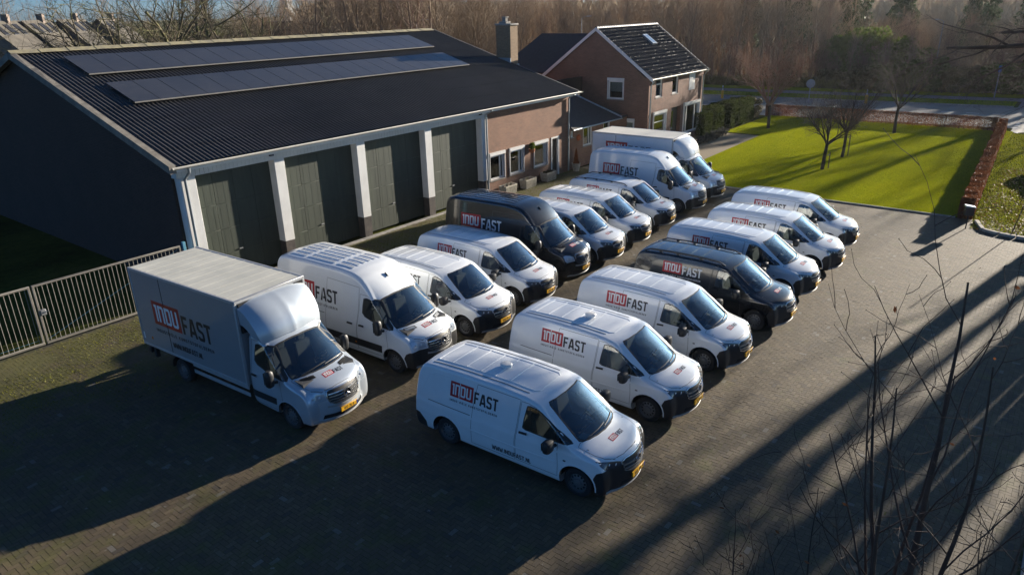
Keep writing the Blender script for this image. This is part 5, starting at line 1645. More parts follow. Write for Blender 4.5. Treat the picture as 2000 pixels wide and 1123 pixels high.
        link('roof_slot', sh.ribbons('roof_slot', [[(a[0] - 0.04, a[1] + 0.06), (b[0] + 0.04, b[1] + 0.06)] for a, b in rb], 'top', 0.03, 0.001), MATS['seal_grey'], root)
        c, n = sh.hit(-1.98, 0.0, 'top')
        MB().add([(c.x + 0.06, 0, c.z), (c.x - 0.08, 0.028, c.z - 0.01), (c.x - 0.08, -0.028, c.z - 0.01), (c.x - 0.085, 0, c.z + 0.10), (c.x - 0.05, 0, c.z + 0.09)], [(0, 1, 4), (0, 4, 2), (1, 3, 4), (4, 3, 2), (1, 2, 3)]).build('aerial', MATS['black_plastic'], root)
    return root, sh
simple('headlight_clear', (0.55, 0.62, 0.70), 0.12, 0.35, coat=1.0)

def roof_vent(root, sh, x):
    c, n = sh.hit(x, 0.0, 'top')
    z = c.z + 0.015
    m = MB()
    v = []; k_ = 20
    for (r_, h) in ((0.10, -0.03), (0.10, 0.02), (0.125, 0.022), (0.125, 0.055), (0.11, 0.075), (0.06, 0.082), (0.001, 0.084)):
        for k in range(k_): v.append((c.x + 1.15 * r_ * math.cos(2 * math.pi * k / k_), r_ * 1.0 * math.sin(2 * math.pi * k / k_), z + h))
    f = [(i * k_ + k, i * k_ + (k + 1) % k_, (i + 1) * k_ + (k + 1) % k_, (i + 1) * k_ + k) for i in range(6) for k in range(k_)]
    m.add(v, f, True).build('roof_vent', MATS['trim_white'], root)

def roof_rails(root, sh, D):
    for sg in (-1, 1):
        pts = []
        n = 14
        for k in range(n + 1):
            x = -2.0 - (2.75 + D) * k / n
            c, nn = sh.hit(x, sg * 0.66, 'top')
            h = 0.055 if 0 < k < n else 0.0
            pts.append((c.x, c.y, c.z + h))
        o = MB().tube(pts, 0.020, 6).build('roof_rail', MATS['black_plastic'], root)
        for k in (4, 8, 11):
            c, nn = sh.hit(pts[k][0], sg * 0.66, 'top')
            MB().box(c.x - 0.05, c.x + 0.05, c.y - 0.02, c.y + 0.02, c.z - 0.02, c.z + 0.05).build('rail_foot', MATS['black_plastic'], o)

# box body of the trucks
class FlatSide:
    """flat wall for draping lettering"""
    def __init__(s, y): s.y = y
    def hit(s, a, b, axis): return Vector((a, s.y, b)), Vector((0, -1, 0))
FlatSide.strokes = Shell.strokes; FlatSide.patch = Shell.patch

def truck_box(root, paintname, wallmat, roofmat, zl=2.27):
    X0, X1, Y, Z0, Z1 = -7.10, -2.42, 1.04, 0.80, 3.03
    P = MATS[wallmat]
    b = MB().box(X0, X1, -Y, Y, Z0, Z1 - 0.02, 0.015).build('cargo_box', P, root)
    m = MB(); e = 0.05
    r_ = MB().box(X0 + 0.03, X1 - 0.03, -Y + 0.04, Y - 0.04, Z1 - 0.019, Z1 + 0.004)
    r_.build('box_roof', MATS[roofmat], b)
    for k in range(1, 12):
        x = X0 + (X1 - X0) * k / 12
        MB().box(x - 0.018, x + 0.018, -Y + 0.06, Y - 0.06, Z1 + 0.0045, Z1 + 0.0085).build('roof_bow', MATS[roofmat], b)
    for s_ in (-1, 1):
        ya, yb = sorted((s_ * (Y + 0.012), s_ * (Y - 0.055)))
        MB().box(X0 - 0.012, X1 + 0.012, ya, yb, Z1 - 0.06, Z1 + 0.012, 0.008).build('roof_edge', MATS['edge_alu'], b)
        MB().box(X0 - 0.01, X1 + 0.01, ya, yb, Z0 - 0.03, Z0 + 0.05, 0.008).build('bottom_edge', MATS['edge_alu'], b)
        for xx in (X0 - 0.014, X1 - 0.046):
            MB().box(xx, xx + 0.06, ya, yb, Z0 + 0.052, Z1 - 0.062, 0.008).build('corner_post', MATS['edge_alu'], b)
        MB().box(-5.67, -5.65, s_ * Y - 0.004, s_ * Y + 0.004, Z0 + 0.06, Z1 - 0.07).build('panel_seam', MATS['dark_void'], b)
        # side guard and skirts
        for zz in (0.40, 0.60):
            MB().box(-4.95, -2.55, s_ * 0.93 - 0.015, s_ * 0.93 + 0.015, zz, zz + 0.11, 0.01).build('side_guard', MATS['edge_alu'], root)
        MB().box(-6.4, -2.45, s_ * 0.55 - 0.04, s_ * 0.55 + 0.04, 0.5, 0.78).build('chassis_rail', MATS['black_plastic'], root)
        MB().box(-6.75, -6.65, s_ * 0.95 - 0.05, s_ * 0.95 + 0.05, 0.42, 0.74).build('mud_flap', MATS['rubber'], root)
        MB().box(-6.62, -6.55, s_ * (Y + 0.002) - 0.002, s_ * (Y + 0.002) + 0.002, 1.02, 1.10).build('marker_light', MATS['orange_lens'], b)
        MB().box(-7.02, -6.96, s_ * (Y + 0.002) - 0.002, s_ * (Y + 0.002) + 0.002, 0.96, 1.16).build('reflector', MATS['white_print'], b)
    MB().box(X1 - 0.05, X1 + 0.02, -Y + 0.0, Y, Z1 - 0.07, Z1 + 0.014, 0.008).build('front_edge', MATS['edge_alu'], b)
    MB().box(-7.16, -7.0, -0.95, 0.95, 0.45, 0.62, 0.01).build('rear_bumper', MATS['black_plastic'], root)
    for s_ in (-1, 1): MB().box(-7.125, -7.102, s_ * 0.88 - 0.09, s_ * 0.88 + 0.09, 0.86, 1.0, 0.004).build('tail_light', MATS['tail_red'], root)
    # rear wheels
    t, rim, sl = wheel_meshes(0.345, 0.23)
    for mm, a in ((t, 'rubber'), (rim, 'steel_rim'), (sl, 'dark_void')): mm.materials.append(MATS[a])
    for s_ in (1, -1):
        o = link('wheel', t, None, root, (-5.42, s_ * 0.88, 0.345), (0, 0, 0 if s_ > 0 else math.pi))
        link('rim', rim, None, o); link('rim_holes', sl, None, o)
        m = MB(); n = 10; v = []
        for k in range(n + 1):
            a = math.pi * k / n
            for q in (0.70, 1.02): v.append((-5.42 + 0.43 * math.cos(a), s_ * q, 0.36 + 0.42 * math.sin(a)))
        m.add(v, [(2 * k, 2 * k + 2, 2 * k + 3, 2 * k + 1) for k in range(n)]); m.build('mudguard', MATS['black_plastic'], root)
    # wind deflector over the cab: wide shoulders, domed face
    v = []; f = []
    S_ = [(-2.40, 2.98, 1.00), (-2.25, 2.96, 0.99), (-2.05, 2.87, 0.98), (-1.85, 2.70, 0.965), (-1.72, 2.50, 0.945), (-1.655, 2.32, 0.92), (-1.63, 2.20, 0.90), (-1.62, 2.13, 0.87), (-1.66, 2.09, 0.84)]
    T = [-1, -0.97, -0.9, -0.75, -0.5, -0.25, -0.06, 0, 0.06, 0.25, 0.5, 0.75, 0.9, 0.97, 1]
    for (x, z, w_) in S_:
        for t_ in T:
            a = abs(t_)
            v.append((x - 0.16 * a ** 2.5 * min(1, (x + 2.4) * 2) + 0.012 * (a < 0.02), w_ * t_, z - 0.10 * a ** 6 - 0.03 * a * a))
    nt_ = len(T)
    for i in range(len(S_) - 1):
        for j in range(nt_ - 1): f.append((i * nt_ + j, i * nt_ + j + 1, (i + 1) * nt_ + j + 1, (i + 1) * nt_ + j))
    # flanks: down to the cab roof line
    for e in (0, nt_ - 1):
        b0 = len(v)
        for i, (x, z, w_) in enumerate(S_):
            p = v[i * nt_ + e]; v.append((p[0] - 0.02, p[1] * 0.97, max(2.12, p[2] - 0.42) if i < 6 else p[2] - 0.02))
        for i in range(len(S_) - 1): f.append((i * nt_ + e, (i + 1) * nt_ + e, b0 + i + 1, b0 + i))
    m = MB().add(v, f, True)
    d = m.build('wind_deflector', MATS[paintname], root)
    MB().box(-2.41, -2.37, -0.96, 0.96, 2.2, 2.95).build('deflector_back', MATS['black_plastic'], root)
    fs = FlatSide(-Y)
    logo(fs, root, -6.25, zl, 0.69, None, fast_mat='dark_print')
    st, _ = text_ribbons('WWW.INDUFAST.NL', -5.55, 1.05, 0.15, 0.95, 0, 0.12)
    link('website_lettering', fs.strokes('website_lettering', st, 'side-', 0.027, 0.004), MATS['dark_print'], root)
simple('edge_alu', (0.50, 0.51, 0.52), 0.4, 0.3, var=0.15)
simple('box_roof_cream', (0.62, 0.61, 0.54), 0.55, col2=(0.50, 0.50, 0.45), scale=1.2)
simple('box_roof_white', (0.78, 0.76, 0.68), 0.5, var=0.1, scale=1.2)
# ---------------------------------------------------------------- the fleet
RG, LG = 'vans parked in the row nearest the open yard', 'vans parked in the row along the barn'
protos = {}
def get(kind, **kw):
    key = (kind, tuple(sorted(kw.items())))
    if key not in protos:
        if kind == 'mid': protos[key] = mid_van(**kw)
        else: protos[key] = big_van(**kw)
        return protos[key]
    root, sh = protos[key]
    return copy_tree(root), sh
def strip_extras(root):
    for o in list(root.children):
        if o.name.split('.')[0] in ('number_plate', 'roof_vent', 'roof_rail'):
            for c in list(o.children): bpy.data.objects.remove(c)
            bpy.data.objects.remove(o)
def place(kind, x, y, h, label, group, plate_z, txt=None, vent=None, rails=False, **kw):
    root, sh = get(kind, **kw)
    strip_extras(root)
    root.location = (x, y, 0); root.rotation_euler = (0, 0, R(h))
    tag(root, label, 'van', group)
    plate(root, sh, plate_z, txt)
    if vent: roof_vent(root, sh, vent)
    if rails: roof_rails(root, sh, sh.D)
    return root, sh
MW = dict(L=5.14, paintname='van_white'); MX = dict(L=5.37, paintname='van_white'); MK = dict(L=5.14, paintname='van_black', fast='white_print')
place('mid', 11.11, 5.60, -87.6, 'nearest white panel van, front end of the right row, round roof vent', RG, 0.50, vent=-3.28, **MX)
place('mid', 14.43, 5.76, -89.2, 'white panel van with a round roof vent, second from the front in the right row', RG, 0.50, 'V-24-P', vent=-3.05, **MW)
place('mid', 17.53, 5.70, -90.4, 'white panel van without roof vent, just before the black van in the right row', RG, 0.50, **MW)
place('mid', 20.88, 5.57, -88.9, 'black panel van with roof rails in the right row, white lettering', RG, 0.50, rails=True, **MK)
place('mid', 23.80, 5.70, -90.6, 'white panel van parked just behind the black van in the right row', RG, 0.50, **MX)
place('mid', 26.81, 5.66, -89.2, 'white panel van second from the lawn in the right row', RG, 0.50, **MW)
place('mid', 29.86, 5.92, -90.0, 'white panel van at the lawn end of the right row', RG, 0.50, **MW)
place('mid', 15.49, 12.50, -88.7, 'low white panel van right next to the nearer high-roofed white van', LG, 0.50, 'VKW-24-Z', **MW)
place('mid', 18.23, 12.73, -87.8, 'white panel van parked beside the tall black van, on its nearer side', LG, 0.50, **MX)
place('mid', 23.16, 12.87, -89.4, 'white panel van half hidden right behind the tall black van', LG, 0.50, **MW)
place('mid', 25.70, 13.02, -88.8, 'white panel van without rails, next to the white van with roof rails', LG, 0.50, **MW)
place('mid', 28.43, 13.22, -88.6, 'white panel van with black roof rails beside the far high-roofed van', LG, 0.50, rails=True, **MW)
BW = dict(paintname='van_white'); BK = dict(paintname='van_black', bumper='van_black', fast='white_print'); BW2 = dict(paintname='van_white', chrome=False)
place('big', 12.69, 12.45, -87.5, 'high-roofed white van parked next to the silver box truck', LG, 0.52, **BW)
r_, sh_ = place('big', 20.80, 12.96, -87.2, 'tall high-roofed black van with white lettering in the barn row', LG, 0.52, **BK)
vest = MB(); vv = []
for k in range(9):
    a = k / 8
    for q in (0, 1): vv.append((-2.02 - 0.07 * a + 0.02 * math.sin(k), -0.66 + 0.5 * q, 1.10 + 0.60 * a))
vest.add(vv, [(2 * k, 2 * k + 1, 2 * k + 3, 2 * k + 2) for k in range(8)])
vest.build('seat_cover', MATS['hivis'], r_)['label'] = 'yellow and orange safety vest over the passenger seat'
place('big', 31.68, 13.16, -87.0, 'high-roofed white van parked next to the white box truck near the house', LG, 0.52, **BW2)
def truck(x, y, h, label, wall, roofm, txt, **kw):
    root, sh = get('big', cab_only=True, **kw)
    root.location = (x, y, 0); root.rotation_euler = (0, 0, R(h))
    tag(root, label, 'truck', 'box trucks of the fleet')
    truck_box(root, kw['paintname'], wall, roofm, 2.27 if wall == 'box_grey' else 2.62)
    plate(root, sh, 0.52, txt)
truck(9.27, 12.41, -86.9, 'silver box truck with cream-roofed grey cargo box, nearest of the barn row', 'box_grey', 'box_roof_cream', 'VPZ-76-X', paintname='van_silver', bumper='van_silver')
truck(34.18, 13.27, -89.4, 'white box truck with black bumper beside the lawn and house', 'box_white', 'box_roof_white', None, paintname='van_white', bumper='black_plastic', chrome=False)
# ---------------------------------------------------------------- vegetation
def bark_mat(name, c0, c1, moss=None, trans=0.0):
    m, nt, b = new_mat(name)
    p = geo_pos(nt)
    oi = nt.nodes.new('ShaderNodeObjectInfo')
    n = noise(nt, 0.9, 5, 0.65, p); n2 = noise(nt, 9, 4, 0.6, p)
    c = ramp(nt, n, [(0.3, c0), (0.7, c1)])
    c = mixc(nt, 0.5, c, ramp(nt, n2, [(0.3, (0.6, 0.6, 0.6)), (0.7, (1.3, 1.3, 1.3))]), 'MULTIPLY')
    c = mixc(nt, 0.7, c, ramp(nt, oi.outputs['Random'], [(0.0, (0.72, 0.70, 0.68)), (0.5, (1.0, 1.0, 0.95)), (1.0, (1.28, 1.2, 1.12))]), 'MULTIPLY')
    if moss:
        c = mixc(nt, ramp(nt, noise(nt, 1.7, 4, 0.6, p), [(0.45, (0, 0, 0)), (0.62, (0.8, 0.8, 0.8))]), c, moss)
    nt.links.new(c, b.inputs['Base Color']); b.inputs['Roughness'].default_value = 0.9
    if trans:
        out = nt.nodes['Material Output']
        tr = N(nt, 'ShaderNodeBsdfTranslucent'); nt.links.new(c, tr.inputs[0])
        mx = N(nt, 'ShaderNodeMixShader', i_0=trans)
        nt.links.new(b.outputs[0], mx.inputs[1]); nt.links.new(tr.outputs[0], mx.inputs[2]); nt.links.new(mx.outputs[0], out.inputs[0])
    return m
bark_mat('bark_wood', (0.27, 0.21, 0.155), (0.45, 0.36, 0.27), trans=0.4)
bark_mat('bark_red', (0.19, 0.12, 0.10), (0.34, 0.225, 0.185), trans=0.35)
bark_mat('bark_lawn', (0.030, 0.022, 0.018), (0.068, 0.050, 0.040))
bark_mat('bark_oak', (0.06, 0.05, 0.034), (0.12, 0.10, 0.065), moss=(0.11, 0.115, 0.03))
bark_mat('bark_fore', (0.045, 0.028, 0.022), (0.095, 0.064, 0.05))
bark_mat('thicket', (0.27, 0.21, 0.15), (0.45, 0.36, 0.265), trans=0.45)
def leaf_mat(name, stops, scale=1.2, rough=0.6, trans=0.25, spec=0.2):
    m, nt, b = new_mat(name)
    p = geo_pos(nt)
    n = noise(nt, scale, 5, 0.7, p); n2 = noise(nt, scale * 14, 3, 0.6, p)
    c = ramp(nt, n, stops)
    c = mixc(nt, 0.6, c, ramp(nt, n2, [(0.3, (0.55, 0.55, 0.55)), (0.7, (1.35, 1.35, 1.3))]), 'MULTIPLY')
    nt.links.new(c, b.inputs['Base Color']); b.inputs['Roughness'].default_value = rough
    b.inputs['Specular IOR Level'].default_value = spec
    out = nt.nodes['Material Output']
    tr = N(nt, 'ShaderNodeBsdfTranslucent'); nt.links.new(c, tr.inputs[0])
    mx = N(nt, 'ShaderNodeMixShader', i_0=trans)
    nt.links.new(b.outputs[0], mx.inputs[1]); nt.links.new(tr.outputs[0], mx.inputs[2]); nt.links.new(mx.outputs[0], out.inputs[0])
    return m
leaf_mat('beech_leaf', [(0.3, (0.14, 0.05, 0.022)), (0.55, (0.21, 0.078, 0.03)), (0.75, (0.29, 0.115, 0.042))], 2.0)
leaf_mat('yew_leaf', [(0.3, (0.035, 0.050, 0.014)), (0.6, (0.075, 0.10, 0.024)), (0.8, (0.12, 0.125, 0.04))], 1.5, 0.9, spec=0.05)
leaf_mat('ivy_leaf', [(0.3, (0.07, 0.11, 0.022)), (0.6, (0.14, 0.18, 0.035)), (0.8, (0.23, 0.24, 0.06))], 0.5, 0.9, trans=0.55)
leaf_mat('conifer_leaf', [(0.3, (0.03, 0.05, 0.022)), (0.7, (0.065, 0.095, 0.035))], 0.6, trans=0.35)
leaf_mat('scrub_leaf', [(0.3, (0.045, 0.042, 0.018)), (0.6, (0.10, 0.085, 0.03)), (0.8, (0.17, 0.12, 0.05))], 0.5)
leaf_mat('dry_grass', [(0.3, (0.11, 0.095, 0.03)), (0.6, (0.21, 0.17, 0.06)), (0.8, (0.26, 0.20, 0.085))], 0.8)
leaf_mat('green_grass', [(0.3, (0.05, 0.085, 0.010)), (0.6, (0.10, 0.15, 0.014)), (0.8, (0.16, 0.18, 0.025))], 1.2)
leaf_mat('lawn_blade', [(0.3, (0.26, 0.295, 0.012)), (0.7, (0.34, 0.37, 0.016))], 0.5, 1.0, trans=0.45, spec=0.0)
leaf_mat('verge_blade', [(0.3, (0.14, 0.13, 0.03)), (0.5, (0.22, 0.24, 0.02)), (0.7, (0.27, 0.29, 0.03))], 0.7, 1.0, trans=0.4, spec=0.0)
leaf_mat('moss_tuft', [(0.3, (0.11, 0.125, 0.014)), (0.7, (0.22, 0.21, 0.02))], 1.2)
leaf_mat('lavender', [(0.3, (0.05, 0.055, 0.05)), (0.7, (0.11, 0.115, 0.10))], 3.0)

def blades(name, n, sampler, hmin, hmax, wd, mat, lean=0.25, seed=1, kind='stuff', bend=True):
    """many thin upright blades (stems, grass) as one mesh"""
    rng = np.random.default_rng(seed)
    P = sampler(rng, n)
    n = len(P)
    h = rng.uniform(hmin, hmax, n); a = rng.uniform(0, 2 * np.pi, n)
    lx, ly = rng.normal(0, lean, n) * h, rng.normal(0, lean, n) * h
    ww = wd * rng.uniform(0.6, 1.4, n)
    V = np.zeros((n, 4, 3))
    V[:, 0] = P; V[:, 1] = P; V[:, 2] = P; V[:, 3] = P
    V[:, 0, 0] += np.cos(a) * ww; V[:, 0, 1] += np.sin(a) * ww
    V[:, 1, 0] -= np.cos(a) * ww; V[:, 1, 1] -= np.sin(a) * ww
    V[:, 2, 0] += lx * 0.4 - np.cos(a) * ww * 0.7; V[:, 2, 1] += ly * 0.4 - np.sin(a) * ww * 0.7; V[:, 2, 2] += h * 0.6
    V[:, 3, 0] += lx; V[:, 3, 1] += ly; V[:, 3, 2] += h
    F = (np.arange(n)[:, None] * 4 + np.array([0, 1, 2, 3])).reshape(-1)
    T = np.stack([np.arange(n) * 4, np.arange(n) * 4 + 1, np.arange(n) * 4 + 2, np.arange(n) * 4, np.arange(n) * 4 + 2, np.arange(n) * 4 + 3], 1).reshape(-1, 3)
    return np_mesh(name, V.reshape(-1, 3), T, mat, kind)
def np_mesh(name, V, T, mat, kind=None, parent=None):
    me = bpy.data.meshes.new(name)
    me.vertices.add(len(V)); me.vertices.foreach_set('co', np.ascontiguousarray(V, float).ravel())
    k = T.shape[1]
    me.loops.add(T.size); me.loops.foreach_set('vertex_index', T.astype(np.int32).ravel())
    me.polygons.add(len(T)); me.polygons.foreach_set('loop_start', np.arange(0, T.size, k)); me.polygons.foreach_set('loop_total', np.full(len(T), k))
    me.polygons.foreach_set('use_smooth', np.zeros(len(T), bool))
    me.update(calc_edges=True)
    o = link(name, me, MATS[mat], parent)
    if kind: o['kind'] = kind
    return o
class Tree:
    def __init__(s, seed): s.v = []; s.f = []; s.rng = random.Random(seed); s.tips = []
    def tube(s, pts, rad, n):
        b = len(s.v); up = None
        for i, p in enumerate(pts):
            d = pts[min(i + 1, len(pts) - 1)] - pts[max(i - 1, 0)]
            if d.length < 1e-6: d = Vector((0, 0, 1))
            d.normalize()
            a = d.orthogonal().normalized() if up is None else (up - d * up.dot(d))
            if a.length < 1e-4: a = d.orthogonal()
            a.normalize(); up = a
            c = d.cross(a)
            for k in range(n):
                t = 2 * math.pi * k / n
                s.v.append(p + (a * math.cos(t) + c * math.sin(t)) * rad[i])
        for i in range(len(pts) - 1):
            for k in range(n):
                k2 = (k + 1) % n
                s.f.append((b + i * n + k, b + i * n + k2, b + (i + 1) * n + k2, b + (i + 1) * n + k))
    def branch(s, p, d, L, r, lvl, cfg):
        rg = s.rng
        nseg = cfg['seg'][lvl]
        pts = [p.copy()]; rad = [r]; dirs = [d.copy()]
        w = cfg['wander'][lvl]; up = cfg['tropism'][lvl]
        for i in range(nseg):
            d = d + Vector((rg.gauss(0, w), rg.gauss(0, w), rg.gauss(0, w) + up)); d.normalize()
            p = p + d * (L / nseg)
            pts.append(p.copy()); dirs.append(d.copy())
            rad.append(r * (1 - (i + 1) / nseg * (1 - cfg['taper'][lvl])))
        s.tube(pts, rad, cfg['sides'][lvl])
        if lvl + 1 >= len(cfg['n']): s.tips.append(p.copy()); return
        nb = cfg['n'][lvl + 1]; nb = max(1, int(nb * (0.75 + 0.5 * rg.random())))
        t0 = cfg['start'][lvl + 1]
        ga = rg.random() * 6.28
        for k in range(nb):
            t = t0 + (1 - t0) * ((k + rg.random() * 0.8) / nb)
            t = min(t, 0.999)
            i = min(int(t * nseg), nseg - 1); q = t * nseg - i
            pp = pts[i].lerp(pts[i + 1], q); dd = dirs[i + 1]
            ga += 2.4 + rg.gauss(0, 0.4)
            a = dd.orthogonal().normalized(); c = dd.cross(a)
            out = a * math.cos(ga) + c * math.sin(ga)
            an = cfg['angle'][lvl + 1] * (0.8 + 0.4 * rg.random())
            nd = (dd * math.cos(an) + out * math.sin(an)).normalized()
            rr = (rad[i] * (1 - q) + rad[i + 1] * q) * cfg['rratio'][lvl + 1]
            ll = L * cfg['lratio'][lvl + 1] * (0.65 + 0.7 * rg.random()) * (1 - 0.5 * (t - t0) / (1 - t0 + 1e-6) * cfg.get('cone', 0.6))
            s.branch(pp, nd, ll, max(rr, cfg['rmin']), lvl + 1, cfg)
    def mesh(s, name):
        me = mesh(name, s.v, s.f, True)
        return me

WOOD = dict(n=[1, 22, 6, 5], seg=[7, 5, 3, 2], wander=[0.05, 0.10, 0.14, 0.2], tropism=[0.05, 0.14, 0.10, 0.08], taper=[0.15, 0.2, 0.3, 0.2], sides=[6, 4, 3, 3], start=[0, 0.18, 0.2, 0.15], angle=[0, 0.75, 0.6, 0.6], rratio=[1, 0.42, 0.5, 0.5], lratio=[1, 0.34, 0.42, 0.5], rmin=0.016)
def wood_tree(seed, h, r=0.15, **kw):
    c = dict(WOOD); c.update(kw)
    t = Tree(seed); t.branch(Vector((0, 0, -0.2)), Vector((0, 0, 1)), h, r, 0, c)
    return t
def split_tree(name, t, mat, loc, rz, sc, label, cat, group=None, cut=None):
    pass

WOODM = []
for k in range(6):
    if k < 4: t = wood_tree(20 + k, 13 + k * 1.0, 0.13 + 0.02 * k)
    else: t = wood_tree(40 + k, 9.5, 0.09, n=[1, 26, 7, 5], angle=[0, 0.5, 0.5, 0.6], tropism=[0.05, 0.2, 0.12, 0.1])
    nv = 8 * 6
    # trunk = first tube, crown = the rest
    b = 8 * 6
    tv, tf = t.v[:b], [f for f in t.f if max(f) < b]
    cv, cf = t.v[b:], [tuple(i - b for i in f) for f in t.f if min(f) >= b]
    WOODM.append((mesh('trunk', tv, tf, True), mesh('crown', cv, cf, True)))
WOODM2 = [(a.copy(), b.copy()) for a, b in WOODM]
for i, (a, b) in enumerate(WOODM):
    a.materials.append(MATS['bark_wood']); b.materials.append(MATS['bark_red' if i in (1, 4) else 'bark_wood'])
_lab = {}
def put_tree(mi, x, y, sc, rz, label, group, z=0.0):
    a, b = WOODM[mi]
    e = empty('bare_tree', (x, y, z), rz, label, 'tree', group)
    e.scale = (sc, sc, sc)
    link('trunk', a, None, e); link('crown', b, None, e)
rw = random.Random(11)
G1, G2, G3 = 'bare trees of the wood across the road', 'bare trees behind the barn', 'tall roadside trees right of the yard'
LIGHT = dict(WOOD); LIGHT.update(n=[1, 16, 6], seg=[5, 4, 2], sides=[4, 3, 3], wander=[0.06, 0.12, 0.2], lratio=[1, 0.36, 0.45], rmin=0.014)
LT = []
for k in range(5):
    t = Tree(140 + k); t.branch(Vector((0, 0, -0.2)), Vector((0, 0, 1)), 11.0 if k < 3 else 6.0, 0.09, 0, dict(LIGHT, n=[1, 20, 7] if k >= 3 else [1, 16, 6]))
    LT.append((np.array([tuple(p) for p in t.v]), np.array(t.f)))
def mass(name, pts, kinds, smin, smax, mat, seed):
    rng = np.random.default_rng(seed); Vs = []; Fs = []; o = 0
    for p in pts:
        V, F = LT[kinds[rng.integers(0, len(kinds))]]
        a = rng.uniform(0, 6.28); s_ = rng.uniform(smin, smax)
        c_, d_ = math.cos(a), math.sin(a)
        Q = V * s_
        Vs.append(np.stack([Q[:, 0] * c_ - Q[:, 1] * d_ + p[0], Q[:, 0] * d_ + Q[:, 1] * c_ + p[1], Q[:, 2]], 1)); Fs.append(F + o); o += len(V)
    return np_mesh(name, np.concatenate(Vs), np.concatenate(Fs), mat, 'stuff')
for row in range(4):
    y = -6.0
    while y < 120:
        xx = 92 + row * 5.0 + rw.uniform(-1.8, 1.8)
        X, Y = rx(xx, y)
        th = math.degrees(math.atan2(Y, X))
        if -1 < th < 53:
            low = y < 26
            if low and row < 3: mi, sc = rw.choice([4, 5]), rw.uniform(0.45, 0.6) + 0.06 * row
            elif low: mi, sc = rw.choice([4, 5]), rw.uniform(0.7, 0.9)
            elif row == 0: mi, sc = rw.choice([0, 1, 4, 5, 4]), rw.uniform(0.6, 0.95)
            else: mi, sc = rw.choice([0, 1, 2, 3]), rw.uniform(0.8, 1.05)
            put_tree(mi, X, Y, sc, rw.uniform(0, 6.28), 'leafless brown tree of the wood across the road', G1)
        y += rw.uniform(2.6, 4.6) + row * 0.3 + (0.03 * y if y > 30 else 0)
for k in range(26):
    th = R(rw.uniform(40, 53)); d = rw.uniform(66, 92)
    put_tree(rw.choice([0, 1, 2, 3]), d * math.cos(th), d * math.sin(th), rw.uniform(0.85, 1.15), rw.uniform(0, 6.28), 'leafless tree standing between the road and the back of the barn', G2)
for k in range(22):
    th = R(rw.uniform(52, 76)); d = rw.uniform(135, 190)
    put_tree(rw.choice([0, 1, 2, 3]), d * math.cos(th), d * math.sin(th), rw.uniform(0.75, 0.95), rw.uniform(0, 6.28), 'distant leafless tree on the skyline left of the wood', 'distant skyline trees')

def band(x0, x1, y0, y1):
    def f(rng, n):
        xx = rng.uniform(x0, x1, n); yy = rng.uniform(y0, y1, n)
        return np.stack([xx - 0.115 * (yy - 11), yy, np.full(n, -0.05)], 1)
    return f
rr_ = np.random.default_rng(8)
mass('undergrowth', band(90.0, 98, -6, 110)(rr_, 520), [3, 4], 0.35, 0.8, 'bark_red', 2)
mass('woodland_mass', band(98, 116, 26, 140)(rr_, 360), [0, 1, 2], 0.85, 1.15, 'thicket', 3)
mass('woodland_edge', band(100, 114, -8, 26)(rr_, 150), [3, 4], 0.7, 1.05, 'thicket', 4)
def arc(t0, t1, d0, d1):
    def f(rng, n):
        th = np.radians(rng.uniform(t0, t1, n)); d = rng.uniform(d0, d1, n)
        return np.stack([d * np.cos(th), d * np.sin(th), np.full(n, -0.05)], 1)
    return f
mass('copse_mass', arc(39, 52.5, 74, 100)(rr_, 110), [0, 1, 2], 0.8, 1.1, 'thicket', 5)
mass('skyline_mass', arc(51, 82, 190, 280)(rr_, 190), [0, 1, 2], 0.75, 1.0, 'thicket', 6)
mass('woodland_backdrop', arc(-3, 53, 215, 275)(rr_, 360), [0, 1, 2], 1.25, 1.5, 'thicket', 7)
blades('backdrop_scrub', 12000, arc(-3, 53, 230, 280), 4, 13, 0.18, 'thicket', 0.25, 4)
blades('tall_dry_grass', 22000, band(88.2, 92.5, 8, 70), 0.3, 1.1, 0.03, 'dry_grass', 0.3, 7)

def leaf_cloud(rng, centers, radii, n_each, size, flat=1.0, shell=0.5):
    """leaf cards through ellipsoid clumps"""
    C = np.repeat(centers, n_each, 0); Rr = np.repeat(radii, n_each, 0)
    n = len(C)
    d = rng.normal(size=(n, 3)); d /= np.linalg.norm(d, axis=1)[:, None]
    r = rng.uniform(shell, 1.0, n) ** 0.6
    P = C + d * Rr * r[:, None]
    return P, d
def cards(P, d, size, rng, jitter=0.9):
    n = len(P)
    nr = d + rng.normal(0, jitter, (n, 3)); nr /= np.linalg.norm(nr, axis=1)[:, None] + 1e-9
    t = np.cross(nr, rng.normal(size=(n, 3))); t /= np.linalg.norm(t, axis=1)[:, None] + 1e-9
    b = np.cross(nr, t)
    s = size * rng.uniform(0.6, 1.4, n)[:, None]
    V = np.stack([P - t * s, P + b * s * 0.55, P + t * s, P - b * s * 0.55], 1).reshape(-1, 3)
    T = np.arange(n * 4).reshape(-1, 4)
    return V, T
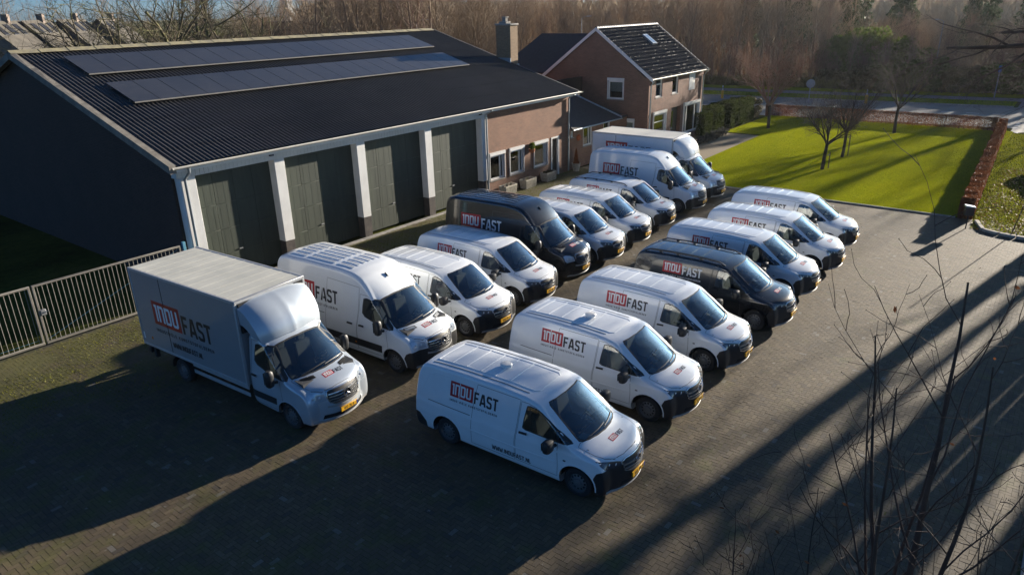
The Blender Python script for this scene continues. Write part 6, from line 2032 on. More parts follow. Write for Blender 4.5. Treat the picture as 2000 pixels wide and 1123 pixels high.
def bush(name, loc, rad, h, n_clump, n_leaf, size, mat, label, cat, group=None, seed=1, trunk=True):
    rng = np.random.default_rng(seed)
    e = empty(name, loc, 0, label, cat, group)
    a = rng.uniform(0, 6.28, n_clump); rr = rad * np.sqrt(rng.uniform(0, 1, n_clump))
    zz = rng.uniform(0.12, 1.0, n_clump) * h
    k = np.sqrt(np.clip(1 - (zz / h - 0.35) ** 2 * 1.4, 0.15, 1))
    C = np.stack([np.cos(a) * rr * k, np.sin(a) * rr * k, zz], 1)
    q = rad * rng.uniform(0.22, 0.42, n_clump)
    P, d = leaf_cloud(rng, C, np.stack([q, q, q * 0.8], 1), n_leaf, size)
    V, T = cards(P, d, size, rng)
    np_mesh('foliage', V, T, mat, None, e)
    if trunk:
        m = MB()
        for i in range(5):
            m.tube([(0.1 * math.cos(i), 0.1 * math.sin(i), 0), (rad * 0.3 * math.cos(i * 1.3), rad * 0.3 * math.sin(i * 1.3), h * 0.6)], [0.04 + 0.01 * rad, 0.02], 5)
        m.build('stem', MATS['bark_wood'], e)
    return e
# evergreens across the road
bush('ivy_thicket', (96.0, 22.5, 0), 3.8, 5.6, 46, 260, 0.22, 'ivy_leaf', 'bright ivy-green evergreen mound among the bare trees across the road', 'shrub', seed=3)
bush('ivy_thicket', (97.0, 17.5, 0), 2.8, 4.6, 34, 240, 0.22, 'ivy_leaf', 'smaller green evergreen thicket just right of the bright ivy mound', 'shrub', seed=4)
bush('scrub_bush', (91.0, 29.5, 0), 2.0, 2.3, 20, 160, 0.14, 'scrub_leaf', 'olive brown scrub bush at the edge of the wood near the round sign', 'shrub', seed=5)
bush('scrub_bush', (90.0, 23.5, 0), 1.8, 1.6, 20, 160, 0.14, 'scrub_leaf', 'low yellowish scrub bush left of the dark roadside hedge', 'shrub', seed=6)
for k in range(7):
    bush('roadside_hedge', (88.0 + 0.3 * k, 19.5 - k * 3.1, 0), 2.3, 2.0 + 0.4 * (k % 3) + 0.1 * k, 26, 200, 0.15, 'yew_leaf' if k % 3 else 'scrub_leaf', 'dark dense roadside shrub behind the cycle path', 'shrub', 'dark shrubs along the cycle path', seed=20 + k)
def conifer(x, y, h, r, label, seed):
    rng = np.random.default_rng(seed)
    e = empty('conifer', (x, y, 0), 0, label, 'tree', 'dark conifers in the wood')
    n = 60
    zz = np.linspace(0.15, 1.0, n) * h
    a = np.arange(n) * 2.4; rr = r * (1.05 - zz / h) * rng.uniform(0.4, 1.0, n)
    C = np.stack([np.cos(a) * rr, np.sin(a) * rr, zz], 1)
    q = 0.28 * r * (1.25 - zz / h)
    P, d = leaf_cloud(rng, C, np.stack([q, q, q * 0.7], 1), 110, 0.2)
    V, T = cards(P, d, 0.22, rng)
    np_mesh('foliage', V, T, 'conifer_leaf', None, e)
    MB().tube([(0, 0, -0.1), (0, 0, h * 0.95)], [0.16, 0.03], 7).build('trunk', MATS['bark_wood'], e)
for k, (th, d, h, r) in enumerate(((17.3, 112, 17, 3.2), (13.6, 118, 19, 3.6), (10.6, 116, 17, 3.0), (6.2, 113, 18, 3.4), (3.0, 118, 19, 3.6), (20.6, 121, 18, 2.8), (51.5, 118, 13.5, 2.2), (45.6, 122, 15, 2.4))):
    conifer(d * math.cos(R(th)), d * math.sin(R(th)), h, r, ('dark green conifer rising out of the bare wood', 'dark conifer with a narrow top among bare trees left of the chimney')[k > 5], 60 + k)

# ---- the big mossy oak behind the barn
OAK = dict(n=[1, 20, 10, 8, 6], seg=[4, 8, 5, 3, 2], wander=[0.05, 0.16, 0.2, 0.22, 0.25], tropism=[0.1, 0.03, 0.03, 0.03, 0.03], taper=[0.7, 0.25, 0.3, 0.3, 0.2], sides=[9, 7, 5, 3, 3], start=[0, 0.30, 0.18, 0.15, 0.12], angle=[0, 1.0, 0.8, 0.75, 0.7], rratio=[1, 0.5, 0.5, 0.5, 0.5], lratio=[1, 1.8, 0.5, 0.45, 0.45], rmin=0.018, cone=0.1)
t = Tree(5); t.branch(Vector((0, 0, -0.2)), Vector((0.05, 0, 1)), 5.2, 0.62, 0, OAK)
oak = empty('oak_tree', (27.2, 52.5, 0), 0, 'big spreading leafless oak with mossy limbs behind the barn roof', 'tree')
b = 5 * 9
link('trunk', mesh('trunk', t.v[:b], [f for f in t.f if max(f) < b], True), MATS['bark_oak'], oak)
link('crown', mesh('crown', t.v[b:], [tuple(i - b for i in f) for f in t.f if min(f) >= b], True), MATS['bark_oak'], oak)

# ---- lawn trees
LAWN = dict(n=[1, 11, 9, 7, 5], seg=[4, 6, 4, 3, 2], wander=[0.04, 0.08, 0.13, 0.18, 0.22], tropism=[0.02, 0.07, 0.05, 0.03, 0.03], taper=[0.85, 0.3, 0.3, 0.3, 0.2], sides=[8, 6, 4, 3, 3], start=[0, 0.88, 0.25, 0.2, 0.15], angle=[0, 0.75, 0.55, 0.6, 0.65], rratio=[1, 0.55, 0.55, 0.5, 0.5], lratio=[1, 1.55, 0.5, 0.5, 0.5], rmin=0.0045, cone=0.15)
def lawn_tree(seed, loc, th, r, lean, label, mat, k=1.0, lr=1.55, buds=0, **kw):
    c = dict(LAWN); c['lratio'] = [1, lr, 0.5, 0.5, 0.5]; c.update(kw)
    t = Tree(seed); t.branch(Vector((0, 0, -0.1)), Vector((lean, 0, 1)).normalized(), th, r, 0, c)
    e = empty('lawn_tree', loc, 0, label, 'tree', 'bare young trees on the lawn')
    b = 5 * 8
    link('trunk', mesh('trunk', t.v[:b], [f for f in t.f if max(f) < b], True), MATS['bark_lawn'], e)
    link('crown', mesh('crown', t.v[b:], [tuple(i - b for i in f) for f in t.f if min(f) >= b], True), MATS[mat], e)
    if buds:
        rng = np.random.default_rng(seed)
        tp = np.array([tuple(p) for p in t.tips])
        tp = tp[rng.integers(0, len(tp), buds)] + rng.normal(0, 0.06, (buds, 3))
        V, T = cards(tp, rng.normal(size=tp.shape), 0.035, rng)
        np_mesh('withered_leaves', V, T, 'beech_leaf', None, e)
    return e
lawn_tree(2, (43.9, 11.2, 0.03), 1.65, 0.11, 0.10, 'young bare lawn tree with stake, nearest to the parked vans', 'bark_lawn', lr=1.35)
lawn_tree(6, (48.2, 11.2, 0.03), 1.75, 0.10, 0.06, 'young bare lawn tree with stake, standing just behind the nearest one', 'bark_lawn', lr=1.35)
lawn_tree(9, (56.8, 18.9, 0.03), 1.9, 0.13, 0.02, 'reddish bare lawn tree at the end of the clipped hedge', 'bark_red', lr=1.75, buds=2600, angle=[0, 0.6, 0.5, 0.6, 0.65])
lawn_tree(14, (59.2, 10.4, 0.03), 2.0, 0.12, 0.03, 'bare lawn tree nearest to the road', 'bark_lawn', lr=1.8)
simple('stake_wood', (0.16, 0.12, 0.08), 0.9, var=0.3)
for (x, y, z) in ((44.45, 11.0, 0.95), (48.75, 11.0, 1.35)):
    s_ = empty('tree_stake', (x, y, 0.03), 0, 'wooden support stake beside the %s lawn tree' % ('nearest' if x < 46 else 'second'), 'stake')
    MB().tube([(0, 0, -0.1), (0.0, 0, z)], 0.035, 8).build('post', MATS['stake_wood'], s_)
    MB().box(-0.45, 0.02, -0.012, 0.012, z - 0.14, z - 0.09).build('tie', MATS['rubber'], s_)

# ---- hedges
def hedge(name, x0, x1, y0, y1, h, n, size, mat, label, seed, z0=0.0, rz=0.0):
    rng = np.random.default_rng(seed)
    e = empty(name, ((x0 + x1) / 2, (y0 + y1) / 2, 0), rz, label, 'hedge')
    L, W_ = x1 - x0, y1 - y0
    P = np.stack([rng.uniform(-L / 2, L / 2, n), rng.uniform(-W_ / 2, W_ / 2, n), rng.uniform(z0, h, n)], 1)
    # push two thirds of the leaves to the clipped faces
    k = rng.integers(0, 6, n)
    e_ = 0.06
    P[:, 2] = np.where(k == 0, h - rng.exponential(e_, n), P[:, 2])
    P[:, 1] = np.where(k == 1, W_ / 2 - rng.exponential(e_, n), np.where(k == 2, -W_ / 2 + rng.exponential(e_, n), P[:, 1]))
    P[:, 0] = np.where(k == 3, np.where(rng.random(n) < 0.5, -L / 2 + rng.exponential(e_, n), L / 2 - rng.exponential(e_, n)), P[:, 0])
    P[:, 2] += 0.03 * np.sin(P[:, 0] * 3.1) + 0.02 * np.sin(P[:, 0] * 7.7)
    P[:, 1] += 0.03 * np.sin(P[:, 0] * 2.3 + P[:, 2] * 3)
    d = rng.normal(size=(n, 3))
    V, T = cards(P, d, size, rng)
    np_mesh('foliage', V, T, mat, None, e)
    m = MB(); q = max(6, int(max(L, W_) * 3.2))
    rg = random.Random(seed)
    for i in range(q):
        x = -L / 2 + L * (i + 0.5) / q if L > W_ else rg.uniform(-L / 2, L / 2) * 0.7
        y = rg.uniform(-W_ / 2, W_ / 2) * 0.5 if L > W_ else -W_ / 2 + W_ * (i + 0.5) / q
        m.tube([(x, y, -0.05), (x + rg.uniform(-.1, .1), y + rg.uniform(-.1, .1), h * 0.9)], [0.018, 0.006], 4, False)
    m.build('stems', MATS['bark_lawn'], e)
    return e
hedge('beech_hedge', 36.7, 63.9, 3.30, 3.85, 0.96, 105000, 0.032, 'beech_leaf', 'low copper-brown beech hedge along the right side of the lawn', 1, rz=R(2.4))
hedge('beech_hedge', 63.5, 63.9, 4.5, 21.5, 0.95, 80000, 0.03, 'beech_leaf', 'thin low beech hedge with bare stems along the road side of the lawn', 2)
hx = [(50.6, 52.0, 1.75, 21.5), (52.7, 54.3, 1.9, 21.55), (55.6, 57.1, 1.95, 21.45), (57.1, 60.2, 1.95, 21.35)]
for i, (a, b_, h, y) in enumerate(hx):
    hedge('yew_hedge', a, b_, y, y + 1.0, h, 16000 if b_ - a > 2 else 9000, 0.05, 'yew_leaf', ('clipped dark evergreen hedge block beside the house corner', 'clipped evergreen hedge block second from the house', 'clipped evergreen hedge block third from the house', 'longest clipped evergreen hedge block next to the reddish tree')[i], 30 + i)
hedge('yew_hedge', 50.8, 60.2, 22.55, 23.3, 1.8, 14000, 0.06, 'yew_leaf', 'dark evergreen hedge wall standing behind the clipped hedge blocks', 35)
bush('garden_shrub', (53.0, 24.6, 0), 1.1, 3.0, 26, 220, 0.07, 'yew_leaf', 'dark evergreen shrub at the back corner of the house', 'shrub', seed=41)
bush('garden_shrub', (60.9, 22.0, 0), 0.9, 2.0, 20, 160, 0.06, 'scrub_leaf', 'brownish shrub at the road end of the clipped hedge', 'shrub', seed=42)
for k in range(8):
    bush('lavender_bush', (48.3 + k * 0.62, 20.75 + 0.03 * (k % 3), 0), 0.36, 0.5, 14, 90, 0.035, 'lavender', 'grey lavender bush in the row beside the garden path', 'plant', 'lavender row along the garden path', seed=50 + k, trunk=False)

# ---- tufts in the paving, rough grass, fallen leaves
def joints(x0, x1, y0, y1, dens=1.0):
    def f(rng, n):
        i = rng.integers(0, int((x1 - x0) / U), n); y = rng.uniform(y0, y1, n)
        x = x0 + i * U * 1.0
        k = rng.random(n) < 0.5
        j = rng.integers(0, int((y1 - y0) / U), n); xr = rng.uniform(x0, x1, n)
        X = np.where(k, x, xr); Y = np.where(k, y, y0 + j * U)
        keep = np.sin(X * 0.9) * np.cos(Y * 1.3 + X * 0.3) + rng.normal(0, 0.5, n) > -0.1
        return np.stack([X, Y, np.full(n, -0.01)], 1)[keep]
    return f
o = blades('joint_moss', 26000, joints(14.0, 36.5, 19.3, 23.3), 0.015, 0.06, 0.010, 'moss_tuft', 0.5, 11); o.parent = yard
o = blades('joint_moss', 22000, joints(2.0, 11.8, 18.0, 23.4), 0.015, 0.05, 0.010, 'moss_tuft', 0.6, 12); o.parent = yard
o = blades('joint_moss', 9000, joints(0.0, 14.0, 8.0, 16.0), 0.008, 0.025, 0.008, 'moss_tuft', 0.6, 13); o.parent = yard
def rect(x0, x1, y0, y1, z=0.0):
    return lambda rng, n: np.stack([rng.uniform(x0, x1, n), rng.uniform(y0, y1, n), np.full(n, z)], 1)
blades('lawn_grass', 300000, lambda rng, n: (lambda p: p[(p[:, 1] < 18.1) | (p[:, 0] > 53.7)])(rect(37.0, 64.0, 3.4, 21.0, 0.028)(rng, n)), 0.018, 0.036, 0.008, 'lawn_blade', 0.4, 14)
blades('verge_grass', 34000, lambda rng, n: (lambda p: p[p[:, 1] < 2.7 + (p[:, 0] - 36.7) * 0.0414])(rect(35.4, 63.0, 0.3, 3.8, 0.0)(rng, n)), 0.025, 0.08, 0.012, 'verge_blade', 0.4, 15)
blades('border_grass', 14000, lambda rng, n: (lambda p: p[p[:, 1] < -1.02 + np.clip((p[:, 0] - 26) / 8.7, 0, 2) * 1.35])(rect(6.0, 34.7, -3.0, 0.9, 0.0)(rng, n)), 0.03, 0.14, 0.010, 'dry_grass', 0.5, 16)
blades('path_verge_grass', 15000, lambda rng, n: band(78.2, 82.1, 4.8, 60)(rng, n) + [0, 0, 0.07], 0.03, 0.09, 0.02, 'green_grass', 0.4, 17)
rng = np.random.default_rng(77)
n = 2600
P = np.stack([rng.uniform(35.2, 50, n), rng.uniform(0.2, 2.7, n), rng.uniform(0.02, 0.07, n)], 1)
V, T = cards(P, np.tile([0, 0, 1.0], (n, 1)), 0.04, rng, 0.35)
np_mesh('fallen_leaves', V, T, 'beech_leaf', 'stuff')
n = 420
P = np.stack([rng.uniform(8, 36, n), rng.uniform(-0.5, 22, n), np.full(n, 0.012)], 1)
V, T = cards(P, np.tile([0, 0, 1.0], (n, 1)), 0.028, rng, 0.2)
np_mesh('fallen_leaves', V, T, 'scrub_leaf', 'stuff')

# ---- tall trees off to the right that throw the long shadows over yard and lawn
TALL = dict(n=[1, 16, 7, 5], seg=[8, 6, 4, 3], wander=[0.03, 0.12, 0.16, 0.2], tropism=[0.03, 0.08, 0.06, 0.05], taper=[0.25, 0.2, 0.25, 0.2], sides=[10, 6, 4, 3], start=[0, 0.32, 0.2, 0.15], angle=[0, 0.9, 0.7, 0.65], rratio=[1, 0.4, 0.5, 0.5], lratio=[1, 0.42, 0.5, 0.5], rmin=0.012)
tallm = []
for k in range(2):
    t = Tree(90 + k); c = dict(TALL); t.branch(Vector((0, 0, -0.2)), Vector((0, 0, 1)), 17.5, 0.42, 0, c)
    b = 9 * 10
    tallm.append((mesh('trunk', t.v[:b], [f for f in t.f if max(f) < b], True), mesh('crown', t.v[b:], [tuple(i - b for i in f) for f in t.f if min(f) >= b], True)))
    for m_ in tallm[-1]: m_.materials.append(MATS['bark_lawn'])
def shade_tree(q, y, sc, rz, mi):
    """tree whose shadow falls along the line q (offset across the sun direction)"""
    s_, c_ = math.sin(-SUN_AZ), math.cos(SUN_AZ)
    x = (q - y * c_) / s_
    e = empty('roadside_tree', (x, y, 0), rz, 'tall leafless tree on the verge to the right of the yard', 'tree', G3)
    e.scale = (sc, sc, sc)
    a, b = tallm[mi]
    link('trunk', a, None, e); link('crown', b, None, e)
    return e
for q, y, sc, rz, mi in ((6.7, -3.2, 1.05, 0.3, 0), (4.75, -3.4, 1.0, 1.9, 1), (3.2, -3.0, 1.1, 4.0, 0), (5.7, -5.5, 0.7, 1.0, 1), (18.2, -3.0, 1.1, 2.0, 0), (20.5, -2.8, 1.1, 0.6, 1), (13.4, -3.6, 0.6, 2.2, 1), (16.6, -3.4, 0.6, 5.1, 0), (4.0, -7.0, 0.95, 3.3, 1), (2.0, -5.0, 1.0, 0.8, 0)):
    shade_tree(q, y, sc, rz, mi)

# ---- branch of a roadside tree reaching into the top right corner
t = Tree(33)
BR = dict(n=[1, 9, 6, 5], seg=[9, 5, 4, 3], wander=[0.07, 0.16, 0.2, 0.22], tropism=[0.005, -0.02, 0.0, 0.0], taper=[0.25, 0.25, 0.3, 0.2], sides=[7, 5, 4, 3], start=[0, 0.25, 0.2, 0.15], angle=[0, 0.7, 0.7, 0.7], rratio=[1, 0.55, 0.5, 0.5], lratio=[1, 0.42, 0.5, 0.5], rmin=0.008, cone=0.3)
e = empty('verge_tree', (38.0, -3.4, 0), 0, 'leafless verge tree whose dark branches hang into the top right corner', 'tree')
tr = MB().tube([(0, 0, -0.2), (0.1, 0.1, 4), (0.0, 0.2, 8), (-0.2, 0.2, 13)], [0.38, 0.32, 0.26, 0.12], 10)
tr.build('trunk', MATS['bark_lawn'], e)
for (z, d, L, r_) in ((7.7, (0.08, 1, 0.02), 8.4, 0.20), (7.0, (0.25, 1, 0.0), 6.0, 0.13), (8.6, (0.0, 1, 0.06), 6.6, 0.16), (5.6, (0.3, 1, 0.10), 5.0, 0.09)):
    t.branch(Vector((0, 0.2, z)), Vector(d).normalized(), L, r_, 0, BR)
link('crown', mesh('crown', t.v, t.f, True), MATS['bark_fore'], e)

# ---- bare saplings in the foreground, bottom right
def sapling(x, y, stems, label, seed):
    t = Tree(seed); rg = random.Random(seed)
    cfg = dict(n=[1, 6, 4], seg=[9, 6, 4], wander=[0.045, 0.12, 0.18], tropism=[0.03, 0.10, 0.05], taper=[0.2, 0.35, 0.5], sides=[7, 5, 4], start=[0, 0.25, 0.25], angle=[0, 0.75, 0.8], rratio=[1, 0.42, 0.5], lratio=[1, 0.36, 0.42], rmin=0.0055, cone=0.5)
    e = empty('sapling', (x, y, 0), 0, label, 'sapling', 'bare saplings in the foreground')
    for (dx, dy, L, r_) in stems:
        t.branch(Vector((rg.uniform(-.08, .08), rg.uniform(-.08, .08), -0.05)), Vector((dx, dy, 1)).normalized(), L, r_, 0, cfg)
    link('stems', mesh('stems', t.v, t.f, True), MATS['bark_fore'], e)
    # buds and a few withered leaves
    rng = np.random.default_rng(seed)
    tp = np.array([tuple(p) for p in t.tips])
    V = []; T = []
    for p in tp:
        b = len(V)
        for k in range(3): V.append((p[0] + 0.007 * math.cos(k * 2.1), p[1] + 0.007 * math.sin(k * 2.1), p[2] - 0.008))
        V.append((p[0], p[1], p[2] + 0.014))
        T += [(b, b + 1, b + 3), (b + 1, b + 2, b + 3), (b + 2, b, b + 3)]
    np_mesh('buds', np.array(V), np.array(T), 'bark_fore', 'stuff', e)
    pick = tp[rng.integers(0, len(tp), max(6, len(tp) // 12))] + rng.normal(0, 0.03, (max(6, len(tp) // 12), 3))
    V2, T2 = cards(pick, rng.normal(size=pick.shape), 0.038, rng)
    np_mesh('withered_leaves', V2, T2, 'beech_leaf', 'stuff', e)
sapling(8.9, 0.55, [(0.06, 0.04, 6.3, 0.060), (0.10, 0.12, 5.6, 0.046), (-0.04, 0.16, 5.2, 0.042), (0.03, -0.08, 5.6, 0.044), (0.16, 0.0, 5.0, 0.036), (0.12, 0.22, 4.6, 0.03), (0.02, 0.24, 4.2, 0.028)], 'tall many-stemmed bare sapling rising through the bottom right foreground', 101)
sapling(8.6, -0.6, [(0.08, -0.03, 4.6, 0.036), (0.12, 0.08, 4.0, 0.028), (0.0, 0.1, 3.6, 0.024), (0.05, 0.2, 3.8, 0.024)], 'bare sapling at the bottom right corner of the picture', 102)
sapling(8.1, 2.5, [(0.05, 0.05, 2.7, 0.022), (0.10, -0.1, 2.4, 0.018), (-0.05, 0.1, 2.1, 0.016)], 'small thin bare sapling left of the tall one, bottom edge', 103)
sapling(8.4, 1.5, [(0.1, 0.1, 3.2, 0.024), (0.0, 0.25, 2.6, 0.02)], 'twiggy bare sapling between the tall sapling and the small thin one', 104)

# ---- thin winter haze
hz = MB().box(-905, 1505, -905, 1505, -1.1, 26).build('haze', None)
hm = bpy.data.materials.new('haze'); hm.use_nodes = True
hn = hm.node_tree
hn.nodes.remove(hn.nodes['Principled BSDF'])
pv = hn.nodes.new('ShaderNodeVolumePrincipled')
pv.inputs['Density'].default_value = 0.00013
pv.inputs['Color'].default_value = (0.9, 0.93, 0.95, 1)
pv.inputs['Anisotropy'].default_value = 0.5
hn.links.new(pv.outputs[0], hn.nodes['Material Output'].inputs['Volume'])
hz.data.materials.append(hm)
hz['kind'] = 'stuff'
# ---------------------------------------------------------------- gate
simple('gate_paint', (0.25, 0.23, 0.195), 0.55, var=0.25, scale=6)
simple('brace_blue', (0.10, 0.30, 0.42), 0.5)
GY = 23.52
def gate_leaf(x0, x1, label, lock):
    g = empty('gate_leaf', (x0, GY, 0), 0, label, 'gate', 'leaves of the yard gate')
    W_ = x1 - x0
    MB().box(0, W_, -0.03, 0.03, 1.90, 1.96, 0.006).build('top_rail', MATS['gate_paint'], g)
    MB().box(0, W_, -0.03, 0.03, 0.06, 0.13, 0.006).build('bottom_rail', MATS['gate_paint'], g)
    for x in (0, W_ - 0.06): MB().box(x, x + 0.06, -0.031, 0.031, 0.131, 1.899, 0.004).build('stile', MATS['gate_paint'], g)
    n = int(W_ / 0.135)
    bm_ = MB().tube([(0, 0, 0.131), (0, 0, 1.899)], 0.009, 6).mesh('bar'); bm_.materials.append(MATS['gate_paint'])
    for k in range(1, n): link('bar', bm_, None, g, (W_ * k / n, 0, 0))
    MB().tube([(0.1, 0.02, 0.2), (W_ - 0.1, 0.02, 1.83)] if lock else [(0.1, 0.02, 0.2), (W_ - 0.1, 0.02, 0.22)], 0.008, 5).build('brace_cable', MATS['brace_blue'], g)
    if lock:
        l = MB().box(0.05, 0.20, -0.045, 0.045, 0.98, 1.16, 0.008).build('lock_box', MATS['grey_metal'], g)
        MB().tube([(0.12, -0.05, 1.08), (0.26, -0.07, 1.08)], 0.010, 6).build('handle', MATS['chrome'], l)
gate_leaf(6.70, 11.35, 'long right leaf of the steel bar gate closing the yard beside the barn', True)
gate_leaf(2.1, 6.64, 'left leaf of the steel bar gate running out of the left edge', False)
gp = empty('gate_post', (11.48, GY, 0), 0, 'steel post between the yard gate and the barn corner', 'post')
MB().box(-0.05, 0.05, -0.05, 0.05, 0, 2.05, 0.006).build('post', MATS['brace_blue'], gp)
for z in (0.5, 1.6): MB().box(-0.11, -0.052, -0.02, 0.02, z, z + 0.08).build('hinge', MATS['brace_blue'], gp)

# ---------------------------------------------------------------- planters and pots along the office wall
leaf_mat('primula', [(0.3, (0.10, 0.14, 0.03)), (0.55, (0.40, 0.34, 0.30)), (0.75, (0.45, 0.32, 0.42))], 9.0)
def planter(x, y, label, flower, seed):
    e = empty('planter', (x, y, 0), R(2), label, 'planter', 'ribbed concrete planters under the office windows')
    m = MB(); a, b_, h = 0.52, 0.24, 0.50
    v = [(sx * a * k, sy * b_ * k, z) for z, k in ((0, 0.86), (h, 1.0)) for sx, sy in ((-1, -1), (1, -1), (1, 1), (-1, 1))]
    vi = [(sx * (a - 0.05), sy * (b_ - 0.05), h) for sx, sy in ((-1, -1), (1, -1), (1, 1), (-1, 1))] + [(sx * (a - 0.06), sy * (b_ - 0.06), h - 0.08) for sx, sy in ((-1, -1), (1, -1), (1, 1), (-1, 1))]
    m.add(v + vi, [(3, 2, 1, 0)] + [(i, (i + 1) % 4, 4 + (i + 1) % 4, 4 + i) for i in range(4)] + [(4 + i, 4 + (i + 1) % 4, 8 + (i + 1) % 4, 8 + i) for i in range(4)] + [(8 + i, 8 + (i + 1) % 4, 12 + (i + 1) % 4, 12 + i) for i in range(4)] + [(12, 13, 14, 15)])
    t = m.build('trough', MATS['pale_stone'], e)
    for k in range(11):
        xx = -a * 0.88 + 2 * a * 0.88 * k / 10
        MB().add([(xx - 0.022, -b_ * 0.87 - 0.012, 0.03), (xx + 0.022, -b_ * 0.87 - 0.012, 0.03), (xx + 0.024, -b_ - 0.010, h - 0.07), (xx - 0.024, -b_ - 0.010, h - 0.07), (xx - 0.03, -b_ * 0.86 + 0.02, 0.03), (xx + 0.03, -b_ * 0.86 + 0.02, 0.03), (xx + 0.03, -b_ + 0.02, h - 0.07), (xx - 0.03, -b_ + 0.02, h - 0.07)], [(0, 1, 2, 3), (0, 3, 7, 4), (1, 5, 6, 2), (3, 2, 6, 7)]).build('rib', MATS['pale_stone'], t)
    MB().box(-a + 0.07, a - 0.07, -b_ + 0.07, b_ - 0.07, h - 0.12, h - 0.05).build('soil', MATS['soil'], e)
    rng = np.random.default_rng(seed)
    C = np.stack([rng.uniform(-a + 0.1, a - 0.1, 12), rng.uniform(-0.1, 0.1, 12), np.full(12, h + 0.0)], 1)
    P, d = leaf_cloud(rng, C, np.full((12, 3), 0.09), 40, 0.03, shell=0.2)
    P[:, 2] = np.maximum(P[:, 2], h - 0.05)
    V, T = cards(P, d, 0.035, rng)
    np_mesh('plants', V, T, flower, None, e)
planter(29.35, 23.28, 'ribbed concrete planter with white flowers under the first office window', 'primula', 1)
planter(31.15, 23.28, 'ribbed concrete planter with purple flowers under the second office window', 'primula', 2)
planter(33.15, 23.30, 'ribbed concrete planter with green plants beside the office door', 'scrub_leaf', 3)
e = empty('plant_pot', (36.05, 23.30, 0), 0, 'white pot with a rust-brown cone-shaped shrub at the barn corner', 'plant pot')
MB().lathe([(0.001, 0.01), (0.17, 0.0), (0.26, 0.42), (0.27, 0.48), (0.235, 0.48), (0.22, 0.42), (0.001, 0.41)], 24).build('pot', MATS['pale_stone'], e)
rng = np.random.default_rng(5)
n = 2600; zz = rng.uniform(0.4, 1.35, n); aa = rng.uniform(0, 6.28, n); rr = 0.21 * (1.4 - zz) / 1.0 * np.sqrt(rng.uniform(0.3, 1, n))
P = np.stack([rr * np.cos(aa), rr * np.sin(aa), zz], 1)
V, T = cards(P, P * [1, 1, 0] + [0, 0, 0.01], 0.028, rng); np_mesh('shrub', V, T, 'beech_leaf', None, e)
e = empty('wall_planter', (31.92, 23.55, 1.75), 0, 'terracotta wall pot with a round green boxwood ball between two office windows', 'plant pot')
MB().lathe([(0.001, 0.0), (0.12, 0.02), (0.17, 0.16), (0.18, 0.22), (0.15, 0.22), (0.001, 0.20)], 20).build('pot', MATS['terracotta'], e)
MB().box(-0.03, 0.03, 0.10, 0.146, 0.02, 0.2).build('bracket', MATS['black_plastic'], e)
P, d = leaf_cloud(rng, np.array([[0, 0, 0.38]]), np.array([[0.2, 0.15, 0.2]]), 1500, 0.03, shell=0.6)
V, T = cards(P, d, 0.026, rng); np_mesh('shrub', V, T, 'ivy_leaf', None, e)
simple('ornament_orange', (0.40, 0.10, 0.03), 0.7)
e = empty('wall_ornament', (36.95, 23.72, 1.85), 0, 'orange wall ornament on the link building beside its window', 'ornament')
m = MB(); m.lathe([(0.001, -0.05), (0.12, -0.045), (0.2, -0.02), (0.21, 0.02)], 18, 'y'); m.build('dish', MATS['ornament_orange'], e)
for k in range(6):
    a = k * math.pi / 3
    MB().box(0.15 * math.cos(a) - 0.03, 0.15 * math.cos(a) + 0.03, -0.075, -0.03, 0.15 * math.sin(a) - 0.03, 0.15 * math.sin(a) + 0.03, 0.01).build('petal', MATS['ornament_orange'], e)

# ---------------------------------------------------------------- yard corner: letterbox, edging stones, pole, pillar
e = empty('letterbox', (35.2, 2.78, 0), R(20), 'black letterbox on a thin post at the corner of yard and hedge', 'letterbox')
MB().tube([(0, 0, -0.05), (0, 0, 0.62)], 0.025, 8).build('post', MATS['black_plastic'], e)
bx_ = MB().box(-0.12, 0.12, -0.17, 0.17, 0.60, 0.96, 0.01).build('box', MATS['black_plastic'], e)
MB().add([(-0.14, -0.19, 0.962), (0.14, -0.19, 0.962), (0.14, 0.19, 0.962), (-0.14, 0.19, 0.962), (-0.14, -0.19, 0.99), (0.14, -0.19, 0.99), (0.14, 0.19, 1.05), (-0.14, 0.19, 1.05)], [(3, 2, 1, 0), (4, 5, 6, 7), (0, 1, 5, 4), (1, 2, 6, 5), (2, 3, 7, 6), (3, 0, 4, 7)]).build('lid', MATS['zinc'], e)
MB().box(-0.10, 0.10, -0.176, -0.171, 0.86, 0.90).build('slot', MATS['dark_void'], e)
edge = [(36.6, 2.55), (35.9, 2.35), (35.25, 2.15), (34.95, 1.55), (34.8, 0.95), (34.75, 0.35), (34.7, -0.25)]
for k, ((xa, ya), (xb, yb)) in enumerate(zip(edge, edge[1:])):
    o = empty('edging_stone', ((xa + xb) / 2, (ya + yb) / 2, 0), math.atan2(yb - ya, xb - xa), 'mossy edging stone bounding the verge at the yard corner', 'stone', 'edging stones at the yard corner')
    L = math.hypot(xb - xa, yb - ya)
    MB().box(-L / 2 + 0.02, L / 2 - 0.02, -0.09, 0.09, -0.05, 0.11, 0.02).build('stone', MATS['pale_stone'], o)
e = empty('leaning_pole', (34.95, 1.15, 0), 0, 'thin dark leaning pole on the verge at the right edge', 'pole')
MB().tube([(0, 0, -0.1), (0.25, -0.35, 2.2)], [0.022, 0.018], 6).build('pole', MATS['bark_lawn'], e)
MB().tube([(0.245, -0.343, 2.15), (0.252, -0.353, 2.23)], 0.027, 6).build('cap', MATS['black_plastic'], e)
e = empty('gate_pillar', (35.6, -0.55, 0), 0, 'low brick gate pillar at the yard entrance just right of the picture', 'pillar')
MB().box(-0.35, 0.35, -0.4, 0.4, 0, 1.05).build('shaft', MATS['brick_red'], e)
MB().box(-0.4, 0.4, -0.45, 0.45, 1.052, 1.14, 0.015).build('cap', MATS['concrete'], e)

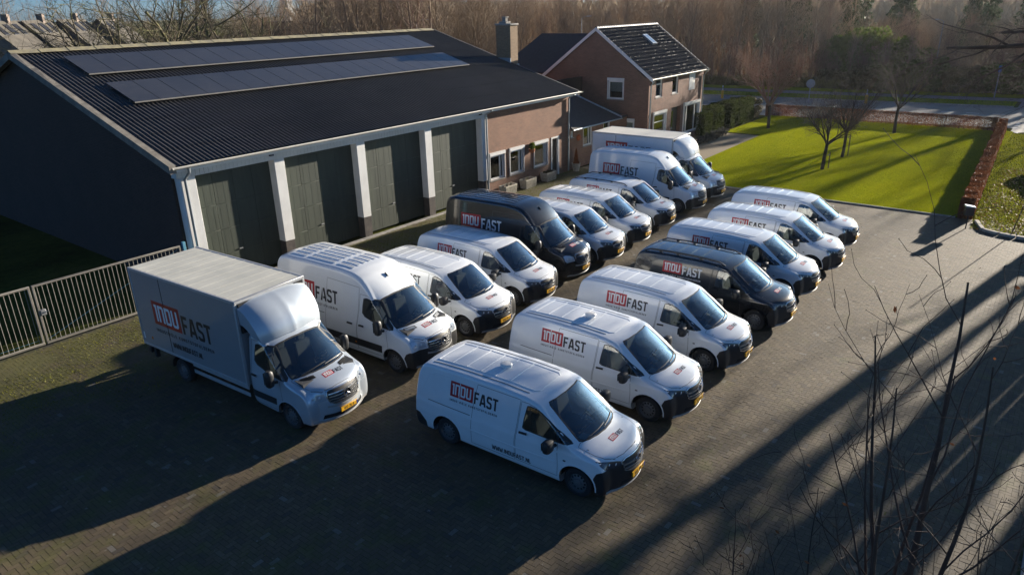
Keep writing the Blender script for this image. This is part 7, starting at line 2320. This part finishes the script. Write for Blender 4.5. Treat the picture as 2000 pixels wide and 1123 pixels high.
# ---------------------------------------------------------------- street furniture
simple('sign_yellow', (0.75, 0.42, 0.01), 0.5)
simple('sign_blue', (0.03, 0.14, 0.40), 0.4)
simple('sign_back', (0.36, 0.38, 0.40), 0.5, 0.5)
for (x, y, l) in ((73.6, 29.6, 'yellow traffic bollard with white top at the roadside behind the house'), (75.8, 16.2, 'yellow traffic bollard at the roadside behind the second lawn tree')):
    e = empty('traffic_bollard', (x, y, 0), 0, l, 'bollard', 'yellow roadside bollards')
    MB().lathe([(0.13, -0.05), (0.13, 0.75), (0.10, 0.78), (0.001, 0.78)], 14).build('body', MATS['sign_yellow'], e)
    MB().lathe([(0.05, 0.78), (0.05, 1.25), (0.001, 1.26)], 10).build('top_post', MATS['white_print'], e)
    MB().lathe([(0.052, 0.95), (0.052, 1.08)], 10).build('reflector_band', MATS['grey_metal'], e)
e = empty('round_sign', (72.3, 20.5, 0), R(-70), 'round traffic sign on a grey post beside the road, seen from behind', 'sign')
MB().tube([(0, 0, -0.1), (0, 0, 2.2)], 0.035, 8).build('post', MATS['sign_back'], e)
MB().lathe([(0.001, -0.055), (0.36, -0.055), (0.40, -0.045), (0.40, -0.036)], 28, 'y', (0, 0, 1.95)).build('disc', MATS['sign_back'], e)
MB().box(-0.2, 0.2, -0.036, 0.0, 1.9, 1.96).build('clamp', MATS['sign_back'], e)
e = empty('sign_post', (86.0, 6.8, 0), 0, 'tall slim pale blue sign post beside the cycle path at right', 'sign')
MB().tube([(0, 0, -0.1), (0.0, 0, 2.55)], 0.05, 8).build('post', MATS['sign_back'], e)
MB().box(-0.04, 0.04, -0.12, 0.12, 2.35, 2.95, 0.01).build('sign_panel', MATS['sign_blue'], e)
def street_lamp(x, y, h, rz, label):
    e = empty('street_lamp', (x, y, 0), rz, label, 'street lamp', 'street lamps along the road')
    MB().tube([(0, 0, -0.1), (0, 0, h)], [0.08, 0.045], 8).build('pole', MATS['grey_metal'], e)
    MB().tube([(0, 0, h - 0.02), (-0.35, 0, h + 0.16), (-0.7, 0, h + 0.2)], 0.03, 6).build('arm', MATS['grey_metal'], e)
    MB().add([(-0.65, -0.10, h + 0.16), (-1.35, -0.07, h + 0.20), (-1.35, 0.07, h + 0.20), (-0.65, 0.10, h + 0.16), (-0.65, -0.08, h + 0.25), (-1.3, -0.05, h + 0.26), (-1.3, 0.05, h + 0.26), (-0.65, 0.08, h + 0.25)], [(3, 2, 1, 0), (4, 5, 6, 7), (0, 1, 5, 4), (1, 2, 6, 5), (2, 3, 7, 6), (3, 0, 4, 7)]).build('lamp_head', MATS['sign_back'], e)
street_lamp(90.3, 13.0, 6.9, R(-45), 'slim grey street lamp standing against the wood at right')
street_lamp(52.5, 52.5, 8.15, R(160), 'street lamp whose head shows just above the barn ridge')
street_lamp(72.0, 46.0, 7.95, R(160), 'street lamp whose head shows just above the house ridge')

# ---------------------------------------------------------------- distant houses and tower
simple('roof_far', (0.10, 0.088, 0.07), 0.8, var=0.3, scale=1.0)
simple('brick_far', (0.24, 0.19, 0.16), 0.9, var=0.3, scale=2)
def far_house(x, y, rz, W_, L, he, hr, label):
    e = empty('distant_house', (x, y, 0), rz, label, 'house', 'row of distant houses beyond the barn')
    m = MB().prism([(-W_ / 2, 0), (W_ / 2, 0), (W_ / 2, he), (0, hr), (-W_ / 2, he)], 'y', 0, L)
    m.build('wall', MATS['brick_far'], e)
    for s_ in (-1, 1):
        v = [(s_ * (W_ / 2 + 0.3), -0.3, he - 0.25), (s_ * (W_ / 2 + 0.3), L + 0.3, he - 0.25), (0, L + 0.3, hr + 0.12), (0, -0.3, hr + 0.12)]
        v += [(p[0], p[1], p[2] - 0.15) for p in v]
        r_ = MB().add(v, [(0, 1, 2, 3), (7, 6, 5, 4), (0, 4, 5, 1), (1, 5, 6, 2), (2, 6, 7, 3), (3, 7, 4, 0)]).build('roof', MATS['roof_far'], e)
        for k in range(3):
            y0 = 0.7 + k * (L - 1) / 3
            t0, t1 = 0.12, 0.42
            f = lambda t, y, h: (s_ * (W_ / 2 + 0.3) * t, y, hr + 0.12 + (he - 0.25 - hr - 0.12) * t + h)
            v = [f(t0, y0, 0.1), f(t1, y0, 0.1), f(t1, y0 + 1.0, 0.1), f(t0, y0 + 1.0, 0.1), f(t0, y0, 0.01), f(t1, y0, 0.01), f(t1, y0 + 1, 0.01), f(t0, y0 + 1, 0.01)]
            MB().add(v, [(0, 1, 2, 3), (0, 4, 5, 1), (1, 5, 6, 2), (2, 6, 7, 3), (3, 7, 4, 0)]).build('roof_window', MATS['panel_frame'], r_)
    for k in range(4):
        y0 = 0.5 + k * (L - 1) / 4
        for z0 in (0.9, 3.4):
            w_ = MB().box(W_ / 2 + 0.005, W_ / 2 + 0.06, y0, y0 + 1.3, z0, z0 + 1.6).build('window', MATS['trim_white'], e)
            MB().box(W_ / 2 + 0.061, W_ / 2 + 0.066, y0 + 0.15, y0 + 1.15, z0 + 0.15, z0 + 1.45).build('pane', MATS['window_glass'], w_)
    MB().box(-0.4, 0.4, L * 0.6, L * 0.6 + 0.6, hr - 0.4, hr + 0.9).build('chimney', MATS['brick_far'], e)
th = [(70.6, 118), (68.6, 124), (66.4, 130), (72.6, 112)]
for i, (a, d) in enumerate(th):
    far_house(d * math.cos(R(a)), d * math.sin(R(a)), R(-48), 7.5, 7.0, 5.4, 9.0, ('first distant gabled house with roof windows seen past the barn gable', 'second distant gabled house with roof windows left of the oak', 'distant gabled house half hidden by the oak branches', 'dark distant house at the left edge of the picture')[i])
simple('tower_stone', (0.42, 0.42, 0.42), 0.9, var=0.2, scale=0.3)
e = empty('church_tower', (520 * math.cos(R(54.2)), 520 * math.sin(R(54.2)), 0), R(20), 'pale distant tower on the skyline above the trees', 'tower')
MB().box(-3.4, 3.4, -3.4, 3.4, 0, 13).build('shaft', MATS['tower_stone'], e)
MB().box(-2.8, 2.8, -2.8, 2.8, 13.01, 19).build('belfry', MATS['tower_stone'], e)
for s_ in (-1, 1):
    MB().box(s_ * 1.2 - 0.6, s_ * 1.2 + 0.6, -2.86, -2.81, 14, 17.5).build('louvre', MATS['dark_void'], e)
e = empty('distant_barn', (165 * math.cos(R(53.8)), 165 * math.sin(R(53.8)), 0), R(-36), 'long dark distant building below the tower on the skyline', 'building')
MB().box(-6, 6, 0, 10, 0, 7.2).build('wall', MATS['brick_far'], e)
MB().box(-6.3, 6.3, -0.3, 10.3, 7.21, 7.6).build('roof', MATS['slate_dark'], e)

# ---------------------------------------------------------------- car on the verge at the right edge
def small_car(x, y, h, label):
    L = 4.2
    sil = [(-0.10, 0.22, .01, .2, .05, .12), (0.0, 0.42, .0, .3, .05, .24), (-0.02, 0.62, .0, .3, .05, .24), (-0.10, 0.74, .02, .28, .07, .18), (-0.5, 0.86, .04, .22, .08, .12), (-0.95, 0.93, .05, .2, .08, .11), (-1.02, 0.96, .05, .2, .08, .11), (-1.5, 1.25, .05, .14, .08, .12), (-1.72, 1.36, .05, .08, .09, .12), (-2.0, 1.43, .04, .0, .1, .12), (-2.7, 1.45, .04, .0, .1, .12), (-3.4, 1.40, .04, -.05, .1, .12), (-3.75, 1.20, .03, -.1, .09, .12), (-4.02, 0.95, .02, -.15, .08, .14), (-4.15, 0.80, .0, -.2, .06, .2), (-4.2, 0.5, .0, -.2, .05, .2), (-4.1, 0.25, .0, -.1, .05, .1), (-0.5, 0.2, .0, .0, .04, .07)]
    wt = [(0.15, .78), (0.3, .84), (0.5, .87), (0.75, .87), (0.95, .83), (1.2, .72), (1.45, .60)]
    sh = Shell(sil, wt, (-1.0, .08), (-3.2, .08), L, 0.6, -L + 0.6, -0.6)
    sh.wx = (-0.85, -3.4); sh.wr = 0.31; sh.D = 0
    ws = [(-1.05, 0.0), (-1.12, 0.4), (-1.25, 0.62), (-1.7, 0.52), (-1.72, 0.0)]
    wf = ws + [(a, -b) for a, b in ws[-2:0:-1]]
    sh.label('windscreen', wf, 'z', lambda c: c.z > 0.9 and -1.9 < c.x < -0.9)
    win = [(-1.35, 0.95), (-1.9, 1.32), (-2.7, 1.36), (-3.3, 1.28), (-3.5, 0.98)]
    sh.label('side_window', win, 'y', lambda c: abs(c.y) > 0.5)
    for cx in sh.wx: sh.label('arch', circle(cx, 0.32, 0.37), 'y', lambda c: abs(c.y) > 0.4)
    root = empty('parked_car', (x, y, 0), R(h), label, 'car'); root['_paint'] = 'car_blue'
    link('body', sh.part('body'), MATS['car_blue'], root); link('windscreen', sh.part('windscreen'), MATS['auto_glass'], root)
    for s_ in (-1, 1):
        link('side_window', sh.part('side_window', s_), MATS['auto_glass'], root)
        hl = [(0.42, 0.60), (0.74, 0.62), (0.76, 0.72), (0.5, 0.70)]
        if s_ < 0: hl = mirror_x(hl)
        link('headlight', sh.patch('headlight', hl, 'front', 0.004, 0.06), MATS['headlight_clear'], root)
    MB().box(-3.3, -1.2, -0.6, 0.6, 0.4, 0.75).build('interior', MATS['seat_fabric'], root)
    link('grille', sh.patch('grille', [(-0.4, 0.40), (-0.4, 0.58), (0.4, 0.58), (0.4, 0.40)], 'front', 0.004, 0.08), MATS['black_plastic'], root)
    t, rim, sl = wheel_meshes(0.31, 0.2)
    for mm, a in ((t, 'rubber'), (rim, 'chrome'), (sl, 'dark_void')): mm.materials.append(MATS[a])
    for cx in sh.wx:
        for s_ in (1, -1):
            o = link('wheel', t, None, root, (cx, s_ * 0.72, 0.31), (0, 0, 0 if s_ > 0 else math.pi)); link('rim', rim, None, o); link('rim_holes', sl, None, o)
small_car(48.4, 1.75, 97, 'dark blue parked car just entering the right edge beside the hedge')
